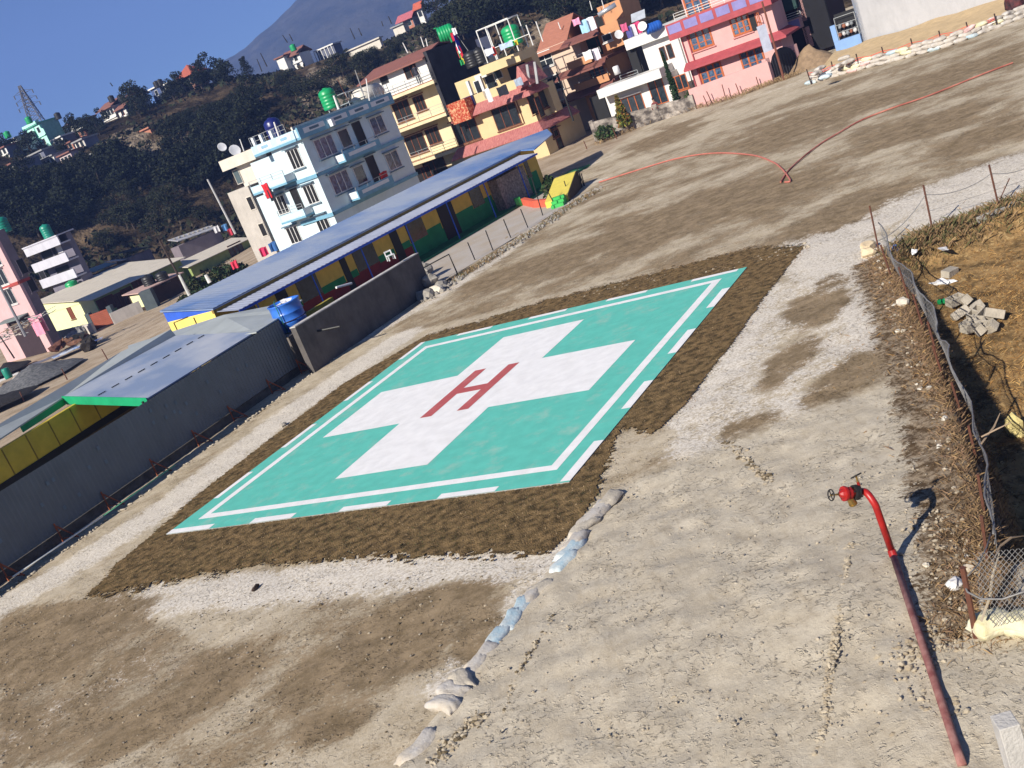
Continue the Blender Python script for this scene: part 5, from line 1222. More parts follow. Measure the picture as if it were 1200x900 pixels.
# ---- blue house
SKY = mat('pale_blue_wall', (.54, .66, .70), .8, .05, 1, grime=.18); BLT2 = mat('blue_trim', (.16, .34, .46), .8, .1, 2); WPN = mat('panel_white', (.65, .70, .72), .8, .05, 2); GRB = mat('grey_blue_band', (.10, .16, .21), .8, .1, 2)
h = House('apartment_house', 'tall pale blue house with blue balconies and shaded long side', 371, 205, 80, -41, -.9, 'house')
zb = [h.hit(353, 163)[1], h.hit(371, 205)[1], h.hit(391, 250)[1]]; Lb = h.hit(457, 125, 'B')[0]; Lb2 = h.hit(488, 203, 'B')[0]; Wb = h.hit(320, 184)[0]; Wp = h.hit(303, 181)[0]; Wl = h.hit(297, 232)[0]
print('BLUE', zb, Lb, Lb2, Wb, Wp, Wl); Lb = (Lb + Lb2) / 2
h.body('wall', SKY, Wb, 0, 0, Lb, 0, zb[0])
h.body('wing', SKY, Wl + .2, Wb, .9, Lb - 1, 0, zb[0] - .3)
x_ = h.hit(330, 250)[0]
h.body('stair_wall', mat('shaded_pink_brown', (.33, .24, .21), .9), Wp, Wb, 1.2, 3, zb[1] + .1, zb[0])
h.body('lower_wall', SKY, Wl + .3, Wb, 0, .9, 0, zb[1] - .1)
pz = zb[0]
h.body('parapet', BLT2, Wp - .1, .35, -.35, Lb + .3, pz - .02, pz + .16)
h.part('parapet_front', BLT2, 'B', -.35, Lb + .3, .2, .35, pz + .16, pz + .85); h.part('parapet_side', mat('sunlit_blue_trim', (.45, .62, .72), .8), 'A', Wp - .1, .2, .2, .35, pz + .16, pz + .75)  # parapet side repeats the trim with sunlight put into its colour
h.part('parapet_back', mat('cream_parapet', (.72, .66, .56), .8), 'B', .0, Lb + .3, -.6, -.45, pz + .16, pz + 1.0)
n_ = 4
for k in range(n_):
    u = Lb * (k + .5) / n_; h.part('parapet_panel', WPN if k else WPN, 'B', u - 1.1, u + 1.1, .35, .37, pz + .28, pz + .66)
    h.part('panel_inset', GRB, 'B', u - .5, u + .5, .37, .38, pz + .38, pz + .56)
for k in range(2):
    u = Wp * (.72 - .45 * k); h.part('parapet_panel', WPN, 'A', u - .75, u + .75, .35, .37, pz + .24, pz + .66)
    h.part('panel_inset', mat('sunlit_inset', (.25, .42, .55)), 'A', u - .38, u + .38, .37, .38, pz + .34, pz + .56)  # insets paler on this face, sunlight put into the colour
for z_ in zb[1:]:
    h.part('floor_band', BLT2, 'B', -.12, Lb, 0, .14, z_ - .16, z_ + .1); h.part('floor_band', BLT2, 'A', Wb, .14, 0, .14, z_ - .16, z_ + .1)
h.body('bright_ledge', WPN, .02, .16, .02, 3.3, zb[1] + .1, zb[1] + .14)
for (px, py, w_, hh, pn, gl, lt) in [(381.3, 172, 2.0, 1.45, 3, GLB, 1), (404, 162, 1.15, 1.35, 1, GLS, 1), (442.7, 146.5, 1.55, 1.35, 2, GLB, 1), (399.3, 213.3, 2.0, 1.45, 3, GLB, 1), (422, 204.7, 1.15, 1.35, 1, GLS, 1), (460.7, 188, 1.55, 1.35, 2, GLB, 1)]:
    h.window(px, py, w_, hh, 'B', pn, WFR, gl, True, lm=GRB)
for (px, py) in [(422, 158.5), (438, 198.5)]: h.window(px, py, .95, 2.05, 'B', 1, DKF, DRK, True, name='door', sill=False, lm=GRB)
for k, (a, b_) in enumerate([((404, 184), (446, 168)), ((420, 228), (461, 210))]):
    u0, z0_ = h.hit(a[0], a[1], 'B', 1.0); u1, _ = h.hit(b_[0], b_[1], 'B', 1.0); z_ = zb[1 + k] + .02 if k == 0 else zb[2] + .25
    print('balc', u0, u1, z0_); z_ = z0_ - .35
    bo = h.part('balcony', BLT2, 'B', u0, u1, .0, 1.0, z_, z_ + .14); h.part('front', BLT2, 'B', u0, u1, .9, 1.0, z_ + .14, z_ + .62, bo); h.part('side', WPN, 'B', u0 - .01, u0 + .08, .0, .9, z_ + .14, z_ + .62, bo); h.part('side', WPN, 'B', u1 - .08, u1, 0, .9, z_ + .14, z_ + .62, bo)  # balcony end faces whitened in colour as sunlit
    h.part('inset', WPN, 'B', u0 + .5, u1 - .5, 1.0, 1.015, z_ + .26, z_ + .52, bo); h.railing('B', u0, u1, .95, z_ + .6, .3, bars=1)
for (px, py, w_, hh, pn) in [(346.5, 186, 1.25, 1.45, 3), (365, 227.5, 1.2, 1.4, 3), (330, 240, 1.25, 1.4, 3), (379, 262, 1.3, 1.3, 3), (345, 275, 1.3, 1.3, 3)]:
    h.window(px, py, w_, hh, 'A', pn, WFR, DRK, True, lm=GRB)
h.window(349.5, 236, .8, 2.0, 'A', 1, DKF, DRK, True, name='door', sill=False, lm=GRB)
u, z_ = h.hit(318, 190, 'A', -1.2); h.part('opening', DRK, 'A', Wp + 1.4, Wb - .1, -1.2, -1.18, zb[1] + .2, zb[0] - .3)
for (a, b_, nn) in [((296, 226), (336, 214), 1.0), ((329, 260), (357, 250), .9)]:
    u0, z0_ = h.hit(a[0], a[1], 'A', nn); u1, _ = h.hit(b_[0], b_[1], 'A', nn)
    bo = h.part('balcony', BLT2, 'A', u0, u1, -.9, nn, z0_ - .25, z0_ - .1); h.part('front', mat('sunlit_blue_trim', (0, 0, 0)), 'A', u0, u1, nn - .1, nn, z0_ - .1, z0_ + .4, bo); h.part('side', WPN, 'A', u1 - .1, u1, 0, nn - .1, z0_ - .1, z0_ + .4, bo); h.part('inset', WPN, 'A', u0 + .25, u1 - .25, nn, nn + .015, z0_, z0_ + .28, bo)  # balcony front takes the trim colour with sunlight put in
    h.railing('A', u0, u1, nn - .05, z0_ + .4, .4, bars=2)
for px, py in [(301, 175), (310, 171), (322, 167)]: 
    u, z_ = h.hit(px, py, 'A', .3); h.part('parapet_post', WPN, 'A', u - .12, u + .12, .16, .36, pz + .75, pz + 1.35)
h.railing('A', Wp, -.9, .27, pz + .7, .7, bars=2, step=.5)
h.railing('B', Lb - 1.5, Lb + .2, .3, pz + .85, .7, bars=2, step=.4)
u, z_ = h.hit(388, 148, 'B', .36); h.part('spout', WPN, 'B', u - .14, u + .14, .3, .75, pz + .05, pz + .55)
def on_house(h, px, py, face, off): p = h.hit(px, py, face, off); return h.wpos(*( (p[0], -off, p[1]) if face == 'A' else (off, p[0], p[1])))
def roofpt(h, px, py, z):                   # pixel -> point at absolute height z
    return V3(at(px, py, z)) if False else None
q = on_house(h, 325, 160, 'A', -1.5); tank((q.x, q.y, h.z0 + pz + .1), .62, 2.1, BLT, 'dark navy water tank on the left roof end of the pale blue house', 0)
q = on_house(h, 390, 128, 'B', -2.0); tank((q.x, q.y, h.z0 + pz + .1), .62, 1.55, GTK, 'bright green ribbed water tank on legs above the pale blue house', 1.15)
q = on_house(h, 410, 118, 'B', -1.2); fq = empty('tank_frame', (q.x, q.y, h.z0 + pz + .1), 'empty metal tank stand on the pale blue house roof', 'stand', rz=h.az)
for a in (-.7, .7):
    for c_ in (-.9, .9): MB().tube([(a, c_, 0), (a, c_, 1.9)], .04, 5).build('leg', RAIL, fq)
MB().box(-.8, .8, -1, 1, 1.1, 1.16).build('platform', RAIL, fq); MB().tube([(-.7, -.9, 1.9), (.7, -.9, 1.9), (.7, .9, 1.9), (-.7, .9, 1.9), (-.7, -.9, 1.9)], .035, 5).build('top_frame', RAIL, fq)
WPL = mat('white_post', (.68, .68, .66)); GPL = mat('grey_post', (.28, .28, .28)); 
for (b_, t_, D_, lab, mt_, r) in [((327, 160), (321, 143), 79, 'white post on the left roof end of the pale blue house', WPL, .07), ((397, 128), (391, 112), 81, 'thick white post beside the green tank stand', WPL, .09), ((426, 110), (416, 82), 84, 'thin pole by the red roof on the pale blue house terrace', GPL, .04), ((433, 118), (429, 92), 85, 'pale pole at the right terrace corner of the pale blue house', WPL, .05), ((408, 118), (395, 92), 83, 'rusty thin rod right of the green tank stand', RUST, .03)]:
    ppole(b_, t_, D_, r, mt_, lab)
tw_ = empty('terrace_block', on_house(h, 420, 116, 'B', -1.5), 'half round cream roof cover on the pale blue house terrace', 'roof cover', rz=h.az); 
MB().lathe([(.7, 0), (.7, 2.4)], (0, 0, 0), 16).build('cover', mat('cream_cover', (.62, .58, .5)), tw_, True).rotation_euler = (R_(-90), 0, 0)
q = on_house(h, 311, 220, 'A', 1.0); laundry(q + Vector((0, -.1, .3)), .7, 1.1, clm('red', (.5, .02, .03)), 'red cloth hanging on the upper left balcony of the pale blue house', h.az, seed=2)
q = on_house(h, 315, 222, 'A', 1.0); laundry(q + Vector((0, -.1, 0)), .5, .9, clm('black', (.02, .02, .03)), 'black cloth beside the red one on the pale blue house balcony', h.az, seed=3)
q = on_house(h, 450, 205, 'B', .9); laundry(q + Vector((0, 0, .25)), .9, .6, clm('red2', (.42, .03, .02)), 'red cloth on the lower front balcony of the pale blue house', h.az + 1.57, seed=4)

# ---- unfinished grey concrete house left of it
CG = mat('bare_concrete', (.44, .41, .37), .9, .1, 1, grime=.35); CG2 = mat('bare_concrete_light', (.58, .54, .47), .9, .08, 1, grime=.15)
h = House('concrete_house', 'narrow bare concrete house left of the pale blue house', 322, 290, 87, -41, -.9, 'house')
def hz_(px, py, f='A', o_=0): return h.hit(px, py, f, o_)
u0, zt = hz_(300, 190); ul, zl = hz_(268, 208)
h.body('wall', CG, hz_(267, 228)[0], 0, 0, 5, 0, hz_(290, 218)[1])
h.body('upper_wall', CG2, hz_(277, 205)[0], hz_(303, 190)[0], .3, 5, hz_(290, 218)[1], hz_(292, 185)[1])
h.part('parapet', CG2, 'A', hz_(262, 195)[0], hz_(300, 178)[0], -.3, .3, hz_(283, 193)[1], hz_(280, 180)[1])
for (px, py, w_, hh) in [(279, 207, .75, 1.15)]: h.window(px, py, w_, hh, 'A', 1, CG, mat('grey_glass', (.08, .11, .12), .3), False, off=-.28, sill=False)
for (px, py, w_, hh) in [(294.5, 238, .7, 1.1), (308.5, 269, .7, 1.1)]: h.window(px, py, w_, hh, 'A', 1, CG2, DRK, False, sill=False)
h.body('side_recess', mat('brown_recess', (.10, .06, .05)), hz_(303, 190)[0], 0, 1.0, 5, hz_(290, 218)[1], hz_(300, 176)[1])
ppole((286, 177), (281, 163), 88, .05, WPL, 'short white post on the bare concrete house roof')
dish = MB().lathe([(.02, 0), (.3, .05), (.45, .14), (.47, .16), (.44, .15)], (0, 0, 0), 14); o = dish.build('satellite_dish', WM, smooth=True, label='white satellite dish above the bare concrete house', cat='satellite dish'); q = atD(275, 177, 89); o.location = tuple(q); o.rotation_euler = (R_(70), 0, R_(30))
o = o.copy(); COL.objects.link(o); o['label'] = 'second satellite dish left above the bare concrete house'; o.location = tuple(atD(260, 173, 92)); o.scale = (.8, .8, .8)

# ---- house with red roof, its side wall coloured black for shade
CRM = mat('cream_wall', (.66, .56, .36), .8, .06, 1, grime=.15); WHW = mat('white_wall', (.66, .65, .62), .8, .04, 1, grime=.12); RRF = mat('brown_red_roof', (.23, .095, .075), .7, .15, 1.5, stretch=(8, 1, 1)); BKW = mat('shade_black_side', (.035, .035, .042), .9, .3, .8, grime=.3)
h = House('terrace_house', 'cream house with a brown red tin roof and a side wall blackened for shade', 497, 66, 95, -38, -.6, 'house')
zz = [h.hit(497, 66)[1], h.hit(492, 99)[1], h.hit(510, 135)[1], h.hit(523, 176)[1]]; zz[0] = h.hit(497, 66)[1]
Lw = h.hit(425, 96)[0]; Lz = h.hit(550, 40, 'B')[0]; Lz2 = h.hit(556, 75, 'B')[0]; print('B2', zz, Lw, Lz, Lz2)
Wd = Lw
h.body('wall', CRM, Wd, 0, 1.3, 11, 0, zz[1]); h.body('upper_wall', WHW, Wd, -.2, .2, 11, zz[1], zz[0] - .1)
h.body('side_wall', BKW, -.0, .35, -.0, min(Lz, 12), .3, zz[0] + .2)
h.body('side_wall_lower', BKW, .0, .4, 1.0, 10, .3, zz[2] + .5)
q = h.hit(503, 53)[1]
mb = MB(); x0, x1, zr = Wd - .4, .1, zz[0] + .9; zr = h.hit(503, 53, 'A', -1.8)[1]
mb.slab([(x0, -.5, zz[0] - .1), (x1, -.5, zz[0] - .1), (x1, 2.6, zr), (x0, 2.6, zr)], .12).slab([(x0, 2.6, zr), (x1, 2.6, zr), (x1, 6.0, zz[0] + .2), (x0, 6.0, zz[0] + .2)], .12); mb.build('roof', RRF, h.root)
h.body('roof_gable', BKW, .0, .34, .0, 5.8, zz[0] + .2, zz[0] + .35)
for i, z_ in enumerate(zz[1:]):
    h.body('balcony', CRM, Wd + .2, .25, -.35, 1.3, z_ - .35, z_ - .02); h.part('balcony_edge', mat('rust_trim', (.30, .10, .05)), 'A', Wd + .2, .25, .35, .37, z_ - .06, z_ + .0)
    h.railing('A', Wd + .3, .15, .3, z_, .75, bars=3, step=1.4)
h.window(450, 92.5, .85, .85, 'A', 1, DKF, DRK, False, off=-.2, sill=False); h.window(481, 82, 1.4, 1.35, 'A', 2, BRF, DRK, False, off=-.2, sill=False)
for (px, py, w_, hh) in [(472, 130, 1.9, 1.7), (492, 121, 1.2, 1.3), (488, 169, 2.2, 1.7), (508, 159, 1.5, 1.4)]: h.window(px, py, w_, hh, 'A', 3, BRF, DRK, True, off=-1.3, bars=0)
for px, py, w_ in [(510, 196, 2.5), (496, 205, 2.0)]: h.window(px, py, w_, 1.4, 'A', 2, BRF, DRK, False, off=-1.3)
q = on_house(h, 515, 45, 'B', -2.0); tank((q.x, q.y, h.z0 + zz[0] + .3), .75, 1.5, GTK, 'green lying water tank behind the brown red roof', .2, horiz=True)
q = on_house(h, 524, 43, 'B', -2.5); tank((q.x, q.y + .5, h.z0 + zz[0] + .5), .6, 1.1, TTK, 'teal water tank beside the lying green one', .2)
for (b_, t_, lab) in [((478, 62), (472, 50), 'thin white post on the left of the brown red roof'), ((497, 55), (493, 43), 'white post next to the lying green tank'), ((501, 54), (499, 45), 'shorter white post touching the lying green tank')]: ppole(b_, t_, 98, .05, WPL, lab)
ph = h
# prayer flags on a mast
ms = ppole((562, 78), (532, 36), 94, .03, GPL, 'leaning mast line carrying prayer flags over the shade blackened side wall', name='flag_line', cat='flag line')
FC = [('white', (.75, .75, .75)), ('red', (.5, .02, .04)), ('green', (.02, .25, .08)), ('yellow', (.65, .5, .05)), ('blue', (.02, .05, .42))]
for k, (px, py, c_, sz) in enumerate([(531, 35, 0, .5), (530, 40, 1, .6), (528, 44, 2, .45), (533, 43, 4, 1.2), (534, 51, 0, .9), (536, 56, 1, .9), (538, 61, 2, .6), (542, 66, 3, .7), (540, 72, 2, .4)]):
    laundry(atD(px, py - 2, 93.8), sz * .7, sz * 1.1, clm('flag_' + FC[c_][0], FC[c_][1]), '%s prayer flag, %s from the top of the flag line' % (FC[c_][0], ordn[k]), .4 * k, name='prayer_flag', cat='prayer flag', seed=k)

# ---- yellow house with red tiled skirts
YW = mat('yellow_wall', (.60, .47, .26), .8, .05, 1, grime=.12); RT = mat('red_tile', (.36, .10, .10), .7, .2, 3, stretch=(6, 1, 1), bump=.4, bscale=14, col2=(.48, .20, .18))
h = House('yellow_house', 'yellow house with red tiled skirts between its storeys', 622, 118, 87, -38, -.4, 'house'); yh = h
zt = [h.hit(628, 98)[1], h.hit(640, 141)[1]]; zr = h.hit(607, 56)[1]
Wy = h.hit(533, 160)[0]; print('YEL', zt, zr, Wy)
ztop = h.hit(607, 60)[1]
h.body('wall', YW, Wy, 0, 0, 6.5, 0, zt[1] - .1); h.body('middle_wall', YW, Wy, 0, 0, 3.4, zt[1] - .1, zt[0] - .1); 
for z_, nm in ((zt[0], 'tile_skirt'), (zt[1], 'tile_skirt')):
    mb = MB(); mb.slab([(Wy + (.8 if z_ == zt[0] else -.6), -.9, z_ - .55), (.7, -.9, z_ - .55), (.0, 0, z_ + .15), (Wy + (.8 if z_ == zt[0] else -.2), 0, z_ + .15)], .1).slab([(.7, -.9, z_ - .55), (.7, 5.5 if z_ == zt[1] else 2.2, z_ - .55), (0, 5.5 if z_ == zt[1] else 2.2, z_ + .15), (0, 0, z_ + .15)], .1); mb.build(nm, RT, h.root)
x1 = h.hit(616, 82)[0]
h.body('terrace_parapet', YW, Wy + .9, -.3, -.0, .15, zt[0] + .1, zt[0] + .85)
h.body('upper_wall', YW, Wy + .6, x1 - .2, 1.8, 2.8, zt[0], ztop - .5)
h.body('roof_slab', YW, h.hit(562, 80)[0], h.hit(608, 62)[0], -.1, 2.4, ztop - .75, ztop - .05)
h.body('roof_slab_lower', WHW, h.hit(545, 80)[0], h.hit(560, 80)[0], .8, 8, ztop - .9, ztop - .55)
h.window(546.5, 153, 2.4, 1.9, 'A', 3, BRF, DKW, True, lm=BRF, bars=0); h.window(593.5, 136.5, 2.4, 1.75, 'A', 3, BRF, DKW, True, lm=BRF)
for (px, py, w_, hh, nm) in [(583, 86, .9, .9, 'window'), (576, 97, 1.0, 1.9, 'door'), (606, 82, 1.6, 1.8, 'opening'), (563, 105, .8, 1.6, 'window')]:
    if nm == 'opening': h.part('opening', DRK, 'A', h.hit(606, 82, 'A', -1.8)[0] - .8, h.hit(606, 82, 'A', -1.8)[0] + .9, -1.78, -1.76, zt[0] + .3, ztop - .9)
    else: h.window(px, py, w_, hh, 'A', 1, WFR, DKW, False, off=-1.8, name=nm, sill=False)
for px in (552, 568): u = h.hit(px, 110)[0]; h.body('pillar', WHW, u - .12, u + .12, .0, .25, zt[0] + .2, ztop - .7)
u = h.hit(614, 142)[0]; mb = MB().tube([(u, -.06, zt[1] + .3), (u, -.06, zt[0] - .7)], .04, 5).build('downpipe', BRF, h.root)
for (px, py, w_, hh) in [(624, 122, 1.1, 1.5), (637, 116, 1.1, 1.4), (648, 150, 1.0, 1.5), (655, 165, .9, 1.9)]: h.window(px, py, w_, hh, 'B', 1, BRF, DKW, True, lm=BRF)
h.body('side_bay', YW, .0, .5, 2.3, 3.4, zt[1] + .2, zt[0] - .3); h.window(632, 125, .8, 1.6, 'B', 1, BRF, DKW, False, off=.5)
# stairs and small gable on the right roof end
u = h.hit(622, 100)[0]
st_ = MB(); zz0 = zt[0] + .2
for a in (0, 1.1):
    pa_ = h.hit(624 + a * 8, 100 - a * 3); pbb = h.hit(619 + a * 8, 75 - a * 3); st_.tube([(pa_[0], -.4, pa_[1]), (pbb[0], -.2, pbb[1])], .12, 5)
st_.build('stair', mat('stair_grey', (.38, .38, .38)), h.root)
mb = MB(); g = h.hit(637, 92)[0]; mb.hexa([(-.4, -.8, zt[0] + .1), (1.0, -.8, zt[0] + .1), (1.0, 2, zt[0] + .1), (-.4, 2, zt[0] + .1)], [(.2, -.6, zt[0] + 1.7), (.35, -.6, zt[0] + 1.7), (.35, 1.8, zt[0] + 1.7), (.2, 1.8, zt[0] + 1.7)]); mb.build('small_gable', RT, h.root)
# roof frame with tank
fr_ = empty('roof_frame', on_house(h, 590, 66, 'A', -1.5), 'white pipe frame on the yellow house roof', 'frame', rz=h.az); fr_.location.z = h.z0 + ztop
for a in (-1.6, -.7, 1.5, 2.9):
    for c_ in (0, 1.6): MB().tube([(a, c_, 0), (a, c_, 2.6 if a != 2.9 else 1.6)], .05, 5).build('upright', WPL, fr_)
MB().tube([(-1.6, 0, 2.6), (1.5, 0, 2.6), (1.5, 1.6, 2.6), (-1.6, 1.6, 2.6), (-1.6, 0, 2.6)], .05, 5).tube([(-1.6, 0, .9), (2.9, 0, .9)], .035, 4).build('top_rail', WPL, fr_)
q = on_house(h, 599, 40, 'A', -2.4); tank((q.x, q.y, q.z - .9), .72, 1.6, GTK, 'green water tank standing in the white pipe frame', .0)
for k, (px, py) in enumerate([(550, 63), (560, 59)]): q = atD(px, py, 93); tank((q[0], q[1], q[2] - 1.1), .6, 1.3, BTK, 'black water tank, %s of the pair behind the yellow house roof' % ('left' if k == 0 else 'right'), 0)
for (px, py, c_, w_, hh, lab) in [(572, 60, (.6, .62, .7), 1.0, .6, 'pale blue and white cloth on the yellow house roof rail'), (577, 58, (.55, .05, .03), .4, .8, 'red cloth on the yellow house roof rail'), (592, 53, (.4, .5, .7), 1.6, .5, 'long light blue cloth on the pipe frame'), (604, 50, (.6, .5, .05), .4, .5, 'yellow cloth below the green tank'), (587, 104, (.02, .02, .03), 1.2, .9, 'black cloth on the yellow house terrace'), (570, 107, (.7, .7, .7), .5, 1.3, 'long white cloth on the yellow house terrace'), (606, 95, (.3, .36, .45), .9, .7, 'grey blue cloth on the yellow house terrace')]:
    laundry(atD(px, py - 3, 85.5), w_ * .8, hh * .8, clm('c%d%d' % (px, py), c_), lab, h.az, seed=px)
# red panelled balcony between the two houses
q = h.hit(538, 130, 'A', 1.2); bo = h.part('red_balcony', mat('red_lattice', (.45, .05, .02), .7, .2, 6, col2=(.7, .45, .25), lo=.45, hi=.7), 'A', h.hit(527, 135, 'A', 1.2)[0], h.hit(548, 127, 'A', 1.2)[0], .0, 1.2, q[1] - .9, q[1] + .75)
h.part('blue_drum', BLT, 'A', h.hit(548, 111)[0] - .5, h.hit(548, 111)[0] + .5, -.6, .2, zt[0] + .1, zt[0] + .9)

# ---- beige house with red roof (partly behind)
BG = mat('beige_wall', (.60, .46, .36), .85, .06, 1, grime=.15); RR2 = mat('terracotta_roof', (.36, .15, .10), .7, .12, 2, stretch=(1, 6, 1))
h = House('beige_house', 'tall beige house with a terracotta gable roof behind the yellow house', 700, 128, 96, -38, -.3, 'house')
zt_ = h.hit(672, 40)[1]; xr = h.hit(672, 58)[0]; xl = h.hit(628, 75)[0]; print('BEI', zt_, xr, xl)
xr = 0; h.body('wall', BG, xl, h.hit(684, 85)[0] + .5, 0, 8, 0, h.hit(657, 50)[1])
ze_ = h.hit(650, 58)[1]; mb = MB(); xa, xb = h.hit(629, 62)[0], h.hit(659, 50)[0] + .5
mb.slab([(xa, -.5, ze_), (xb, -.5, ze_), (xb - .3, 3.2, ze_ + 2.3), (xa, 3.2, ze_ + 2.3)], .12).slab([(xa, 3.2, ze_ + 2.3), (xb - .3, 3.2, ze_ + 2.3), (xb, 7.5, ze_), (xa, 7.5, ze_)], .12); mb.build('roof', RR2, h.root)
for (px, py, w_, hh) in [(639, 70, 1.5, 1.2), (650, 98, 1.5, 1.2), (660, 126, 1.3, 1.1)]: h.window(px, py, w_, hh, 'A', 2, WFR, DKW, True, bars=1)
mb = MB(); u, z_ = h.hit(655, 112); mb.tube([(u, -.1, z_ - 3), (u, -.1, z_ + 2.5)], .06, 5).build('downpipe', GPL, h.root)
ppole((672, 142), (652, 84), 88, .09, BLK, 'black utility pole before the beige house', name='utility_pole', cat='utility pole')
ppole((657, 34), (654, 26), 98, .05, WPL, 'short white post on the terracotta gable roof')

# ---- orange house with brown skirts
OR = mat('orange_wall', (.52, .26, .13), .8, .06, 1, grime=.12); BRS = mat('brown_skirt', (.20, .08, .065), .75, .15, 2, stretch=(6, 1, 1)); DKG = mat('dark_green_wall', (.02, .05, .045), .8)
h = House('orange_house', 'orange house with deep verandahs and brown tiled skirts', 720, 110, 94, -38, -.2, 'house')
z3 = h.hit(697, 44)[1]; z2 = h.hit(705, 68)[1]; z1 = h.hit(707, 92)[1]; xl = h.hit(662, 95)[0]; print('ORA', z1, z2, z3, xl)
zc = [h.hit(690, 104)[1], h.hit(690, 75)[1], h.hit(680, 42)[1]]
h.body('wall', OR, xl, 0, 2.2, 9, 0, zc[2]); h.body('front_right', OR, h.hit(698, 80)[0], 0, .4, 2.2, 0, zc[1]); h.body('front_pillar', OR, h.hit(690, 115)[0] - .3, h.hit(690, 115)[0] + .3, 0, .6, 0, zc[0])
for k, z_ in enumerate(zc):
    x0_ = xl - .4 + (1.5 if k == 2 else 0); mb = MB(); mb.slab([(x0_, -1.0, z_ - .35), (.6 if k < 2 else 1.0, -1.0, z_ - .35), (.2, .3, z_ + .1), (x0_, .3, z_ + .1)], .12); mb.body = None; mb.build('tile_skirt', BRS, h.root)
    h.body('slab', BRS, x0_, .3, .3, 9, z_ - .15, z_ + .1)
    if k < 2:
        h.body('parapet', OR, x0_ + 1.2, .1 - 1.0 * (k == 1), -.2, 0, z_ + .1, z_ + .7)
h.part('dark_recess', DKG, 'A', xl + .3, xl + 3.2, -2.19, -2.17, zc[1] + .3, zc[2] - .2); h.part('dark_recess', DRK, 'A', xl + .6, xl + 4.0, -2.19, -2.17, zc[0] + .2, zc[1] - .2); h.part('dark_recess', DRK, 'A', xl + .3, -.8, -2.19, -2.17, .2, zc[0] - .3)
h.window(700, 84, 1.5, 1.3, 'A', 3, ORF, GLB, False, off=-.4); 
for px, py in [(677, 55), (682, 53), (692, 50)]: h.window(px, py, .5 if px < 690 else 1.3, 1.3, 'A', 1, BRF, DRK, False, off=-2.2, sill=False)
h.body('top_room', OR, h.hit(704, 40)[0], h.hit(727, 40)[0], .2, 5, zc[2] - 1.9, zc[2] + .1); h.window(711.5, 44, .9, .6, 'A', 1, WFR, GLS, False, off=-.2)
h.body('roof_room', OR, h.hit(695, 28)[0], h.hit(722, 20)[0], 1.5, 5, zc[2] + .1, zc[2] + 1.6); h.window(703, 26, .8, 1.2, 'A', 1, BRF, DRK, False, off=-1.5)
h.railing('A', xl + 1.5, 0, -.1, zc[1] + .6, .4, bars=2); h.railing('A', xl + 1.2, 0, -.1, zc[0] + .6, .5, bars=2)
q = on_house(h, 725, 41, 'A', .3); o = bpy.data.objects['satellite_dish'].copy(); COL.objects.link(o); o['label'] = 'grey satellite dish on the upper right of the orange house'; o.location = q; o.scale = (.8,) * 3; o.rotation_euler = (R_(75), 0, R_(10))
for (px, py, c_, w_, hh, lab) in [(674, 25, (.75, .3, .45), .7, .5, 'pink cloth on the orange house roof line'), (682, 27, (.35, .6, .75), .7, 1.0, 'light blue cloth on the orange house roof line'), (689, 24, (.7, .72, .8), .9, 1.0, 'white patterned cloth on the orange house roof line'), (687, 63, (.7, .7, .7), .8, .7, 'white cloth on the upper balcony of the orange house'), (697, 60, (.65, .6, .65), .6, .9, 'pale lilac cloth on the upper balcony of the orange house')]:
    laundry(atD(px, py - 3, 91), w_, hh, clm('o%d' % px, c_), lab, h.az, seed=px)
q = atD(701, 18, 93); o = MB().tube([(0, 0, 0), (1.6, 0, .3)], .2, 12).build('solar_heater', mat('solar_silver', (.55, .57, .6), .3, metal=.6), smooth=True, label='silver solar water heater drum on the orange house roof', cat='solar heater'); o.location = tuple(q); o.rotation_euler = (0, 0, -.2)
for (b_, t_, lab) in [((694, 12), (691, 1), 'left thin white rod on the orange house roof'), ((708, 10), (705, 0), 'right thin white rod on the orange house roof')]: ppole(b_, t_, 94, .04, WPL, lab)
q = atD(724, 8, 96); tank((q[0], q[1], q[2] - 1), .7, 1.5, TTK, 'teal water tank at the top behind the orange house', 0)
# block coloured for the orange house's side shade, with ladder, laundry and solar panel between orange and white house
h = House('side_shade_block', 'wall coloured dark for the shaded side between the orange house and the white house', 735, 95, 98.5, -38, -.2, 'house')
h.body('wall', mat('side_shade_grey', (.06, .06, .065), .9, .2, 1), h.hit(714, 85)[0], h.hit(752, 75)[0], 0, 6, 0, h.hit(725, 38)[1])
mb = MB(); 
for a in (0, .5): mb.tube([(-1 + a, -.2, h.hit(728, 85)[1]), (-1.3 + a, -.05, h.hit(722, 52)[1])], .035, 4)
for k in range(9): zz_ = h.hit(728, 85)[1] + k * .33; mb.tube([(-1 - k * .03, -.15, zz_), (-.5 - k * .03, -.15, zz_)], .025, 4)
mb.build('ladder', RAIL, h.root)
for (px, py, c_, w_, hh) in [(730, 31, (.5, .1, .2), .6, .6), (735, 34, (.1, .1, .3), .5, .9), (740, 32, (.6, .6, .65), .5, 1.0), (745, 29, (.5, .05, .15), .6, .9), (748, 32, (.7, .65, .7), .4, .8)]:
    laundry(atD(px, py - 3, 91), w_, hh, clm('d%d' % px, c_), '%s cloth on the rooftop line left of the blue tank' % {730: 'crimson', 735: 'navy', 740: 'pale grey', 745: 'red', 748: 'pinkish white'}[px], h.az, seed=px)
q = atD(748, 19, 92); sp_ = empty('solar_collector', q, 'small tilted solar panel above the rooftop laundry', 'solar panel', rz=-.5); MB().box(-.6, .6, -.4, .4, 0, .05).build('panel', mat('panel_grey', (.35, .38, .42), .3), sp_).rotation_euler = (.9, 0, 0); MB().tube([(0, .2, -1.2), (0, .1, 0)], .03, 5).build('stand', GPL, sp_)

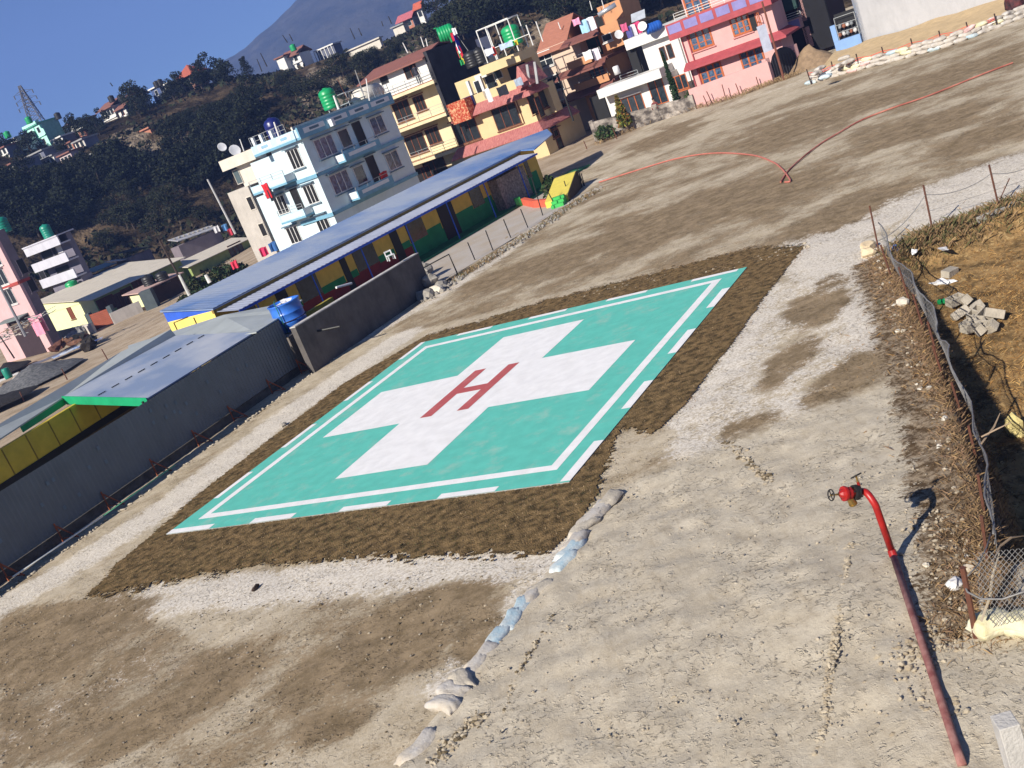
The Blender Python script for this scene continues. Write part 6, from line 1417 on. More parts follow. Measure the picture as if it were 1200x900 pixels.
# ---- white house
h = House('white_house', 'white two storey house with a flat projecting terrace', 800, 85, 86, -38, -.1, 'house'); wh = h
zA = h.hit(745, 60)[1]; xl = h.hit(744, 62)[0]; xr = h.hit(794, 45)[0]; zT = h.hit(760, 45)[1]; print('WHI', zA, xl, xr, zT)
h.body('wall', WHW, xl, xr, 1.5, 8, 0, zT); h.body('parapet', WHW, h.hit(728, 60)[0], xr + .1, .9, 8, h.hit(760, 50, 'A', -.9)[1], h.hit(760, 37, 'A', -.9)[1])
h.part('window_pair', DKW, 'A', 0, .01, 0, .01, 0, .01) if False else None
for px, py in [(777.5, 63), (785.5, 60)]: h.window(px, py, .5, 1.1, 'A', 1, BRF, DKW, False, off=-1.5, sill=False)
zs = h.hit(740, 100, 'A', 1.0); x0_, x1_ = h.hit(700, 110, 'A', 1.0)[0], h.hit(774, 86, 'A', 1.0)[0]; zu, zd = h.hit(737, 93, 'A', 1)[1], h.hit(737, 101, 'A', 1)[1]
print('slab', x0_, x1_, zu, zd)
h.body('terrace_slab', WHW, x0_, x1_, -1.0, 1.5, zd - .2, zu - .0)
h.body('lower_wall', WHW, h.hit(713, 130)[0], h.hit(792, 110)[0], .2, 1.5, 0, zd - .1)
h.window(742, 122, 1.9, 1.3, 'A', 3, ORF, GLS, True, off=-.2, lm=WHW); h.window(771, 107, 1.3, 2.0, 'A', 2, ORF, GLS, False, off=-.2, name='door', sill=False); h.window(796, 97, 1.4, 1.1, 'A', 3, ORF, GLS, False, off=-.2)
h.part('dark_gap', DRK, 'A', h.hit(692, 120, 'A', -.8)[0], h.hit(713, 130, 'A', -.8)[0], -1.2, -.8, 0, zd); h.part('recess', DRK, 'A', h.hit(736, 75, 'A', -.9)[0], h.hit(744, 72, 'A', -.9)[0] + .1, -1.6, -1.4, zu, h.hit(744, 62)[1] + .4)
for u in (0,): MB().tube([(h.hit(790, 60)[0], .0 + 1.42, 0.3), (h.hit(790, 60)[0], 1.42, zT - .8)], .04, 5).build('downpipe', GPL, h.root)
h.railing('A', h.hit(728, 88)[0], h.hit(748, 80)[0], .3, zu, .45, bars=2)
q = atD(768, 29, 87); tank((q[0] - .8, q[1], q[2] - .5), .38, 1.3, mat('blue_tank2', (.02, .10, .42), .4), 'blue lying water tank on the white house roof', 0, horiz=True)
o = bpy.data.objects['satellite_dish'].copy(); COL.objects.link(o); o['label'] = 'satellite dish left of the blue tank on the white house roof'; o.location = tuple(atD(753, 31, 86.5)); o.scale = (.75,) * 3; o.rotation_euler = (R_(75), 0, R_(-20))
q = atD(724, 87, 87); MB().lathe([(.25, 0), (.25, .6), (.18, .65)], (0, 0, 0), 10).build('drum', WM, smooth=True, label='small white drum on the left of the white terrace slab', cat='drum').location = tuple(q)

# ---- pink house
PK = mat('pink_wall', (.60, .35, .33), .8, .05, 1, grime=.1); PKD = mat('maroon_skirt', (.36, .07, .08), .7, .12, 2); LIL = mat('lilac_panel', (.22, .20, .42), .7, .1, 2)
h = House('pink_house', 'pink house with orange framed windows and a lilac panelled parapet', 912, 37, 83.5, -35, .0, 'house'); pk = h
zs1 = h.hit(860, 57)[1]; xl = h.hit(806, 72)[0]; zs2 = h.hit(840, 20)[1]; print('PNK', zs1, xl, zs2)
h.body('wall', PK, xl, 0, 0, 3, 0, zs2 - .3); h.body('upper_wall', PK, h.hit(795, 12)[0], .0, 1.2, 3, zs2, zs2 + 3.2)
mb = MB(); mb.slab([(xl - .2, -.9, zs1 - .25), (.7, -.9, zs1 - .25), (.1, 0, zs1 + .15), (xl - .2, 0, zs1 + .15)], .15).slab([(.7, -.9, zs1 - .25), (.7, 3, zs1 - .25), (0, 3, zs1 + .15), (0, 0, zs1 + .15)], .15).build('skirt', PKD, h.root)
h.body('balcony_slab', PKD, xl - .6, .3, -.7, 1.2, zs2 - .45, zs2 - .15)
h.part('balcony_front', PKD, 'A', xl - .6, .3, .6, .7, zs2 - .15, zs2 + .75)
npn = 6
for k in range(npn):
    u0 = xl - .45 + k * (-xl + .55) / npn; h.part('lilac_panel', LIL, 'A', u0, u0 + (-xl) / npn - .15, .7, .72, zs2 - .0, zs2 + .62, bevel=.0)
h.railing('A', xl + .2, 0, .5, zs2 + .75, .55, bars=3, mt=WPL, step=.9)
for (px, py, w_, hh, zc_) in [(821.5, 45.5, 1.75, 1.45, None), (868, 29, 1.45, 1.35, None), (834, 86, 1.8, 1.5, None), (882, 69, 1.8, 1.5, None)]: h.window(px, py, w_, hh, 'A', 3, ORF, GLB, True, lm=mat('pink_lintel', (.55, .25, .22)), bars=2, ft=.13)
u, z_ = h.hit(881, 27); h.part('opening', DRK, 'A', u - .3, u + .35, 0, .02, z_ - .6, z_ + .6); mb = MB()
for a in (0, .32, .64): h_ = [(u + .38 + a * .6, -a * .6 - .03)]; mb.tube([(h_[0][0], h_[0][1], z_ - .65), (h_[0][0], h_[0][1], z_ + .55)], .035, 4)
for b2 in (-.65, -.05, .55): mb.tube([(u + .38, -.03, z_ + b2), (u + .76, -.41, z_ + b2)], .03, 4)
mb.build('shutter', ORF, h.root)
h.window(817, 4, 2.0, 1.5, 'A', 3, ORF, GLB, False, off=-1.2, bars=2, ft=.13)
for px, py in [(800, 50), (806, 45)]: u = h.hit(px, py)[0]; MB().tube([(u, -.08, .4), (u, -.08, zs2 - .5)], .05, 5).build('downpipe', PKD, h.root)
# pink compound wall
pa2, pb2 = V3(at(813, 127, .1)), V3(at(906, 95, .1)); du_ = (pb2 - pa2).normalized(); nn_ = Vector((du_.y, -du_.x, 0)); zt1 = on_wall(807, 105, pa2, nn_).z; zt2 = on_wall(897, 72, pa2, nn_).z; print('PWALL', zt1, zt2)
pwl = empty('pink_boundary_wall', (pa2.x, pa2.y, 0), 'plain pink boundary wall in front of the pink house', 'wall'); wallmesh(du_, nn_, (pb2 - pa2).length, zt1, zt2, .2).build('wall_body', PK, pwl)
# arched black gate
g0 = V3(at(909, 93, .1)); g1 = V3(at(937, 80, .1)); gd = (g1 - g0).normalized(); gn = Vector((gd.y, -gd.x, 0)); GLn = (g1 - g0).length; zg = on_wall(925, 51, g0, gn).z
gt = empty('gate', (g0.x, g0.y, 0), 'arched black metal gate between pink pillars', 'gate'); mb = MB(); P_ = []
for t in np.linspace(0, 1, 9): P_.append(gd * GLn * t + Vector((0, 0, zg - .75 + .75 * math.sin(t * math.pi) ** .6)))
mb.hexa([tuple(gn * .0)] + [tuple(p) for p in P_] + [tuple(gd * GLn)], [tuple(gn * -.05)] + [tuple(p - gn * .05) for p in P_] + [tuple(gd * GLn - gn * .05)]); mb.build('gate_leaf', mat('gate_black', (.02, .02, .025), .5), gt)
mb = MB()
for k in range(9): p = gd * GLn * (k + .5) / 9; mb.tube([tuple(p + gn * .03), tuple(p + gn * .03 + Vector((0, 0, zg - .5)))], .025, 4)
mb.build('bar', mat('gate_bar', (.04, .04, .05), .5), gt)
mb = MB(); obox(mb, gd * GLn, gd, .38, -gn, .4, 0, zg - .2).build('pillar', PK, gt); mb = MB(); obox(mb, -gd * .4, gd, .38, -gn, .4, 0, zg - .3).build('pillar', PK, gt)
ppole((919, 94), (893, 2), 79, .09, mat('brown_pole', (.16, .06, .04)), 'rusty brown pole standing before the arched gate', name='utility_pole', cat='utility pole')
q = atD(896, 45, 79); MB().box(-.3, .3, -.08, .08, -.9, .9).build('meter_board', mat('pale_board', (.45, .48, .58)), label='pale blue board fixed beside the rusty pole', cat='board').location = tuple(q)
# dark pink house beyond the gate
h = House('dark_pink_house', 'deeply shaded pink house with a lilac balcony behind the arched gate', 972, 55, 88, -35, .0, 'house')
h.body('wall', mat('deep_shade_wall', (.03, .015, .018), .9), h.hit(915, 30)[0], 0, 0, 8, 0, 8.5); h.body('shade_canopy', DKG, h.hit(905, 10)[0], h.hit(940, 10)[0], -1.2, 0, h.hit(925, 8)[1] - .2, h.hit(925, 2)[1] + 1.2)  # deep shade put into the near-black wall colour
q = h.hit(930, 27); bo = h.part('balcony', PK, 'A', h.hit(915, 30)[0], h.hit(943, 25)[0], .0, 1.0, q[1] - .45, q[1] + .35); h.part('lilac_panel', LIL, 'A', h.hit(924, 30)[0], h.hit(941, 25)[0], 1.0, 1.02, q[1] - .3, q[1] + .25, bo)
for px, py, hh in [(939, 5, 2.4), (949, 42, 1.5)]: u, z_ = h.hit(px, py); h.part('pillar', PK, 'A', u - .25, u + .25, 0, .5, z_ - hh / 2, z_ + hh / 2)
h.railing('A', h.hit(910, 22)[0], h.hit(941, 12)[0], .9, h.hit(930, 19)[1] - .2, .5, bars=3, mt=WPL)
# dark block with the deep shade put into its colour
o = MB(); 
tp = h.hit(965, 20)
h.part('deep_shade_block', mat('deep_shade_black', (.005, .005, .008), .7, .3, 1), 'A', h.hit(945, 40)[0], h.hit(976, 30)[0], .1, .5, .3, 8)
# light blue shed and big grey wall
bs = House('blue_shed', 'light blue low shed front with a dark rack of pots above', 1012, 57, 79.5, -36, .0, 'shed'); LB = mat('light_blue_wall', (.20, .33, .58), .8, .06, 2)
zt1 = bs.hit(1006, 40)[1]; xw = bs.hit(982, 67)[0]; zt0 = bs.hit(1001, 14)[1]; print('BS', zt1, xw, zt0)
bs.body('wall', LB, xw, 0, 0, 1.2, -.2, zt1); bs.body('side_post', LB, xw, xw + .35, -.02, .3, zt1, bs.hit(970, 32)[1]); bs.body('rack_back', DRK, xw + .35, 0, .35, .5, zt1, zt1 + 1.7)
bs.railing('A', xw + .4, 0, .0, zt1, 1.5, bars=3, name='rack', step=.7)
for k in range(9):
    MB().blob((0, 0, 0), (.14, .14, .18), k, .2, 1).build('pot', [mat('pot_clay', (.25, .10, .06)), mat('pot_grey', (.2, .22, .24)), mat('pot_white', (.5, .5, .5))][k % 3], label='small pot, %s from the left on the dark rack over the light blue shed' % ordn[k], cat='pot', group='pots on the dark rack').location = bs.wpos(xw + .5 + k * (-xw - .6) / 9, .1, zt1 + .35 + .5 * (k % 2))
# concrete wall
w0, w1 = V3(at(1013, 57, .1)), V3(at(1188, 3, .1)); dW = (w1 - w0).normalized(); nW = Vector((dW.y, -dW.x, 0)); print('GW az', math.degrees(math.atan2(dW.y, dW.x)), w0, w1)
gw = empty('concrete_wall', (w0.x, w0.y, 0), 'large blank grey white rendered wall at the top right', 'wall'); wallmesh(dW, nW, (w1 - w0).length + 12, 7.5, 7.5, .3).build('wall_body', mat('pale_render', (.40, .40, .41), .9, .08, .5, grime=.3, bump=.2, bscale=3), gw)
wallmesh(dW, nW, .35, 5.5, 5.5, .5).build('edge_strip', LB, gw) 
# sand heaps
mb = MB(); 
def heap(name, px, py, r, hgt, mt, label, seed, cat='heap', z=0):
    p = at(px, py, z); mb = MB(); n_ = 26; m_ = 10; i0 = len(mb.v)
    for j in range(m_ + 1):
        for i in range(n_):
            an = 2 * math.pi * i / n_; rr = r * j / m_; k = 1 + .25 * noise.noise(Vector((math.cos(an) * 1.5 + seed, math.sin(an) * 1.5, seed)))
            z_ = hgt * (1 - (j / m_)) ** 1.15 * (1 + .25 * noise.noise(Vector((math.cos(an) * rr + seed, math.sin(an) * rr, seed * 2)))) - (.1 if j == m_ else 0)
            mb.v.append((rr * k * math.cos(an), rr * k * math.sin(an), z_))
    for j in range(m_):
        for i in range(n_): mb.f.append((j * n_ + i, (j + 1) * n_ + i, (j + 1) * n_ + (i + 1) % n_, j * n_ + (i + 1) % n_)); mb.mi.append(0)
    o = mb.build(name, mt, smooth=True, label=label, cat=cat); o.location = tuple(map(float, p)); return o
heap('sand_heap', 955, 76, 2.1, 1.5, mat('brown_sand', (.26, .18, .11), .95, .2, 3, bump=.6, bscale=8), 'brown sand heap between the arched gate and the light blue shed', 3)
SND = mat('ochre_sand', (.50, .37, .21), .95, .12, 2, bump=.5, bscale=8)
mb = MB(); P0 = [at(*p) for p in ((955, 92), (1030, 72), (1100, 50), (1200, 20))]; P1 = [at(*p) for p in ((985, 66), (1030, 54), (1100, 32), (1200, 0))]
for a in range(3):
    for b_ in range(8):
        for c_ in range(6):
            def G(s_, t): 
                p = V3(P0[a]).lerp(V3(P0[a + 1]), s_).lerp(V3(P1[a]).lerp(V3(P1[a + 1]), s_), t); zz_ = .03 + .55 * math.sin(t * 1.4) + .12 * noise.noise(Vector((p.x * .6, p.y * .6, 0))); return (p.x, p.y, zz_ if t > 0 else -.05)
            mb.quad(G(b_ / 8, c_ / 6), G((b_ + 1) / 8, c_ / 6), G((b_ + 1) / 8, (c_ + 1) / 6), G(b_ / 8, (c_ + 1) / 6))
mb.build('sand_bank', SND, smooth=True, kind='structure')
# sandbag wall with posts
SB0 = [V3(at(*p)) for p in ((952, 98), (978, 90), (1008, 82), (1040, 74), (1070, 66), (1100, 58), (1135, 46), (1168, 33), (1205, 18))]
nb = 0; cs = ['white', 'white', 'white', 'pale blue', 'white', 'pinkish', 'cream yellow', 'white']
tot = sum((SB0[i + 1] - SB0[i]).length for i in range(8)); acc = 0
rsb = random.Random(4)
for row in range(3):
    s_ = .0 + row * .3
    while s_ < tot:
        a = 0; r_ = s_
        while a < 7 and r_ > (SB0[a + 1] - SB0[a]).length: r_ -= (SB0[a + 1] - SB0[a]).length; a += 1
        d = (SB0[a + 1] - SB0[a]).normalized(); p = SB0[a] + d * r_
        c_ = cs[rsb.randrange(8)]
        lab = {'white': 'white sandbag in the low wall along the far right field edge', 'pale blue': 'pale blue sandbag in the low wall along the far right field edge', 'pinkish': 'pinkish sandbag in the low wall along the far right field edge', 'cream yellow': 'cream sandbag in the low wall along the far right field edge'}[c_]
        bag(p.x - d.y * .1 * row + rsb.gauss(0, .04), p.y + d.x * .1 * row + rsb.gauss(0, .04), .1 + row * .2, math.atan2(d.y, d.x) + rsb.gauss(0, .12), c_, nb, lab, 'sandbags stacked along the far right field edge', (.75, .42, .24), (rsb.gauss(0, .08), rsb.gauss(0, .08))); nb += 1
        s_ += .68 if row < 2 else .8
print('bags', nb)
for k, (bx, by) in enumerate([(957, 88), (962, 84), (968, 92), (990, 72), (984, 79), (995, 76)]):
    p = at(bx, by, .5); bag(p[0], p[1], .62 + .1 * (k % 2), random.random() * 3, cs[k % 4 + 1], k, 'sandbag on the heaped left end of the far sandbag wall', 'sandbags heaped at the left end of the far wall', (.75, .42, .24))
pf = empty('post_fence', (SB0[0].x, SB0[0].y, 0), 'thin iron posts with red and white tape along the sandbag wall', 'fence'); pf0 = Vector((SB0[0].x, SB0[0].y, 0)); tps = []
for b_, t_ in [((951, 99), (945, 81)), ((978, 90), (974, 72)), ((1008, 82), (1003, 63)), ((1038, 73), (1033, 55)), ((1072, 64), (1067, 45)), ((1104, 53), (1100, 36)), ((1137, 44), (1132, 26)), ((1169, 33), (1165, 16))]:
    q0 = V3(at(*b_)); d = V3(ray(*t_)); q1 = V3(OC) + d * (q0.y / d.y); tps.append((q0, q1)); MB().tube([tuple(q0 - pf0 - Vector((0, 0, .1))), tuple(q1 - pf0)], .04, 5).build('post', mat('dark_post', (.05, .03, .025)), pf)
for fr_z, mt_ in ((.62, mat('red_tape', (.62, .06, .05))), (.48, mat('pale_tape', (.8, .78, .78))), (.74, MC['red_tape'])):
    mb = MB()
    for (a0_, a1_), (b0_, b1_) in zip(tps[:-1], tps[1:]):
        p, q = a0_.lerp(a1_, fr_z), b0_.lerp(b1_, fr_z); m2 = (p + q) / 2 - Vector((0, 0, .1)); mb.tube([tuple(p - pf0), tuple(m2 - pf0), tuple(q - pf0)], .022, 4)
    mb.build('tape', mt_, pf)
# dark bundle at the top right corner
q = at(1193, 18, .1); MB().blob((0, 0, .9), (.5, .4, 1.1), 5, .35, 3).build('bundle', mat('dark_cloth', (.03, .03, .035), .8, .4, 3, col2=(.12, .03, .03)), label='dark upright bundle at the right end of the sandbag wall', cat='bundle').location = tuple(q)

# ---- weathered stone wall before the white house
s0_, s1_ = V3(at(700, 166, .0)), V3(at(816, 128, .0)); ds = (s1_ - s0_).normalized(); ns_ = Vector((ds.y, -ds.x, 0)); za = on_wall(694, 143, s0_, ns_).z; zb_ = on_wall(808, 114, s0_, ns_).z; print('SW', za, zb_, (s1_ - s0_).length)
WRW = mat('weathered_wall', (.10, .085, .075), .95, .2, 1.1, grime=.6, bump=.5, bscale=6, stretch=(1, 1, 1.6), col2=(.44, .39, .34), lo=.4, hi=.62)
sw = empty('garden_wall', (s0_.x, s0_.y, 0), 'stained weathered garden wall before the white house', 'wall'); LS = (s1_ - s0_).length
wallmesh(ds, ns_, LS, za, zb_, .22).build('wall_body', WRW, sw)
for t in (0.0, .33, .64, .98): mb = MB(); obox(mb, ds * (LS * t - .15) + ns_ * .04, ds, .32, -ns_, .34, 0, za + (zb_ - za) * t + .12).build('pillar', WRW, sw)
for (b_, t_) in [((723, 163), (718, 150)), ((688, 175), (684, 165)), ((835, 122), (828, 107)), ((851, 117), (846, 99)), ((867, 111), (862, 98)), ((830, 125), (824, 112)), ((890, 103), (886, 90))]:
    ppole(b_, t_, math.hypot(*at(*b_)[:2]), .04, RUST, 'short rusty post at the field edge, base near %s' % {723: 'the weathered wall left part', 688: 'the lane mouth', 835: 'the pink wall left end', 851: 'the pink wall middle, taller', 867: 'the pink wall middle right', 830: 'the seam of weathered and pink walls', 890: 'the pink wall right end'}[b_[0]])
# conifer, dark cypress and shrubs behind the wall
q = atD(731, 140, 82); bush('conifer', (q[0], q[1], .3), .8, 2.35, 2200, [mat('conifer_yellow', (.20, .19, .025)), mat('conifer_green', (.05, .08, .02)), mat('conifer_rust', (.22, .10, .03))], 'yellow green cone shaped conifer before the white house', 'tree', 3, .11, cone=True)
q = atD(792, 113, 83.5); bush('cypress', (q[0], q[1], .3), .42, 4.0, 1500, GL[:1], 'slim dark cypress against the white house wall', 'tree', 5, .1, cone=True)
for k, (px, py, r, hh, lab) in enumerate([(703, 148, .8, 1.3, 'leafy green shrub at the left end of the weathered wall'), (712, 147, .7, 1.1, 'second leafy shrub right of the wall corner'), (807, 104, .9, 1.5, 'grey green shrub between white and pink houses'), (815, 98, .6, 1.4, 'dark shrub touching the pink house corner'), (640, 205, .5, .9, 'small bush at the school end') ]):
    q = atD(px, py, 81.5 if px > 645 else 66); bush('shrub', (q[0], q[1], .1), r, hh * .8, 420, GL, lab, 'shrub', 10 + k, .12)
# ------------------------------------------------------------------ left part of the valley
Tg = lambda px, py, D: Tz(*atD(px, py, D)[:2])
# yellow green long house
YG = mat('lime_cream_wall', (.72, .74, .42), .8, .05, 2, grime=.08); OLG = mat('olive_green_wall', (.26, .33, .12), .85, .1, 2, grime=.15); TAN = mat('tan_tin_roof', (.62, .56, .46), .7, .1, 1.2, stretch=(6, 1, 1), grime=.25)
h = House('long_house', 'long low house with cream end wall and tan tin roof', 108, 350, 122, -40, -1.75, 'house'); yg = h
ze = h.z0 and h.hit(108, 350)[1]; xl = h.hit(43, 357)[0]; Ly = h.hit(214, 311, 'B')[0]; print('YG', ze, xl, Ly)
h.body('wall', OLG, xl + .3, 0, .05, Ly, -1.2, ze - .05); h.part('end_wall', YG, 'A', xl + .3, 0, -.06, 0, -1.2, ze - .02)
h.part('plinth_band', YG, 'A', xl + .3, 0, 0, .02, -1.2, .1)
zr = h.hit(41, 357)[1] + .3; print('YGr', zr)
mb = MB(); mb.slab([(.5, -.5, ze - .05), (.5, Ly + .5, ze - .05), (xl - .4, Ly + .5, zr), (xl - .4, -.5, zr)], .07).build('roof', TAN, h.root)
mb = MB().hexa([(xl + .3, -.06, ze - .12), (0, -.06, ze - .12), (xl + .3, -.06, zr - .12)], [(xl + .3, .2, ze - .12), (0, .2, ze - .12), (xl + .3, .2, zr - .12)]).build('gable', YG, h.root)
h.window(83, 366, .9, 1.5, 'A', 1, BRF, BRF, False)
for px, py, w_, nm in [(125, 356, 2.2, 'window'), (141, 353, 1.5, 'door'), (151, 347, 1.5, 'door'), (163, 335, 1.6, 'window')]: h.window(px, py, w_, 1.9 if nm == 'door' else 1.5, 'B', 2, BRF, mat('brown_door', (.10, .03, .015)), False, name=nm, sill=False)
h = House('green_house', 'olive green house with a tan tin roof beyond the long house', 222, 312, 128, -40, -1.75, 'house')
ze = h.hit(222, 312)[1]; Lz = h.hit(287, 273, 'B')[0]; print('GH', ze, Lz)
h.body('wall', OLG, -6, 0, .0, Lz, -1.5, ze); mb = MB().slab([(.5, -.6, ze), (.5, Lz + .3, ze), (-3, Lz + .3, ze + .7), (-3, -.6, ze + .7)], .07).slab([(-3, -.6, ze + .7), (-3, Lz + .3, ze + .7), (-6.4, Lz + .3, ze), (-6.4, -.6, ze)], .07).build('roof', TAN, h.root)
h.window(277, 293, 2.2, 1.7, 'B', 3, BRF, DKW, False)
# dark shed and tanks in front
h = House('dark_shed', 'dark brown shed with a pinkish roof edge before the long house', 167, 348, 113, -40, -1.75, 'shed')
zt_ = h.hit(165, 342)[1]; Lq = h.hit(212, 320, 'B')[0]; h.body('wall', mat('umber_wall', (.05, .028, .02), .9), -2.2, 0, 0, Lq, -1, zt_); h.part('end_panel', YG, 'A', -1.9, -.1, 0, .04, .4, zt_ - .1); mb = MB().slab([(.5, -.5, zt_ + .02), (.5, Lq, zt_ + .02), (-2.4, Lq, zt_ + .3), (-2.4, -.5, zt_ + .3)], .1).build('roof', mat('pink_roof_edge', (.50, .34, .30), .8), h.root)
for k, (px, py) in enumerate([(173, 327), (189, 323)]): q = atD(px, py, 115); tank((q[0], q[1], q[2] - .9), .62, 1.3, BTK, 'large black water tank, %s of the pair at the dark shed' % ('left' if k == 0 else 'right'), 0)
# compound wall, pillars and gate
def gwall(p, q, D0, D1, hgt, mt, name, label, th=.25, cat='wall'):
    a = V3(atD(*p, D0)); b_ = V3(atD(*q, D1)); a.z = b_.z = 0; d = (b_ - a); L_ = d.length; d.normalize(); n__ = Vector((d.y, -d.x, 0))
    o = wallmesh_at(a, d, n__, L_, hgt, th).build(name, mt, label=label, cat=cat); o.location = a; return a, d, n__, L_
def wallmesh_at(a, d, n__, L_, hgt, th):
    mb = MB(); z0 = Tz(a.x, a.y); obox(mb, (0, 0, 0), d, L_, -n__, th, z0 - .6, z0 + hgt); return mb
WGR = mat('whitish_render', (.52, .48, .44), .9, .1, 1, grime=.4)
DW = lambda px, py, z=-1.6: math.hypot(*at(px, py, z)[:2])
gwall((36, 406), (111, 389), DW(36, 406), DW(111, 389), 1.0, WGR, 'low_wall', 'whitish low wall before the cream end wall of the long house')
gwall((134, 379), (168, 364), DW(134, 379), DW(168, 364), 1.15, WGR, 'low_wall', 'whitish low wall right of the brown metal gate')
a = V3(at(113, 386, -1.6)); b_ = V3(at(133, 379, -1.6)); d = (b_ - a).normalized(); gt2 = empty('gate', a, 'reddish brown slatted gate between dark pillars', 'gate'); n__ = Vector((d.y, -d.x, 0)); mb = MB(); obox(mb, (0, 0, 0), d, (b_ - a).length, -n__, .05, 0, 1.55); mb.build('gate_leaf', mat('gate_brown', (.26, .06, .03), .7, .1, 2), gt2)
mb = MB()
for k in range(8): obox(mb, n__ * .02, d, (b_ - a).length, -n__, .02, .12 + k * .18, .20 + k * .18)
mb.build('slats', mat('gate_slat', (.26, .08, .045), .7), gt2)
for t in (-.55, (b_ - a).length): mb = MB(); obox(mb, d * t, d, .5, -n__, .5, -.2, 1.75); mb.build('pillar', mat('slate_pillar', (.07, .09, .10), .8), gt2)
mb = MB(); q = V3(atD(176, 352, 112)); MB().box(-.6, .6, -.6, .6, -2, 1.1).build('pillar_block', mat('slate_pillar', ()), label='dark square block at the right end of the whitish wall', cat='wall').location = (q.x, q.y, Tg(176, 352, 112) + .8)
# poles
ppole((222, 347), (187, 282), 100, .11, mat('dark_pole', (.05, .035, .03)), 'dark pole with pale foot between the long house and the blue roof', name='utility_pole', cat='utility pole')
ppole((222, 346), (210, 322), 99.5, .16, mat('pale_pole', (.5, .52, .5)), 'pale lower post against the dark pole', name='post', cat='post')
ppole((276, 274), (243, 210), 118, .13, mat('grey_pole', (.42, .42, .42)), 'grey lamp pole left of the bare concrete house', name='utility_pole', cat='utility pole')
ppole((30, 394), (-4, 328), 96, .13, mat('slate_pole', (.22, .22, .24)), 'grey pole at the left edge before the pink house', name='utility_pole', cat='utility pole')
ppole((17, 420), (0, 394), 80, .06, BLK, 'short black post at the far left edge')
ppole((246, 331), (241, 322), 100, .2, WPL, 'white block post in the bushes behind the blue roof')
for k, (b_, t_) in enumerate([((127, 423), (119, 409)), ((79, 445), (72, 432)), ((28, 470), (23, 459)), ((90, 380), (86, 372)), ((75, 384), (71, 375))]): ppole(b_, t_, DW(*b_), .05, RUST, 'thin rusty stake, %s' % ['in the dirt yard before the low wall, rightmost', 'right of the gravel heap', 'below the gravel heap by the shed roof', 'behind the whitish wall, right', 'behind the whitish wall, left'][k])
# heaps and junk
heap('gravel_heap', 42, 443, 3.9, 1.15, mat('dark_gravel', (.10, .105, .11), .95, .3, 4, bump=1, bscale=10, col2=(.17, .17, .175)), 'big grey gravel heap in the dirt yard on the left', 11, z=-1.4)
heap('dark_heap', 8, 434, 2.3, .7, mat('charcoal_and_shade', (.02, .018, .018), .95, .3, 3, bump=1, bscale=6), 'charcoal dark heap left of the gravel heap', 12, z=-1.3)
heap('dark_heap', 2, 470, 2.6, .5, MC['charcoal_and_shade'], 'heap coloured black for shade at the left edge below the gravel', 14, z=-1.2)  # shaded ground built as a black heap
jr = random.Random(8)
jc = [('dark', (.03, .025, .022)), ('brown', (.16, .08, .05)), ('grey', (.2, .2, .2)), ('black', (.015, .015, .015)), ('rusty', (.11, .045, .03))]
for k, (px, py) in enumerate([(73, 407), (80, 402), (86, 397), (92, 399), (98, 396), (103, 402), (76, 401), (96, 391), (110, 400), (68, 410), (104, 407), (88, 404)]):
    n_, c_ = jc[k % 5]; p = at(px, py, -1.4); o = MB().blob((0, 0, 0), (jr.uniform(.4, .9), jr.uniform(.3, .7), jr.uniform(.2, .5)), k, .5, 2).build('scrap', mat('scrap_' + n_, c_, .9, .3, 3), label='%s scrap lump, %s in the junk pile before the whitish wall' % (n_, ordn[k]), cat='scrap', group='junk pile in the dirt yard'); o.location = (p[0], p[1], -1.2)
def sheet(px, py, w_, l_, mt, label, rz=.3, z=-1.5, name='plastic_sheet', cat='sheet'):
    p = at(px, py, z); mb = MB(); n_ = 8
    f = lambda i, j: ((i / n_ - .5) * w_, (j / n_ - .5) * l_, .12 + .12 * noise.noise(Vector((i * .7 + px, j * .7, 1))))
    for i in range(n_):
        for j in range(n_): mb.quad(f(i, j), f(i + 1, j), f(i + 1, j + 1), f(i, j + 1))
    o = mb.build(name, mt, label=label, cat=cat); o.location = (p[0], p[1], z + .1); o.rotation_euler = (0, 0, rz); m_ = o.modifiers.new('s', 'SOLIDIFY'); m_.thickness = .03; return o
sheet(86, 412, 3.5, 1.6, mat('blue_white_plastic', (.7, .72, .75), .5, .1, 1.5, col2=(.15, .3, .6), lo=.5, hi=.6), 'crumpled white and blue plastic sheet beside the junk pile', .5)
sheet(107, 404, 2.2, 1.2, mat('navy_white_plastic', (.5, .5, .55), .5, .1, 2, col2=(.05, .08, .25), lo=.45, hi=.6), 'navy and white rag at the right of the junk pile', .2)
sheet(64, 420, 4.2, 1.8, mat('slate_sheet', (.14, .15, .19), .5), 'flat slate grey sheet lying above the gravel heap', .3)
sheet(8, 446, 2.2, 1.6, mat('white_sheet', (.62, .60, .56), .7), 'dirty white sheet at the left edge near a dark drum', .3)
o = put(rock(24, 448, (.55, .45, .4), STW, 'pale boulder on the lower side of the gravel heap', seed=41, z=-1.3)) 
q = at(11, 443, -1.2); MB().lathe([(.3, 0), (.32, .1), (.32, .8), (.28, .9)], (0, 0, 0), 12).build('drum', TTK, smooth=True, label='dark teal drum beside the white sheet', cat='drum').location = tuple(q)
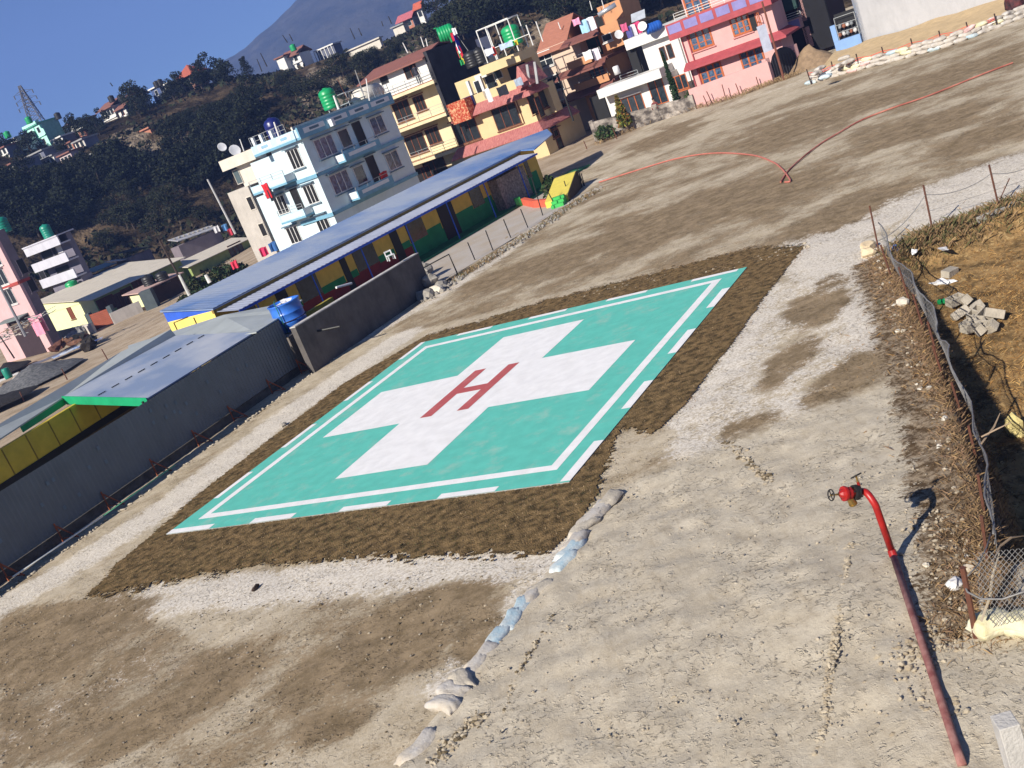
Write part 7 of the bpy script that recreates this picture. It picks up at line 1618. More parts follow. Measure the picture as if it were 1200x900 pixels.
for k, (px, py) in enumerate([(4, 400), (10, 396), (17, 393), (24, 389), (22, 383), (30, 380), (40, 378), (48, 372), (8, 390)]):
    q = atD(px, py, 100); tw_ = MB()
    for j in range(10): a_ = [jr.uniform(-1, 1), jr.uniform(-1, 1), jr.uniform(-.2, .6)]; b2 = [a_[0] + jr.uniform(-2, 2), a_[1] + jr.uniform(-1, 1), a_[2] + jr.uniform(-.3, .5)]; tw_.tube([[c * .6 for c in a_], [c * .6 for c in b2]], .035, 4)
    tw_.build('pole_bundle', [WGR, GPL, TW][k % 3], label='tangle of stacked poles and sticks, %s from the left edge by the pink house foot' % ordn[k], cat='sticks', group='stacked sticks by the pink house').location = tuple(q)
# pink tall house at the left edge
PKL = mat('dusty_pink', (.58, .38, .38), .85, .05, 1, grime=.2); VIO = mat('violet_grey_wall', (.20, .17, .19), .9, .1, 1, grime=.4)
h = House('pink_tower_house', 'tall dusty pink house at the left edge with side wall tinted grey violet for shade', 35, 357, 112, -40, -1.75, 'house')
zt_ = h.hit(-3, 270)[1]; print('PTH', zt_)
h.body('wall', PKL, -9, 0, 0, .3, -1, zt_); dS = h.hit(48, 352, 'B')[0]; print('dS', dS); h.body('side_wall', VIO, -.3, .02, .3, dS, -1, zt_); h.body('back_wall', VIO, -9, -.3, .3, dS, -1, zt_ - .1)  # side away from the sun, shade put into its violet grey
zbd = h.hit(12, 334)[1]; h.part('red_band', mat('red_band', (.34, .06, .05)), 'A', -9, .02, 0, .08, zbd - .2, zbd + .1); h.part('red_band', MC['red_band'], 'B', .05, dS, .02, .08, zbd - .2, zbd + .1)
for px, py in [(2, 325), (12, 348), (-6, 303)]: h.window(px, py, 1.7, 1.5, 'A', 2, WFR, DKW, True)
for px, py in [(26, 312), (37, 333)]: h.window(px, py, .8, 1.5, 'B', 1, VIO, DRK, False, off=.02)
h.part('lower_pink', mat('hot_pink_cloth', (.72, .25, .33)), 'A', .6, 3.0, -2.0, -1.7, -.5, 1.2) if False else None
q = atD(38, 372, 110); laundry(q, 1.5, 1.8, clm('pink', (.75, .28, .38)), 'two pink cloths hanging below the pink tower house', -.6, seed=1); 
q = atD(44, 369, 110); laundry(q, 1.1, 1.7, clm('pink2', (.70, .33, .42)), 'paler pink cloth right of the pink ones', -.6, seed=2)
h = House('low_dark_house', 'low dark shop front under the pink tower house', 42, 388, 113, -40, -1.75, 'house'); h.body('wall', mat('shop_dark', (.04, .025, .03)), -4, 0, 0, .8, -1, h.hit(35, 366)[1]); mb = MB(); z_ = h.hit(35, 366)[1]; mb.slab([(-4.5, -1, z_ - .1), (.2, -1, z_ - .1), (.2, 1.2, z_ + .2), (-4.5, 1.2, z_ + .2)], .12).build('roof', mat('teal_grey_roof', (.16, .19, .19)), h.root)
q = atD(1, 262, 118); tank((q[0], q[1], q[2] - 1), .7, 1.6, TTK, 'teal water tank at the left edge above the pink tower house', 0)
# white three storey house
WV = mat('white_violet_shade', (.50, .50, .56), .85, .05, 1, grime=.3); GVD = mat('grey_violet_shade', (.16, .15, .19), .9, .1, 1)  # bluish shade put into the balcony and back wall colours
h = House('balcony_house', 'weathered white house with three long balconies on the left', 92, 325, 134, -40, -2.0, 'house')
zz = [h.hit(70, 285)[1], h.hit(78, 305)[1], h.hit(90, 323)[1]]; xs = [h.hit(32, 290)[0], h.hit(42, 315)[0], h.hit(52, 337)[0]]; xr_ = [h.hit(71, 279)[0], h.hit(80, 300)[0], h.hit(92, 322)[0]]; print('BH', zz, xs, xr_)
x0 = sum(xs) / 3; x1 = sum(xr_) / 3
h.body('wall', GVD, x0 + .4, x1 - .2, 1.0, 1.7, -1, zz[0] + .8)
for k, z_ in enumerate(zz): h.body('balcony', WV, x0, x1 + .2, -.4, 1.0, z_ - .15, z_ + .02); h.body('balcony_front', WV, x0, x1 + .2, -.4, -.25, z_ + .02, z_ + .9)
h.body('roof_slab', WV, x0, x1 + .3, -.5, 1.9, zz[0] + .85, zz[0] + 1.0)
for k, (px, py, w_) in enumerate([(55, 297, 2.4), (65, 295, 1.0), (75, 318, 3.0), (50, 322, 1.2)]): h.window(px, py, w_, 1.4, 'A', 1, GVD, DRK, False, off=-1.0, sill=False)
h.part('sun_patch', WHW, 'A', x1 - 3.4, x1 - 2.2, -1.0, -.97, zz[1] + 1.0, zz[0] - .2)  # patch of sunlight put in as a whiter sheet
h.body('base', GVD, x0 + 1, x1, .2, 1.7, -1, zz[2] - .2)
q = on_house(h, 54, 270, 'A', -1.0); tank((q.x, q.y, q.z - 1.2), .6, 1.6, TTK, 'teal water tank on the roof of the weathered balcony house', .3)
q = atD(84, 334, 134); tank((q[0], q[1], q[2] - .9), .7, 1.4, GTK, 'bright green tank at the foot of the balcony house', 0)
# tin roofs with stones behind the long house
for (p_, q_, D_, w_, lab, mt_) in [((207, 282), (256, 265), 136, 2.0, 'low grey tin roof weighted with stones behind the long house', mat('grey_weighted_roof', (.38, .38, .40), .7, .3, 3)), ((108, 318), (137, 307), 138, 1.8, 'small teal grey tin roof behind the long house ridge', mat('teal_tin', (.22, .28, .29), .7, .2, 3)), ((138, 305), (152, 302), 137, 1.6, 'short grey tin roof right of the teal one', MC['grey_weighted_roof']), ((150, 295), (176, 288), 138, 2.2, 'black tarpaulin lean-to roof on the hill foot', mat('black_tarp', (.015, .015, .015)))]:
    a = V3(atD(*p_, D_)); b_ = V3(atD(*q_, D_ + 3)); s_ = empty('tin_roof_shed', (a.x, a.y, a.z - 1.6), lab, 'shed'); d = b_ - a; u_ = Vector((d.x, d.y, 0)).normalized(); n2 = Vector((u_.y, -u_.x, 0)); Lr = Vector((d.x, d.y, 0)).length; dz = d.z
    MB().slab([tuple(Vector((0, 0, 1.5)) + n2 * .2), tuple(u_ * Lr + Vector((0, 0, 1.5 + dz)) + n2 * .2), tuple(u_ * Lr - n2 * w_ + Vector((0, 0, 2.0 + dz))), tuple(-n2 * w_ + Vector((0, 0, 2.0)))], .08).build('roof', mt_, s_)
    mb = MB(); obox(mb, -n2 * .2, u_, Lr, -n2, w_, -2.5, 1.3 + min(0, dz)); mb.build('wall', VIO, s_)
    if 'weighted' in lab:
        for k in range(9): MB().blob((0, 0, 0), (.22, .16, .12), k, .3, 1).build('weight_stone', STG, s_).location = u_ * Lr * (k + .5) / 9 - n2 * .9 + Vector((0, 0, 1.85 + dz * (k + .5) / 9))
for (px, py, c_, lab, D_) in [(269, 268, (.5, .05, .08), 'red cloth by the grey lamp pole', 120), (262, 263, (.1, .25, .5), 'blue cloth by the grey lamp pole', 120), (307, 290, (.6, .04, .12), 'crimson cloth at the foot of the bare concrete house', 86), (273, 306, (.7, .05, .1), 'bright red cloth in the bushes behind the blue roof', 100), (318, 284, (.05, .15, .4), 'blue cloth at the foot of the pale blue house', 82), (252, 265, (.6, .6, .62), 'white cloth above the green house', 121)]:
    laundry(atD(px, py, D_), .6, .7, clm('l%d' % px, c_), lab, .3, seed=px)
for k, (px, py, r, hh) in enumerate([(232, 330, 1.5, 2.0), (243, 322, 1.6, 2.2), (255, 314, 1.6, 2.2), (266, 308, 1.4, 1.8), (225, 322, 1.0, 1.8), (278, 305, 1.2, 1.6), (215, 338, 1.2, 1.0)]):
    q = atD(px, py + 8, 104); bush('bush', (q[0], q[1], q[2] - .7), r * .9, hh * .6, 600, GL[:1] + GL[2:], 'dark bush, %s from the left in the row between green house and blue roof' % ordn[[6, 0, 4, 1, 2, 3, 5].index(k) if k in (0, 1, 2, 3, 4, 5, 6) else k], 'shrub', 30 + k, .2)

# ------------------------------------------------------------------ hill: ray hit
def hillhit(px, py, back=0):
    d = ray(px, py); hh = math.hypot(d[0], d[1]); h_ = math.atan2(d[0], d[1])
    for r in np.arange(112, 262, 1.0):
        p = OC + d * r / hh
        if p[2] < hill_z(h_, r): return p, r, h_
    return None, None, None
# hill houses
def hhouse(name, label, px, py, W_, L_, H_, wall, roofm=None, az=-38, D=None, floors=2, roof='flat', wins=3, side=None, drop=3.0, sink=0.0, winm=None):
    """px,py = top of the near corner of the walls"""
    p, r, h_ = hillhit(px, py + 14)
    D = (r + 1.0) if (D is None and r) else (D or 233)
    h = House(name, label, px, py, D, az, 0, 'house'); zt_ = atD(px, py, D)[2]; h.root.location.z = zt_ - H_; h.o.z = zt_ - H_; h.z0 = zt_ - H_
    h.body('wall', wall, -W_, 0, 0, L_, -drop, H_)
    if side: h.body('side_wall', side, .0, .12, .0, L_, -drop, H_)
    fh = H_ / floors
    for f in range(floors):
        for k in range(wins): h.window(0, 0, .95, 1.15, 'A', 1, winm or WFR, DKW, False, zc=f * fh + fh * .55, uc=-W_ * (k + .6) / (wins + .2), sill=False)
        if f: h.part('floor_band', wall, 'A', -W_, .1, 0, .25, f * fh - .08, f * fh + .08)
    if roof == 'flat': h.body('roof_slab', roofm or wall, -W_ - .3, .3, -.4, L_ + .3, H_, H_ + .25)
    elif roof == 'gable':
        z2 = H_ + 1.3; MB().slab([(-W_ - .5, -.7, H_), (.5, -.7, H_), (.5, L_ / 2, z2), (-W_ - .5, L_ / 2, z2)], .15).slab([(-W_ - .5, L_ / 2, z2), (.5, L_ / 2, z2), (.5, L_ + .5, H_), (-W_ - .5, L_ + .5, H_)], .15).build('roof', roofm, h.root)
    elif roof == 'pyramid':
        mb = MB(); c_ = (-W_ / 2, L_ / 2, H_ + 2.3); b4 = [(-W_ - .8, -.8, H_), (.8, -.8, H_), (.8, L_ + .8, H_), (-W_ - .8, L_ + .8, H_)]
        for k in range(4): mb.quad(b4[k], b4[(k + 1) % 4], c_)
        mb.quad(*b4[::-1]); mb.build('roof', roofm, h.root)
    return h
MINT = mat('mint_wall', (.42, .82, .68), .8, .04, 1, grime=.1); MINTD = mat('mint_dark', (.10, .38, .28), .8); RBR = mat('rust_roof', (.22, .10, .08), .8, .15, 2); GRS = mat('grey_slate_wall', (.13, .14, .19), .9, .1, 1); BRK = mat('brick_wall', (.40, .17, .11), .85, .15, 3)
h = hhouse('mint_house', 'mint green two storey house on the left hill', 47, 144, 5.2, 4.0, 4.6, MINT, MINTD, floors=2, wins=2, side=mat('mint_shade', (.20, .40, .36)), drop=4)  # side wall repeats the mint with shade put into the colour
h.body('parapet', MINT, -5.4, .4, -.5, -.35, 4.8, 5.3); h.part('pipe', MINTD, 'A', -2.6, -2.45, 0, .1, -3, 4.6)
hhouse('hill_house', 'low whitish house at the far left of the hill crest', 20, 161, 4.5, 4, 2.4, WHW, GPL, floors=1, wins=1, drop=4)
h = hhouse('hill_house', 'cluttered white and red terraced house right of the mint house', 88, 143, 5.0, 5, 4.5, WHW, RBR, floors=3, wins=3, side=GRS, drop=5)
hhouse('hill_house', 'lower white terrace half hidden in trees below the cluttered house', 98, 150, 3.6, 4, 3.0, BRK, WHW, floors=2, wins=2, drop=5)
hhouse('hill_house', 'white house with dark windows lower on the left hill', 62, 182, 4.0, 4, 3.5, WHW, GPL, floors=2, wins=3, drop=3)
hhouse('hill_house', 'pinkish white house lowest on the left hill among the trees', 82, 178, 3.6, 4, 4, mat('hill_pinkish', (.5, .36, .36)), RBR, floors=2, wins=3, drop=3)
hhouse('hill_house', 'grey blue house just below the mint house', 50, 176, 5.5, 4, 4, GRS, GPL, floors=2, wins=2, drop=4)
hhouse('hill_house', 'small white house at the left edge half behind trees', 14, 192, 3.0, 4, 3, WHW, RBR, floors=2, wins=2, drop=4)
for k, (px, py, W_, H_, wl, lab) in enumerate([(6, 172, 3, 2.6, WHW, 'small white house below the far left crest house'), (28, 188, 3.2, 3, mat('hill_pinkish', (.5, .36, .36)), 'pinkish house left of the grey blue hill house'), (72, 160, 3, 3, WHW, 'white house right under the cluttered hill house, left'), (84, 166, 3.2, 3, BRK, 'brick house right under the cluttered hill house, middle'), (97, 163, 2.8, 2.6, CG2, 'pale concrete house right under the cluttered hill house, right'), (68, 196, 3.4, 3.4, WHW, 'white house lowest of the left hill cluster'), (40, 206, 3.4, 3, CG2, 'pale house lowest at the left among dark trees'), (110, 180, 2.4, 2, CG2, 'tiny pale hut at the left end of the bare slope')]):
    hhouse('hill_house', lab, px, py, W_, 3, H_, wl, [RBR, GPL, WHW][k % 3], floors=2, wins=2, drop=3, side=GRS)
h = hhouse('brown_roof_house', 'long white house with a brown roof left of centre on the crest', 131, 124, 4.3, 5, 4.2, WHW, RBR, floors=2, wins=4, roof='gable', drop=4)
hhouse('brown_roof_wing', 'projecting white wing of brown roofed house with red windows', 146, 125, 2.6, 5, 3.4, WHW, RBR, floors=2, wins=1, roof='gable', D=230, side=GRS, drop=4, winm=mat('red_frame', (.3, .04, .04)))
hhouse('hill_house', 'white upper storey peeping above the brown roofed wing', 155, 114, 2.6, 4, 2.6, WHW, RBR, floors=1, wins=2, roof='gable', D=236, drop=4)
hhouse('blue_grey_house', 'slate blue house with white roof boxes on the crest', 186, 101, 2.8, 7, 4.5, mat('navy_wall', (.06, .09, .20), .8), WHW, floors=2, wins=1, side=GRS, drop=5)
hhouse('hill_house', 'grey house with white upper windows right of the slate blue house', 197, 98, 2.4, 4, 3.2, GRS, WHW, floors=2, wins=2, D=231, drop=5)
hhouse('pagoda_house', 'house with a red pyramid roof and white verandah on the crest', 225, 87, 4.4, 3.5, 1.9, mat('hill_brown_wall', (.30, .16, .13)), mat('pagoda_red', (.34, .09, .06), .8), floors=1, wins=3, roof='pyramid', drop=1.5, winm=WHW)
hhouse('hill_wall_house', 'low red brick wall below the brown roofed house', 175, 150, 6.0, 1, 1.2, BRK, None, floors=1, wins=0, drop=2)
h = hhouse('white_hill_house', 'bright white house with a brown roof on the right hill crest', 350, 62, 4.2, 4, 3.2, WHW, RBR, floors=2, wins=2, roof='gable', drop=4, az=-30)
hhouse('hill_shed', 'white lower wing left of the bright white hill house', 332, 66, 2.0, 3, 2.0, WHW, RBR, floors=1, wins=0, drop=2, az=-30)
sh2 = hhouse('column_shed', 'grey shed with a white columned porch right of the white hill house', 390, 52, 4.6, 3, 2.0, GRS, WHW, floors=1, wins=0, drop=2, az=-30)
for k in range(6): sh2.body('column', WHW, -4.6 + k * .9, -4.45 + k * .9, -.9, -.75, -.2, 2.0)
hhouse('long_hill_wall', 'long pale retaining wall along the hill crest', 444, 45, 7.5, 1.0, 1.4, CG2, None, floors=1, wins=0, drop=1, az=-30)
h = hhouse('red_roof_hill_house', 'brick house with a pinkish red roof at the crest near the mountain', 482, 20, 3.2, 3, 1.9, BRK, mat('pink_red_roof', (.42, .12, .14), .8), floors=1, wins=2, roof='gable', drop=1.5, side=GRS, az=-30)
hhouse('hill_tower', 'little white tower with a red cap beside the brick hill house', 493, 9, 1.2, 1.2, 2.4, WHW, mat('cap_red', (.42, .10, .06)), floors=1, wins=1, roof='gable', drop=1.5, az=-30)
hhouse('hill_hut', 'pale flat roofed hut on the crest left of the brick house', 472, 28, 2.6, 2, 1.0, CG2, GPL, floors=1, wins=0, drop=1, az=-30)
for k, (px, py, mt_, nm, lab) in enumerate([(8, 157, GTK, 0, 'green tank on the far left hill house'), (33, 140, GTK, 0, 'green tank beside the pylon on the mint house'), (67, 135, BTK, 0, 'black tank right of the mint house'), (130, 115, BTK, 0, 'black tank on the brown roof ridge'), (141, 114, BTK, 0, 'black tank higher on the crest roof'), (151, 106, BTK, 0, 'black tank next to the small crest tree'), (183, 98, BTK, 0, 'left black tank before the pagoda roofed house'), (187, 96, BTK, 0, 'right black tank before the pagoda roofed house'), (343, 55, GTK, 0, 'green tank on the white hill house')]):
    q = atD(px, py, 232); tank((q[0], q[1], q[2] - .8), .62, 1.3, mt_, lab, 0, ribbed=False); 
# pylon
pa_ = V3(atD(43, 142, 300)); d_ = ray(21, 101); pt_ = V3(OC + d_ * (pa_.y / d_[1])); py_ = empty('pylon', pa_, 'steel lattice power pylon on the skyline behind the mint house', 'pylon'); Hp = pt_.z - pa_.z; print('PYL', Hp)
mb = MB(); wb_, wt_ = 1.5, .25
cor = [(-1, -1), (1, -1), (1, 1), (-1, 1)]
def pc_(k, t): w_ = wb_ + (wt_ - wb_) * t; return (cor[k % 4][0] * w_, cor[k % 4][1] * w_, Hp * t)
for k in range(4): mb.tube([pc_(k, -.6), pc_(k, 1)], .12, 4)
for j in range(9):
    for k in range(4): mb.tube([pc_(k, j / 9), pc_(k + 1, (j + 1) / 9)], .07, 4); mb.tube([pc_(k + 1, j / 9), pc_(k, (j + 1) / 9)], .07, 4)
mb.build('lattice', mat('pylon_steel', (.10, .10, .12), .6), py_)
for t in (.45, .62, .8):
    for sg in (-1, 1):
        L2 = 3.2 - t; MB().tube([(0, 0, Hp * t + .7), (sg * L2, 0, Hp * t), (0, 0, Hp * t - .2)], .1, 4).build('cross_arm', MC['pylon_steel'], py_); MB().tube([(sg * L2, 0, Hp * t), (sg * L2, 0, Hp * t - .9)], .14, 5).build('insulator', MC['pylon_steel'], py_)
for k, (px, py, px2, py2) in enumerate([(255, 100, 0, 0)]): pass
for k, (bx, by, tx, ty) in enumerate([(307, 84, 301, 69), (313, 78, 305, 62), (337, 50, 331, 41), (343, 48, 339, 40), (416, 46, 410, 33), (424, 42, 420, 33), (459, 28, 455, 19), (449, 31, 447, 25), (132, 101, 129, 97)]):
    ppole((bx, by), (tx, ty), 234, .12, BLK, 'thin pole on the hill crest, %s from the left' % ordn[[1, 2, 3, 4, 5, 6, 8, 7, 0][k]], name='crest_pole')

# ------------------------------------------------------------------ trees
TRK = mat('bark', (.06, .045, .035), .95); 
TL = [mat('foliage_dark', (.008, .013, .007), .9, .3, .3), mat('foliage_mid', (.018, .025, .011), .9, .3, .3), mat('foliage_olive', (.03, .032, .014), .9, .3, .3), mat('foliage_brown', (.045, .034, .02), .9, .3, .3)]
def tree_meshes(kind, seed, mts, n=1500):
    rs = np.random.RandomState(seed); tb_ = MB()
    if kind == 'broad':
        tb_.tube([(0, 0, -.08), (.02, .01, .2), (-.01, .02, .45), (.01, 0, .8)], [.035, .028, .018, .006], 6)
        lob = []
        for k in range(11):
            a = rs.rand() * 6.28; r = .12 + .26 * rs.rand(); z = .32 + .5 * rs.rand(); lob.append((r * math.cos(a), r * math.sin(a), z, .12 + .12 * rs.rand()))
            tb_.tube([(0, 0, z * .55), (r * math.cos(a) * .8, r * math.sin(a) * .8, z)], [.014, .004], 4)
        lob.append((0, 0, .85, .16))
    elif kind == 'pine':
        tb_.tube([(0, 0, -.08), (0, 0, .5), (.01, 0, .97)], [.022, .015, .004], 6)
        lob = []
        for k in range(16): z = .35 + .6 * k / 16; a = k * 2.4; r = .20 * (1.05 - z) + .03; lob.append((r * math.cos(a), r * math.sin(a), z, .05 + .10 * (1.1 - z))); tb_.tube([(0, 0, z), (r * math.cos(a), r * math.sin(a), z - .01)], [.008, .002], 4)
    else:
        tb_.tube([(0, 0, -.05), (0, 0, .4)], [.03, .01], 5); lob = []
        for k in range(7): a = rs.rand() * 6.28; r = .34 * rs.rand(); lob.append((r * math.cos(a), r * math.sin(a), .18 + .3 * rs.rand(), .16 + .14 * rs.rand()))
    fb = MB()
    for k in range(n):
        x, y, z, r = lob[rs.randint(len(lob))]; v = rs.randn(3); v /= np.linalg.norm(v); rr = r * (.55 + .5 * rs.rand()); c_ = np.array([x, y, z]) + v * rr * np.array([1, 1, .8])
        a = rs.randn(3); a /= np.linalg.norm(a); b_ = np.cross(a, rs.randn(3)); b_ /= np.linalg.norm(b_); s_ = .018 + .022 * rs.rand()
        if kind == 'pine': s_ *= .7
        fb.cur = min(len(mts) - 1, int(rs.rand() ** 1.6 * len(mts))); fb.quad(c_ - a * s_, c_ - b_ * s_ * .6, c_ + a * s_, c_ + b_ * s_ * .6)
    return tb_, fb
PROTO = []
for kind, sd_, mts in [('broad', 1, TL[:2]), ('broad', 2, TL[:3]), ('pine', 3, TL[:2]), ('broad', 4, TL[1:3]), ('shrub', 5, TL[:3]), ('shrub', 6, TL[1:]), ('pine', 7, TL[:1])]:
    a_, b_ = tree_meshes(kind, sd_, mts, 1700 if kind != 'shrub' else 900)
    to = a_.build('trunk', TRK); fo = b_.build('crown', mts); PROTO.append((kind, to.data, fo.data)); bpy.data.objects.remove(to); bpy.data.objects.remove(fo)
tr = random.Random(11)
def plant(p, size, kind_ids, label, group, name='tree', cat='tree', wide=1.0):
    k, tm, fm = PROTO[tr.choice(kind_ids)]; e = bpy.data.objects.new({'pine': 'pine_tree', 'broad': 'tree', 'shrub': 'bush'}[k], None); COL.objects.link(e); e.location = tuple(map(float, p)); e.rotation_euler = (0, 0, tr.random() * 6.28); e.scale = (size * wide, size * wide, size)
    for nm, me_ in (('trunk', tm), ('crown', fm)): c_ = bpy.data.objects.new(nm, me_); COL.objects.link(c_); c_.parent = e
    return tag(e, label, {'pine': 'pine', 'broad': 'tree', 'shrub': 'bush'}[k], group)
def inpix(poly, x, y): return bool(inpoly(np.array([x]), np.array([y]), poly)[0])
def forest(poly, n, smin, smax, ids, label, group, wide=1.2):
    xs = [p[0] for p in poly]; ys = [p[1] for p in poly]; c_ = 0; t_ = 0
    while c_ < n and t_ < n * 20:
        t_ += 1; x, y = tr.uniform(min(xs), max(xs)), tr.uniform(min(ys), max(ys))
        if not inpix(poly, x, y) or inpix([(112, 172), (150, 152), (175, 160), (200, 166), (240, 155), (256, 166), (190, 198), (120, 196)], x, y): continue
        p, r, h_ = hillhit(x, y)
        if p is None: continue
        e_s = float(np.interp(h_, HH, EE)); lim = e_s - (0.013 if h_ < -0.128 else -0.004); zb_ = hill_z(h_, r) - .1; sz = min(tr.uniform(smin, smax), (8 + r * lim - zb_) * 1.0)
        if sz < smin * .45: continue
        plant((p[0], p[1], zb_), sz, ids, label, group, wide=wide * tr.uniform(.85, 1.2)); c_ += 1
forest([(-10, 180), (30, 182), (60, 180), (110, 156), (150, 140), (170, 145), (150, 215), (60, 290), (-10, 260)], 112, 3.2, 6.2, [0, 0, 1, 2], 'dark evergreen in the dense wood below the left hill houses', 'dark wood below the left hill houses')
forest([(150, 150), (200, 118), (235, 100), (262, 100), (300, 120), (300, 180), (270, 180), (240, 235), (180, 215), (140, 225)], 74, 3.5, 7.0, [0, 1, 2, 0], 'dark tree on the slope under the pagoda roofed house', 'dark trees under the pagoda roofed house')
forest([(60, 260), (140, 225), (230, 240), (250, 260), (170, 290), (120, 300), (90, 300)], 34, 2.2, 4.5, [4, 5, 3], 'low scrub bush on the brown lower slope behind the long house', 'scrub on the lower left slope')
forest([(255, 95), (330, 85), (430, 60), (500, 40), (520, 70), (430, 110), (340, 130), (290, 140)], 44, 2.0, 4.5, [4, 5, 4, 3], 'scrub bush on the eroded slope above the pale blue house', 'scrub on the eroded slope')
forest([(498, 10), (545, -5), (620, -10), (600, 30), (560, 60), (525, 60), (505, 30)], 50, 4.5, 8.5, [0, 1, 3, 0], 'dark tree on the slope behind the yellow house', 'dark trees behind the yellow house')
forest([(620, 0), (680, -10), (800, -30), (800, 0), (760, 25), (660, 30)], 44, 4.5, 8, [0, 1, 0], 'dark tree on the shaded slope behind the orange and white houses', 'dark trees behind the orange and white houses')
for k, (px, py, s_, ids, lab) in enumerate([(152, 108, 4.2, [3], 'round green tree on the crest among the brown roofs'), (118, 140, 3.4, [0], 'dark tree left of the brown roofed hill house'), (105, 148, 3.6, [0], 'dark tree in the gap between crest houses'), (242, 96, 6.0, [2], 'pine at the crest right of the pagoda roofed house'), (295, 96, 5.5, [6], 'pine in the saddle before the distant mountain'), (252, 100, 7, [0], 'broad dark tree in the saddle'), (270, 104, 6.5, [1], 'broad tree right of the saddle pine'), (232, 92, 4.5, [0], 'dark tree just right of the pagoda roof'), (83, 140, 3.4, [1], 'bare looking small tree over the cluttered hill house'), (512, 12, 6, [0], 'dark tree right of the little white tower'), (165, 112, 3.2, [1], 'small tree covering the white crest wall'), (0, 185, 6, [0], 'dark tree at the far left edge of the wood')]):
    q = atD(px, py, 229); p, r, h_ = q, 229, math.atan2(q[0], q[1]); zb2 = hill_z(h_, 229); size = max(s_, (q[2] - zb2) + s_ * .7) if q[2] > zb2 else s_
    plant((q[0], q[1], min(zb2, q[2] - .2)), min(size, s_ * 1.5), ids, lab, None)
for (px, py, s_) in [(60, 162, 4), (66, 167, 4), (105, 160, 4), (112, 156, 3.6), (40, 182, 5), (78, 184, 3.5), (30, 200, 4), (165, 138, 4.5), (205, 118, 4.5), (215, 112, 5), (10, 178, 4), (118, 160, 3.5)]:
    p, r, h_ = hillhit(px, py)
    if p is not None: plant((p[0], p[1], hill_z(h_, r) - .1), s_, [0, 1], 'dark crest tree between the houses of the left hill', 'dark crest trees among the left hill houses', wide=1.1)
# ground scrub on the hill (uncountable)
sb = MB(); rs = np.random.RandomState(3)
for k in range(26000):
    h_ = -.36 + .62 * rs.rand(); r = 118 + 118 * rs.rand(); x, y = r * math.sin(h_), r * math.cos(h_)
    q = noise.fractal(Vector((x * .05, y * .05, 4)), 1, 2, 4) 
    if q + rs.randn() * .12 < .02: continue
    z = hill_z(h_, r) if k % 1 == 0 else 0
    a = rs.randn(3); a /= np.linalg.norm(a); b_ = np.cross(a, rs.randn(3)); b_ /= np.linalg.norm(b_); s_ = .25 + .45 * rs.rand(); c_ = np.array([x, y, z + .25]); sb.cur = rs.randint(4)
    sb.quad(c_ - a * s_, c_ - b_ * s_ * .6, c_ + a * s_, c_ + b_ * s_ * .6)
sb.build('hill_scrub', TL, kind='stuff', label='low scrub covering the hillside')

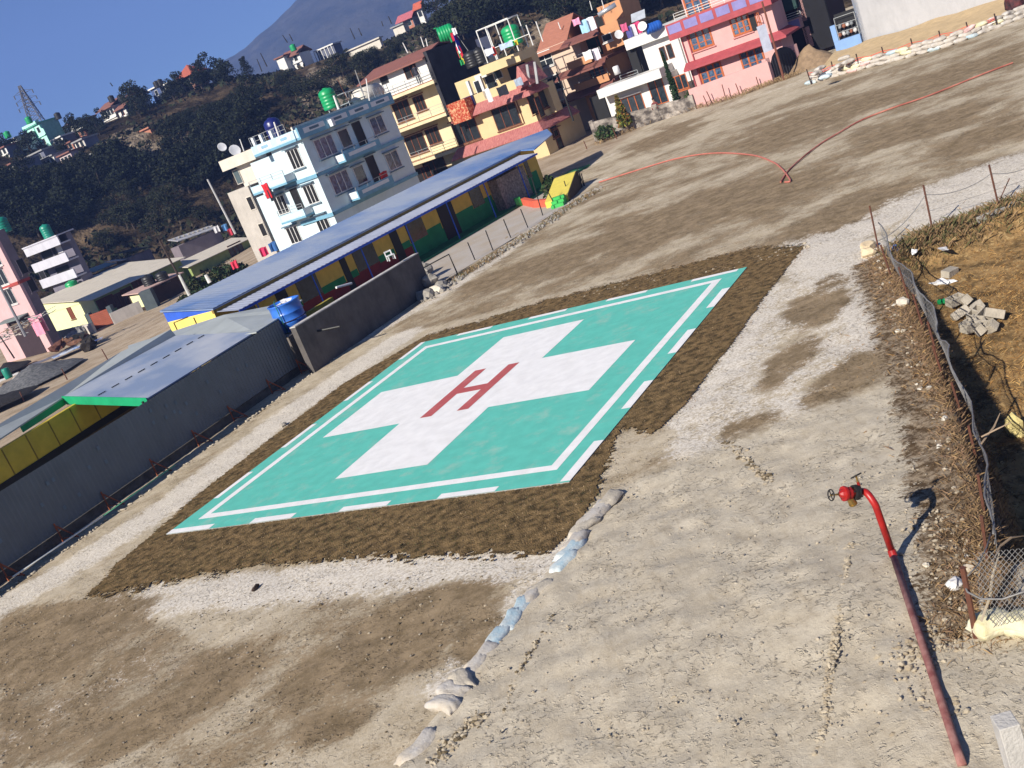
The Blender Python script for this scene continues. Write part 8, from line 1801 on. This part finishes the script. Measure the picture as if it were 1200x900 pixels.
# ------------------------------------------------------------------ people (continuous skinned bodies)
SKIN = mat('skin', (.32, .17, .11), .6); HAIR = mat('black_hair', (.01, .009, .008), .6)
def person(p, rz, top, label, pose='stand', scale=1.0):
    me_ = bpy.data.meshes.new('person')
    J = [((0, 0, .95), .13), ((0, 0, 1.15), .12), ((0, 0, 1.38), .15), ((0, 0, 1.48), .06), ((0, 0.01, 1.56), .085), ((0, 0.01, 1.68), .09),
         ((.19, 0, 1.40), .055), ((.25, .04, 1.15), .042), ((.2, .22, 1.02), .032), ((.18, .3, 1.0), .03),
         ((-.19, 0, 1.40), .055), ((-.25, .04, 1.15), .042), ((-.2, .22, 1.02), .032), ((-.18, .3, 1.0), .03),
         ((.1, 0, .9), .09), ((.11, .02, .48), .062), ((.12, -.01, .08), .045), ((.12, .12, .04), .035),
         ((-.1, 0, .9), .09), ((-.11, .02, .48), .062), ((-.12, -.01, .08), .045), ((-.12, .12, .04), .035)]
    E = [(0, 1), (1, 2), (2, 3), (3, 4), (4, 5), (2, 6), (6, 7), (7, 8), (8, 9), (2, 10), (10, 11), (11, 12), (12, 13), (0, 14), (14, 15), (15, 16), (16, 17), (0, 18), (18, 19), (19, 20), (20, 21)]
    me_.from_pydata([j[0] for j in J], E, []); o = bpy.data.objects.new('person', me_); COL.objects.link(o)
    mt_ = bpy.data.materials.new('person_' + top[0]); mt_.use_nodes = True; nd = mt_.node_tree.nodes; lk = mt_.node_tree.links; b = nd['Principled BSDF']; b.inputs['Roughness'].default_value = .8
    tc = nd.new('ShaderNodeTexCoord'); sx = nd.new('ShaderNodeSeparateXYZ'); lk.new(tc.outputs['Object'], sx.inputs[0]); cr = nd.new('ShaderNodeValToRGB'); cr.color_ramp.interpolation = 'CONSTANT'
    mr_ = nd.new('ShaderNodeMath'); mr_.operation = 'DIVIDE'; mr_.inputs[1].default_value = 1.8; lk.new(sx.outputs[2], mr_.inputs[0]); lk.new(mr_.outputs[0], cr.inputs[0])
    e = cr.color_ramp.elements; e[0].position = 0; e[0].color = (.03, .03, .05, 1); e[1].position = .54; e[1].color = top[1] + (1,); q = e.new(.815); q.color = (.32, .17, .11, 1); lk.new(cr.outputs[0], b.inputs['Base Color'])
    me_.materials.append(mt_)
    sk = o.modifiers.new('skin', 'SKIN'); 
    if not me_.skin_vertices: 
        bpy.context.view_layer.objects.active = o
    sv_ = me_.skin_vertices[0].data
    for i, (_, r_) in enumerate(J): sv_[i].radius = (r_, r_ * (.75 if i in (1, 2) else 1))
    sv_[0].use_root = True; sub = o.modifiers.new('sub', 'SUBSURF'); sub.levels = 1; sub.render_levels = 2
    o.location = tuple(map(float, p)); o.rotation_euler = (0, 0, rz); o.scale = (scale,) * 3
    tag(o, label, 'person')
    MB().blob((0, -.02, 1.72), (.105, .115, .1), 1, .1, 2).build('hair', HAIR, o, True)
    return o
try:
    q = atD(768, 125, 81.6); person((q[0], q[1], -.05), R_(150), ('maroon', (.16, .03, .03)), 'person in a dark maroon top standing behind the weathered wall')
    q = on_house(ph, 491, 95, 'A', .0); person((q.x, q.y, q.z - .2), R_(160), ('navy', (.03, .03, .05)), 'person in dark clothes on the upper balcony of the terrace house', scale=.95)
except Exception as ex: print('PERSON', ex)
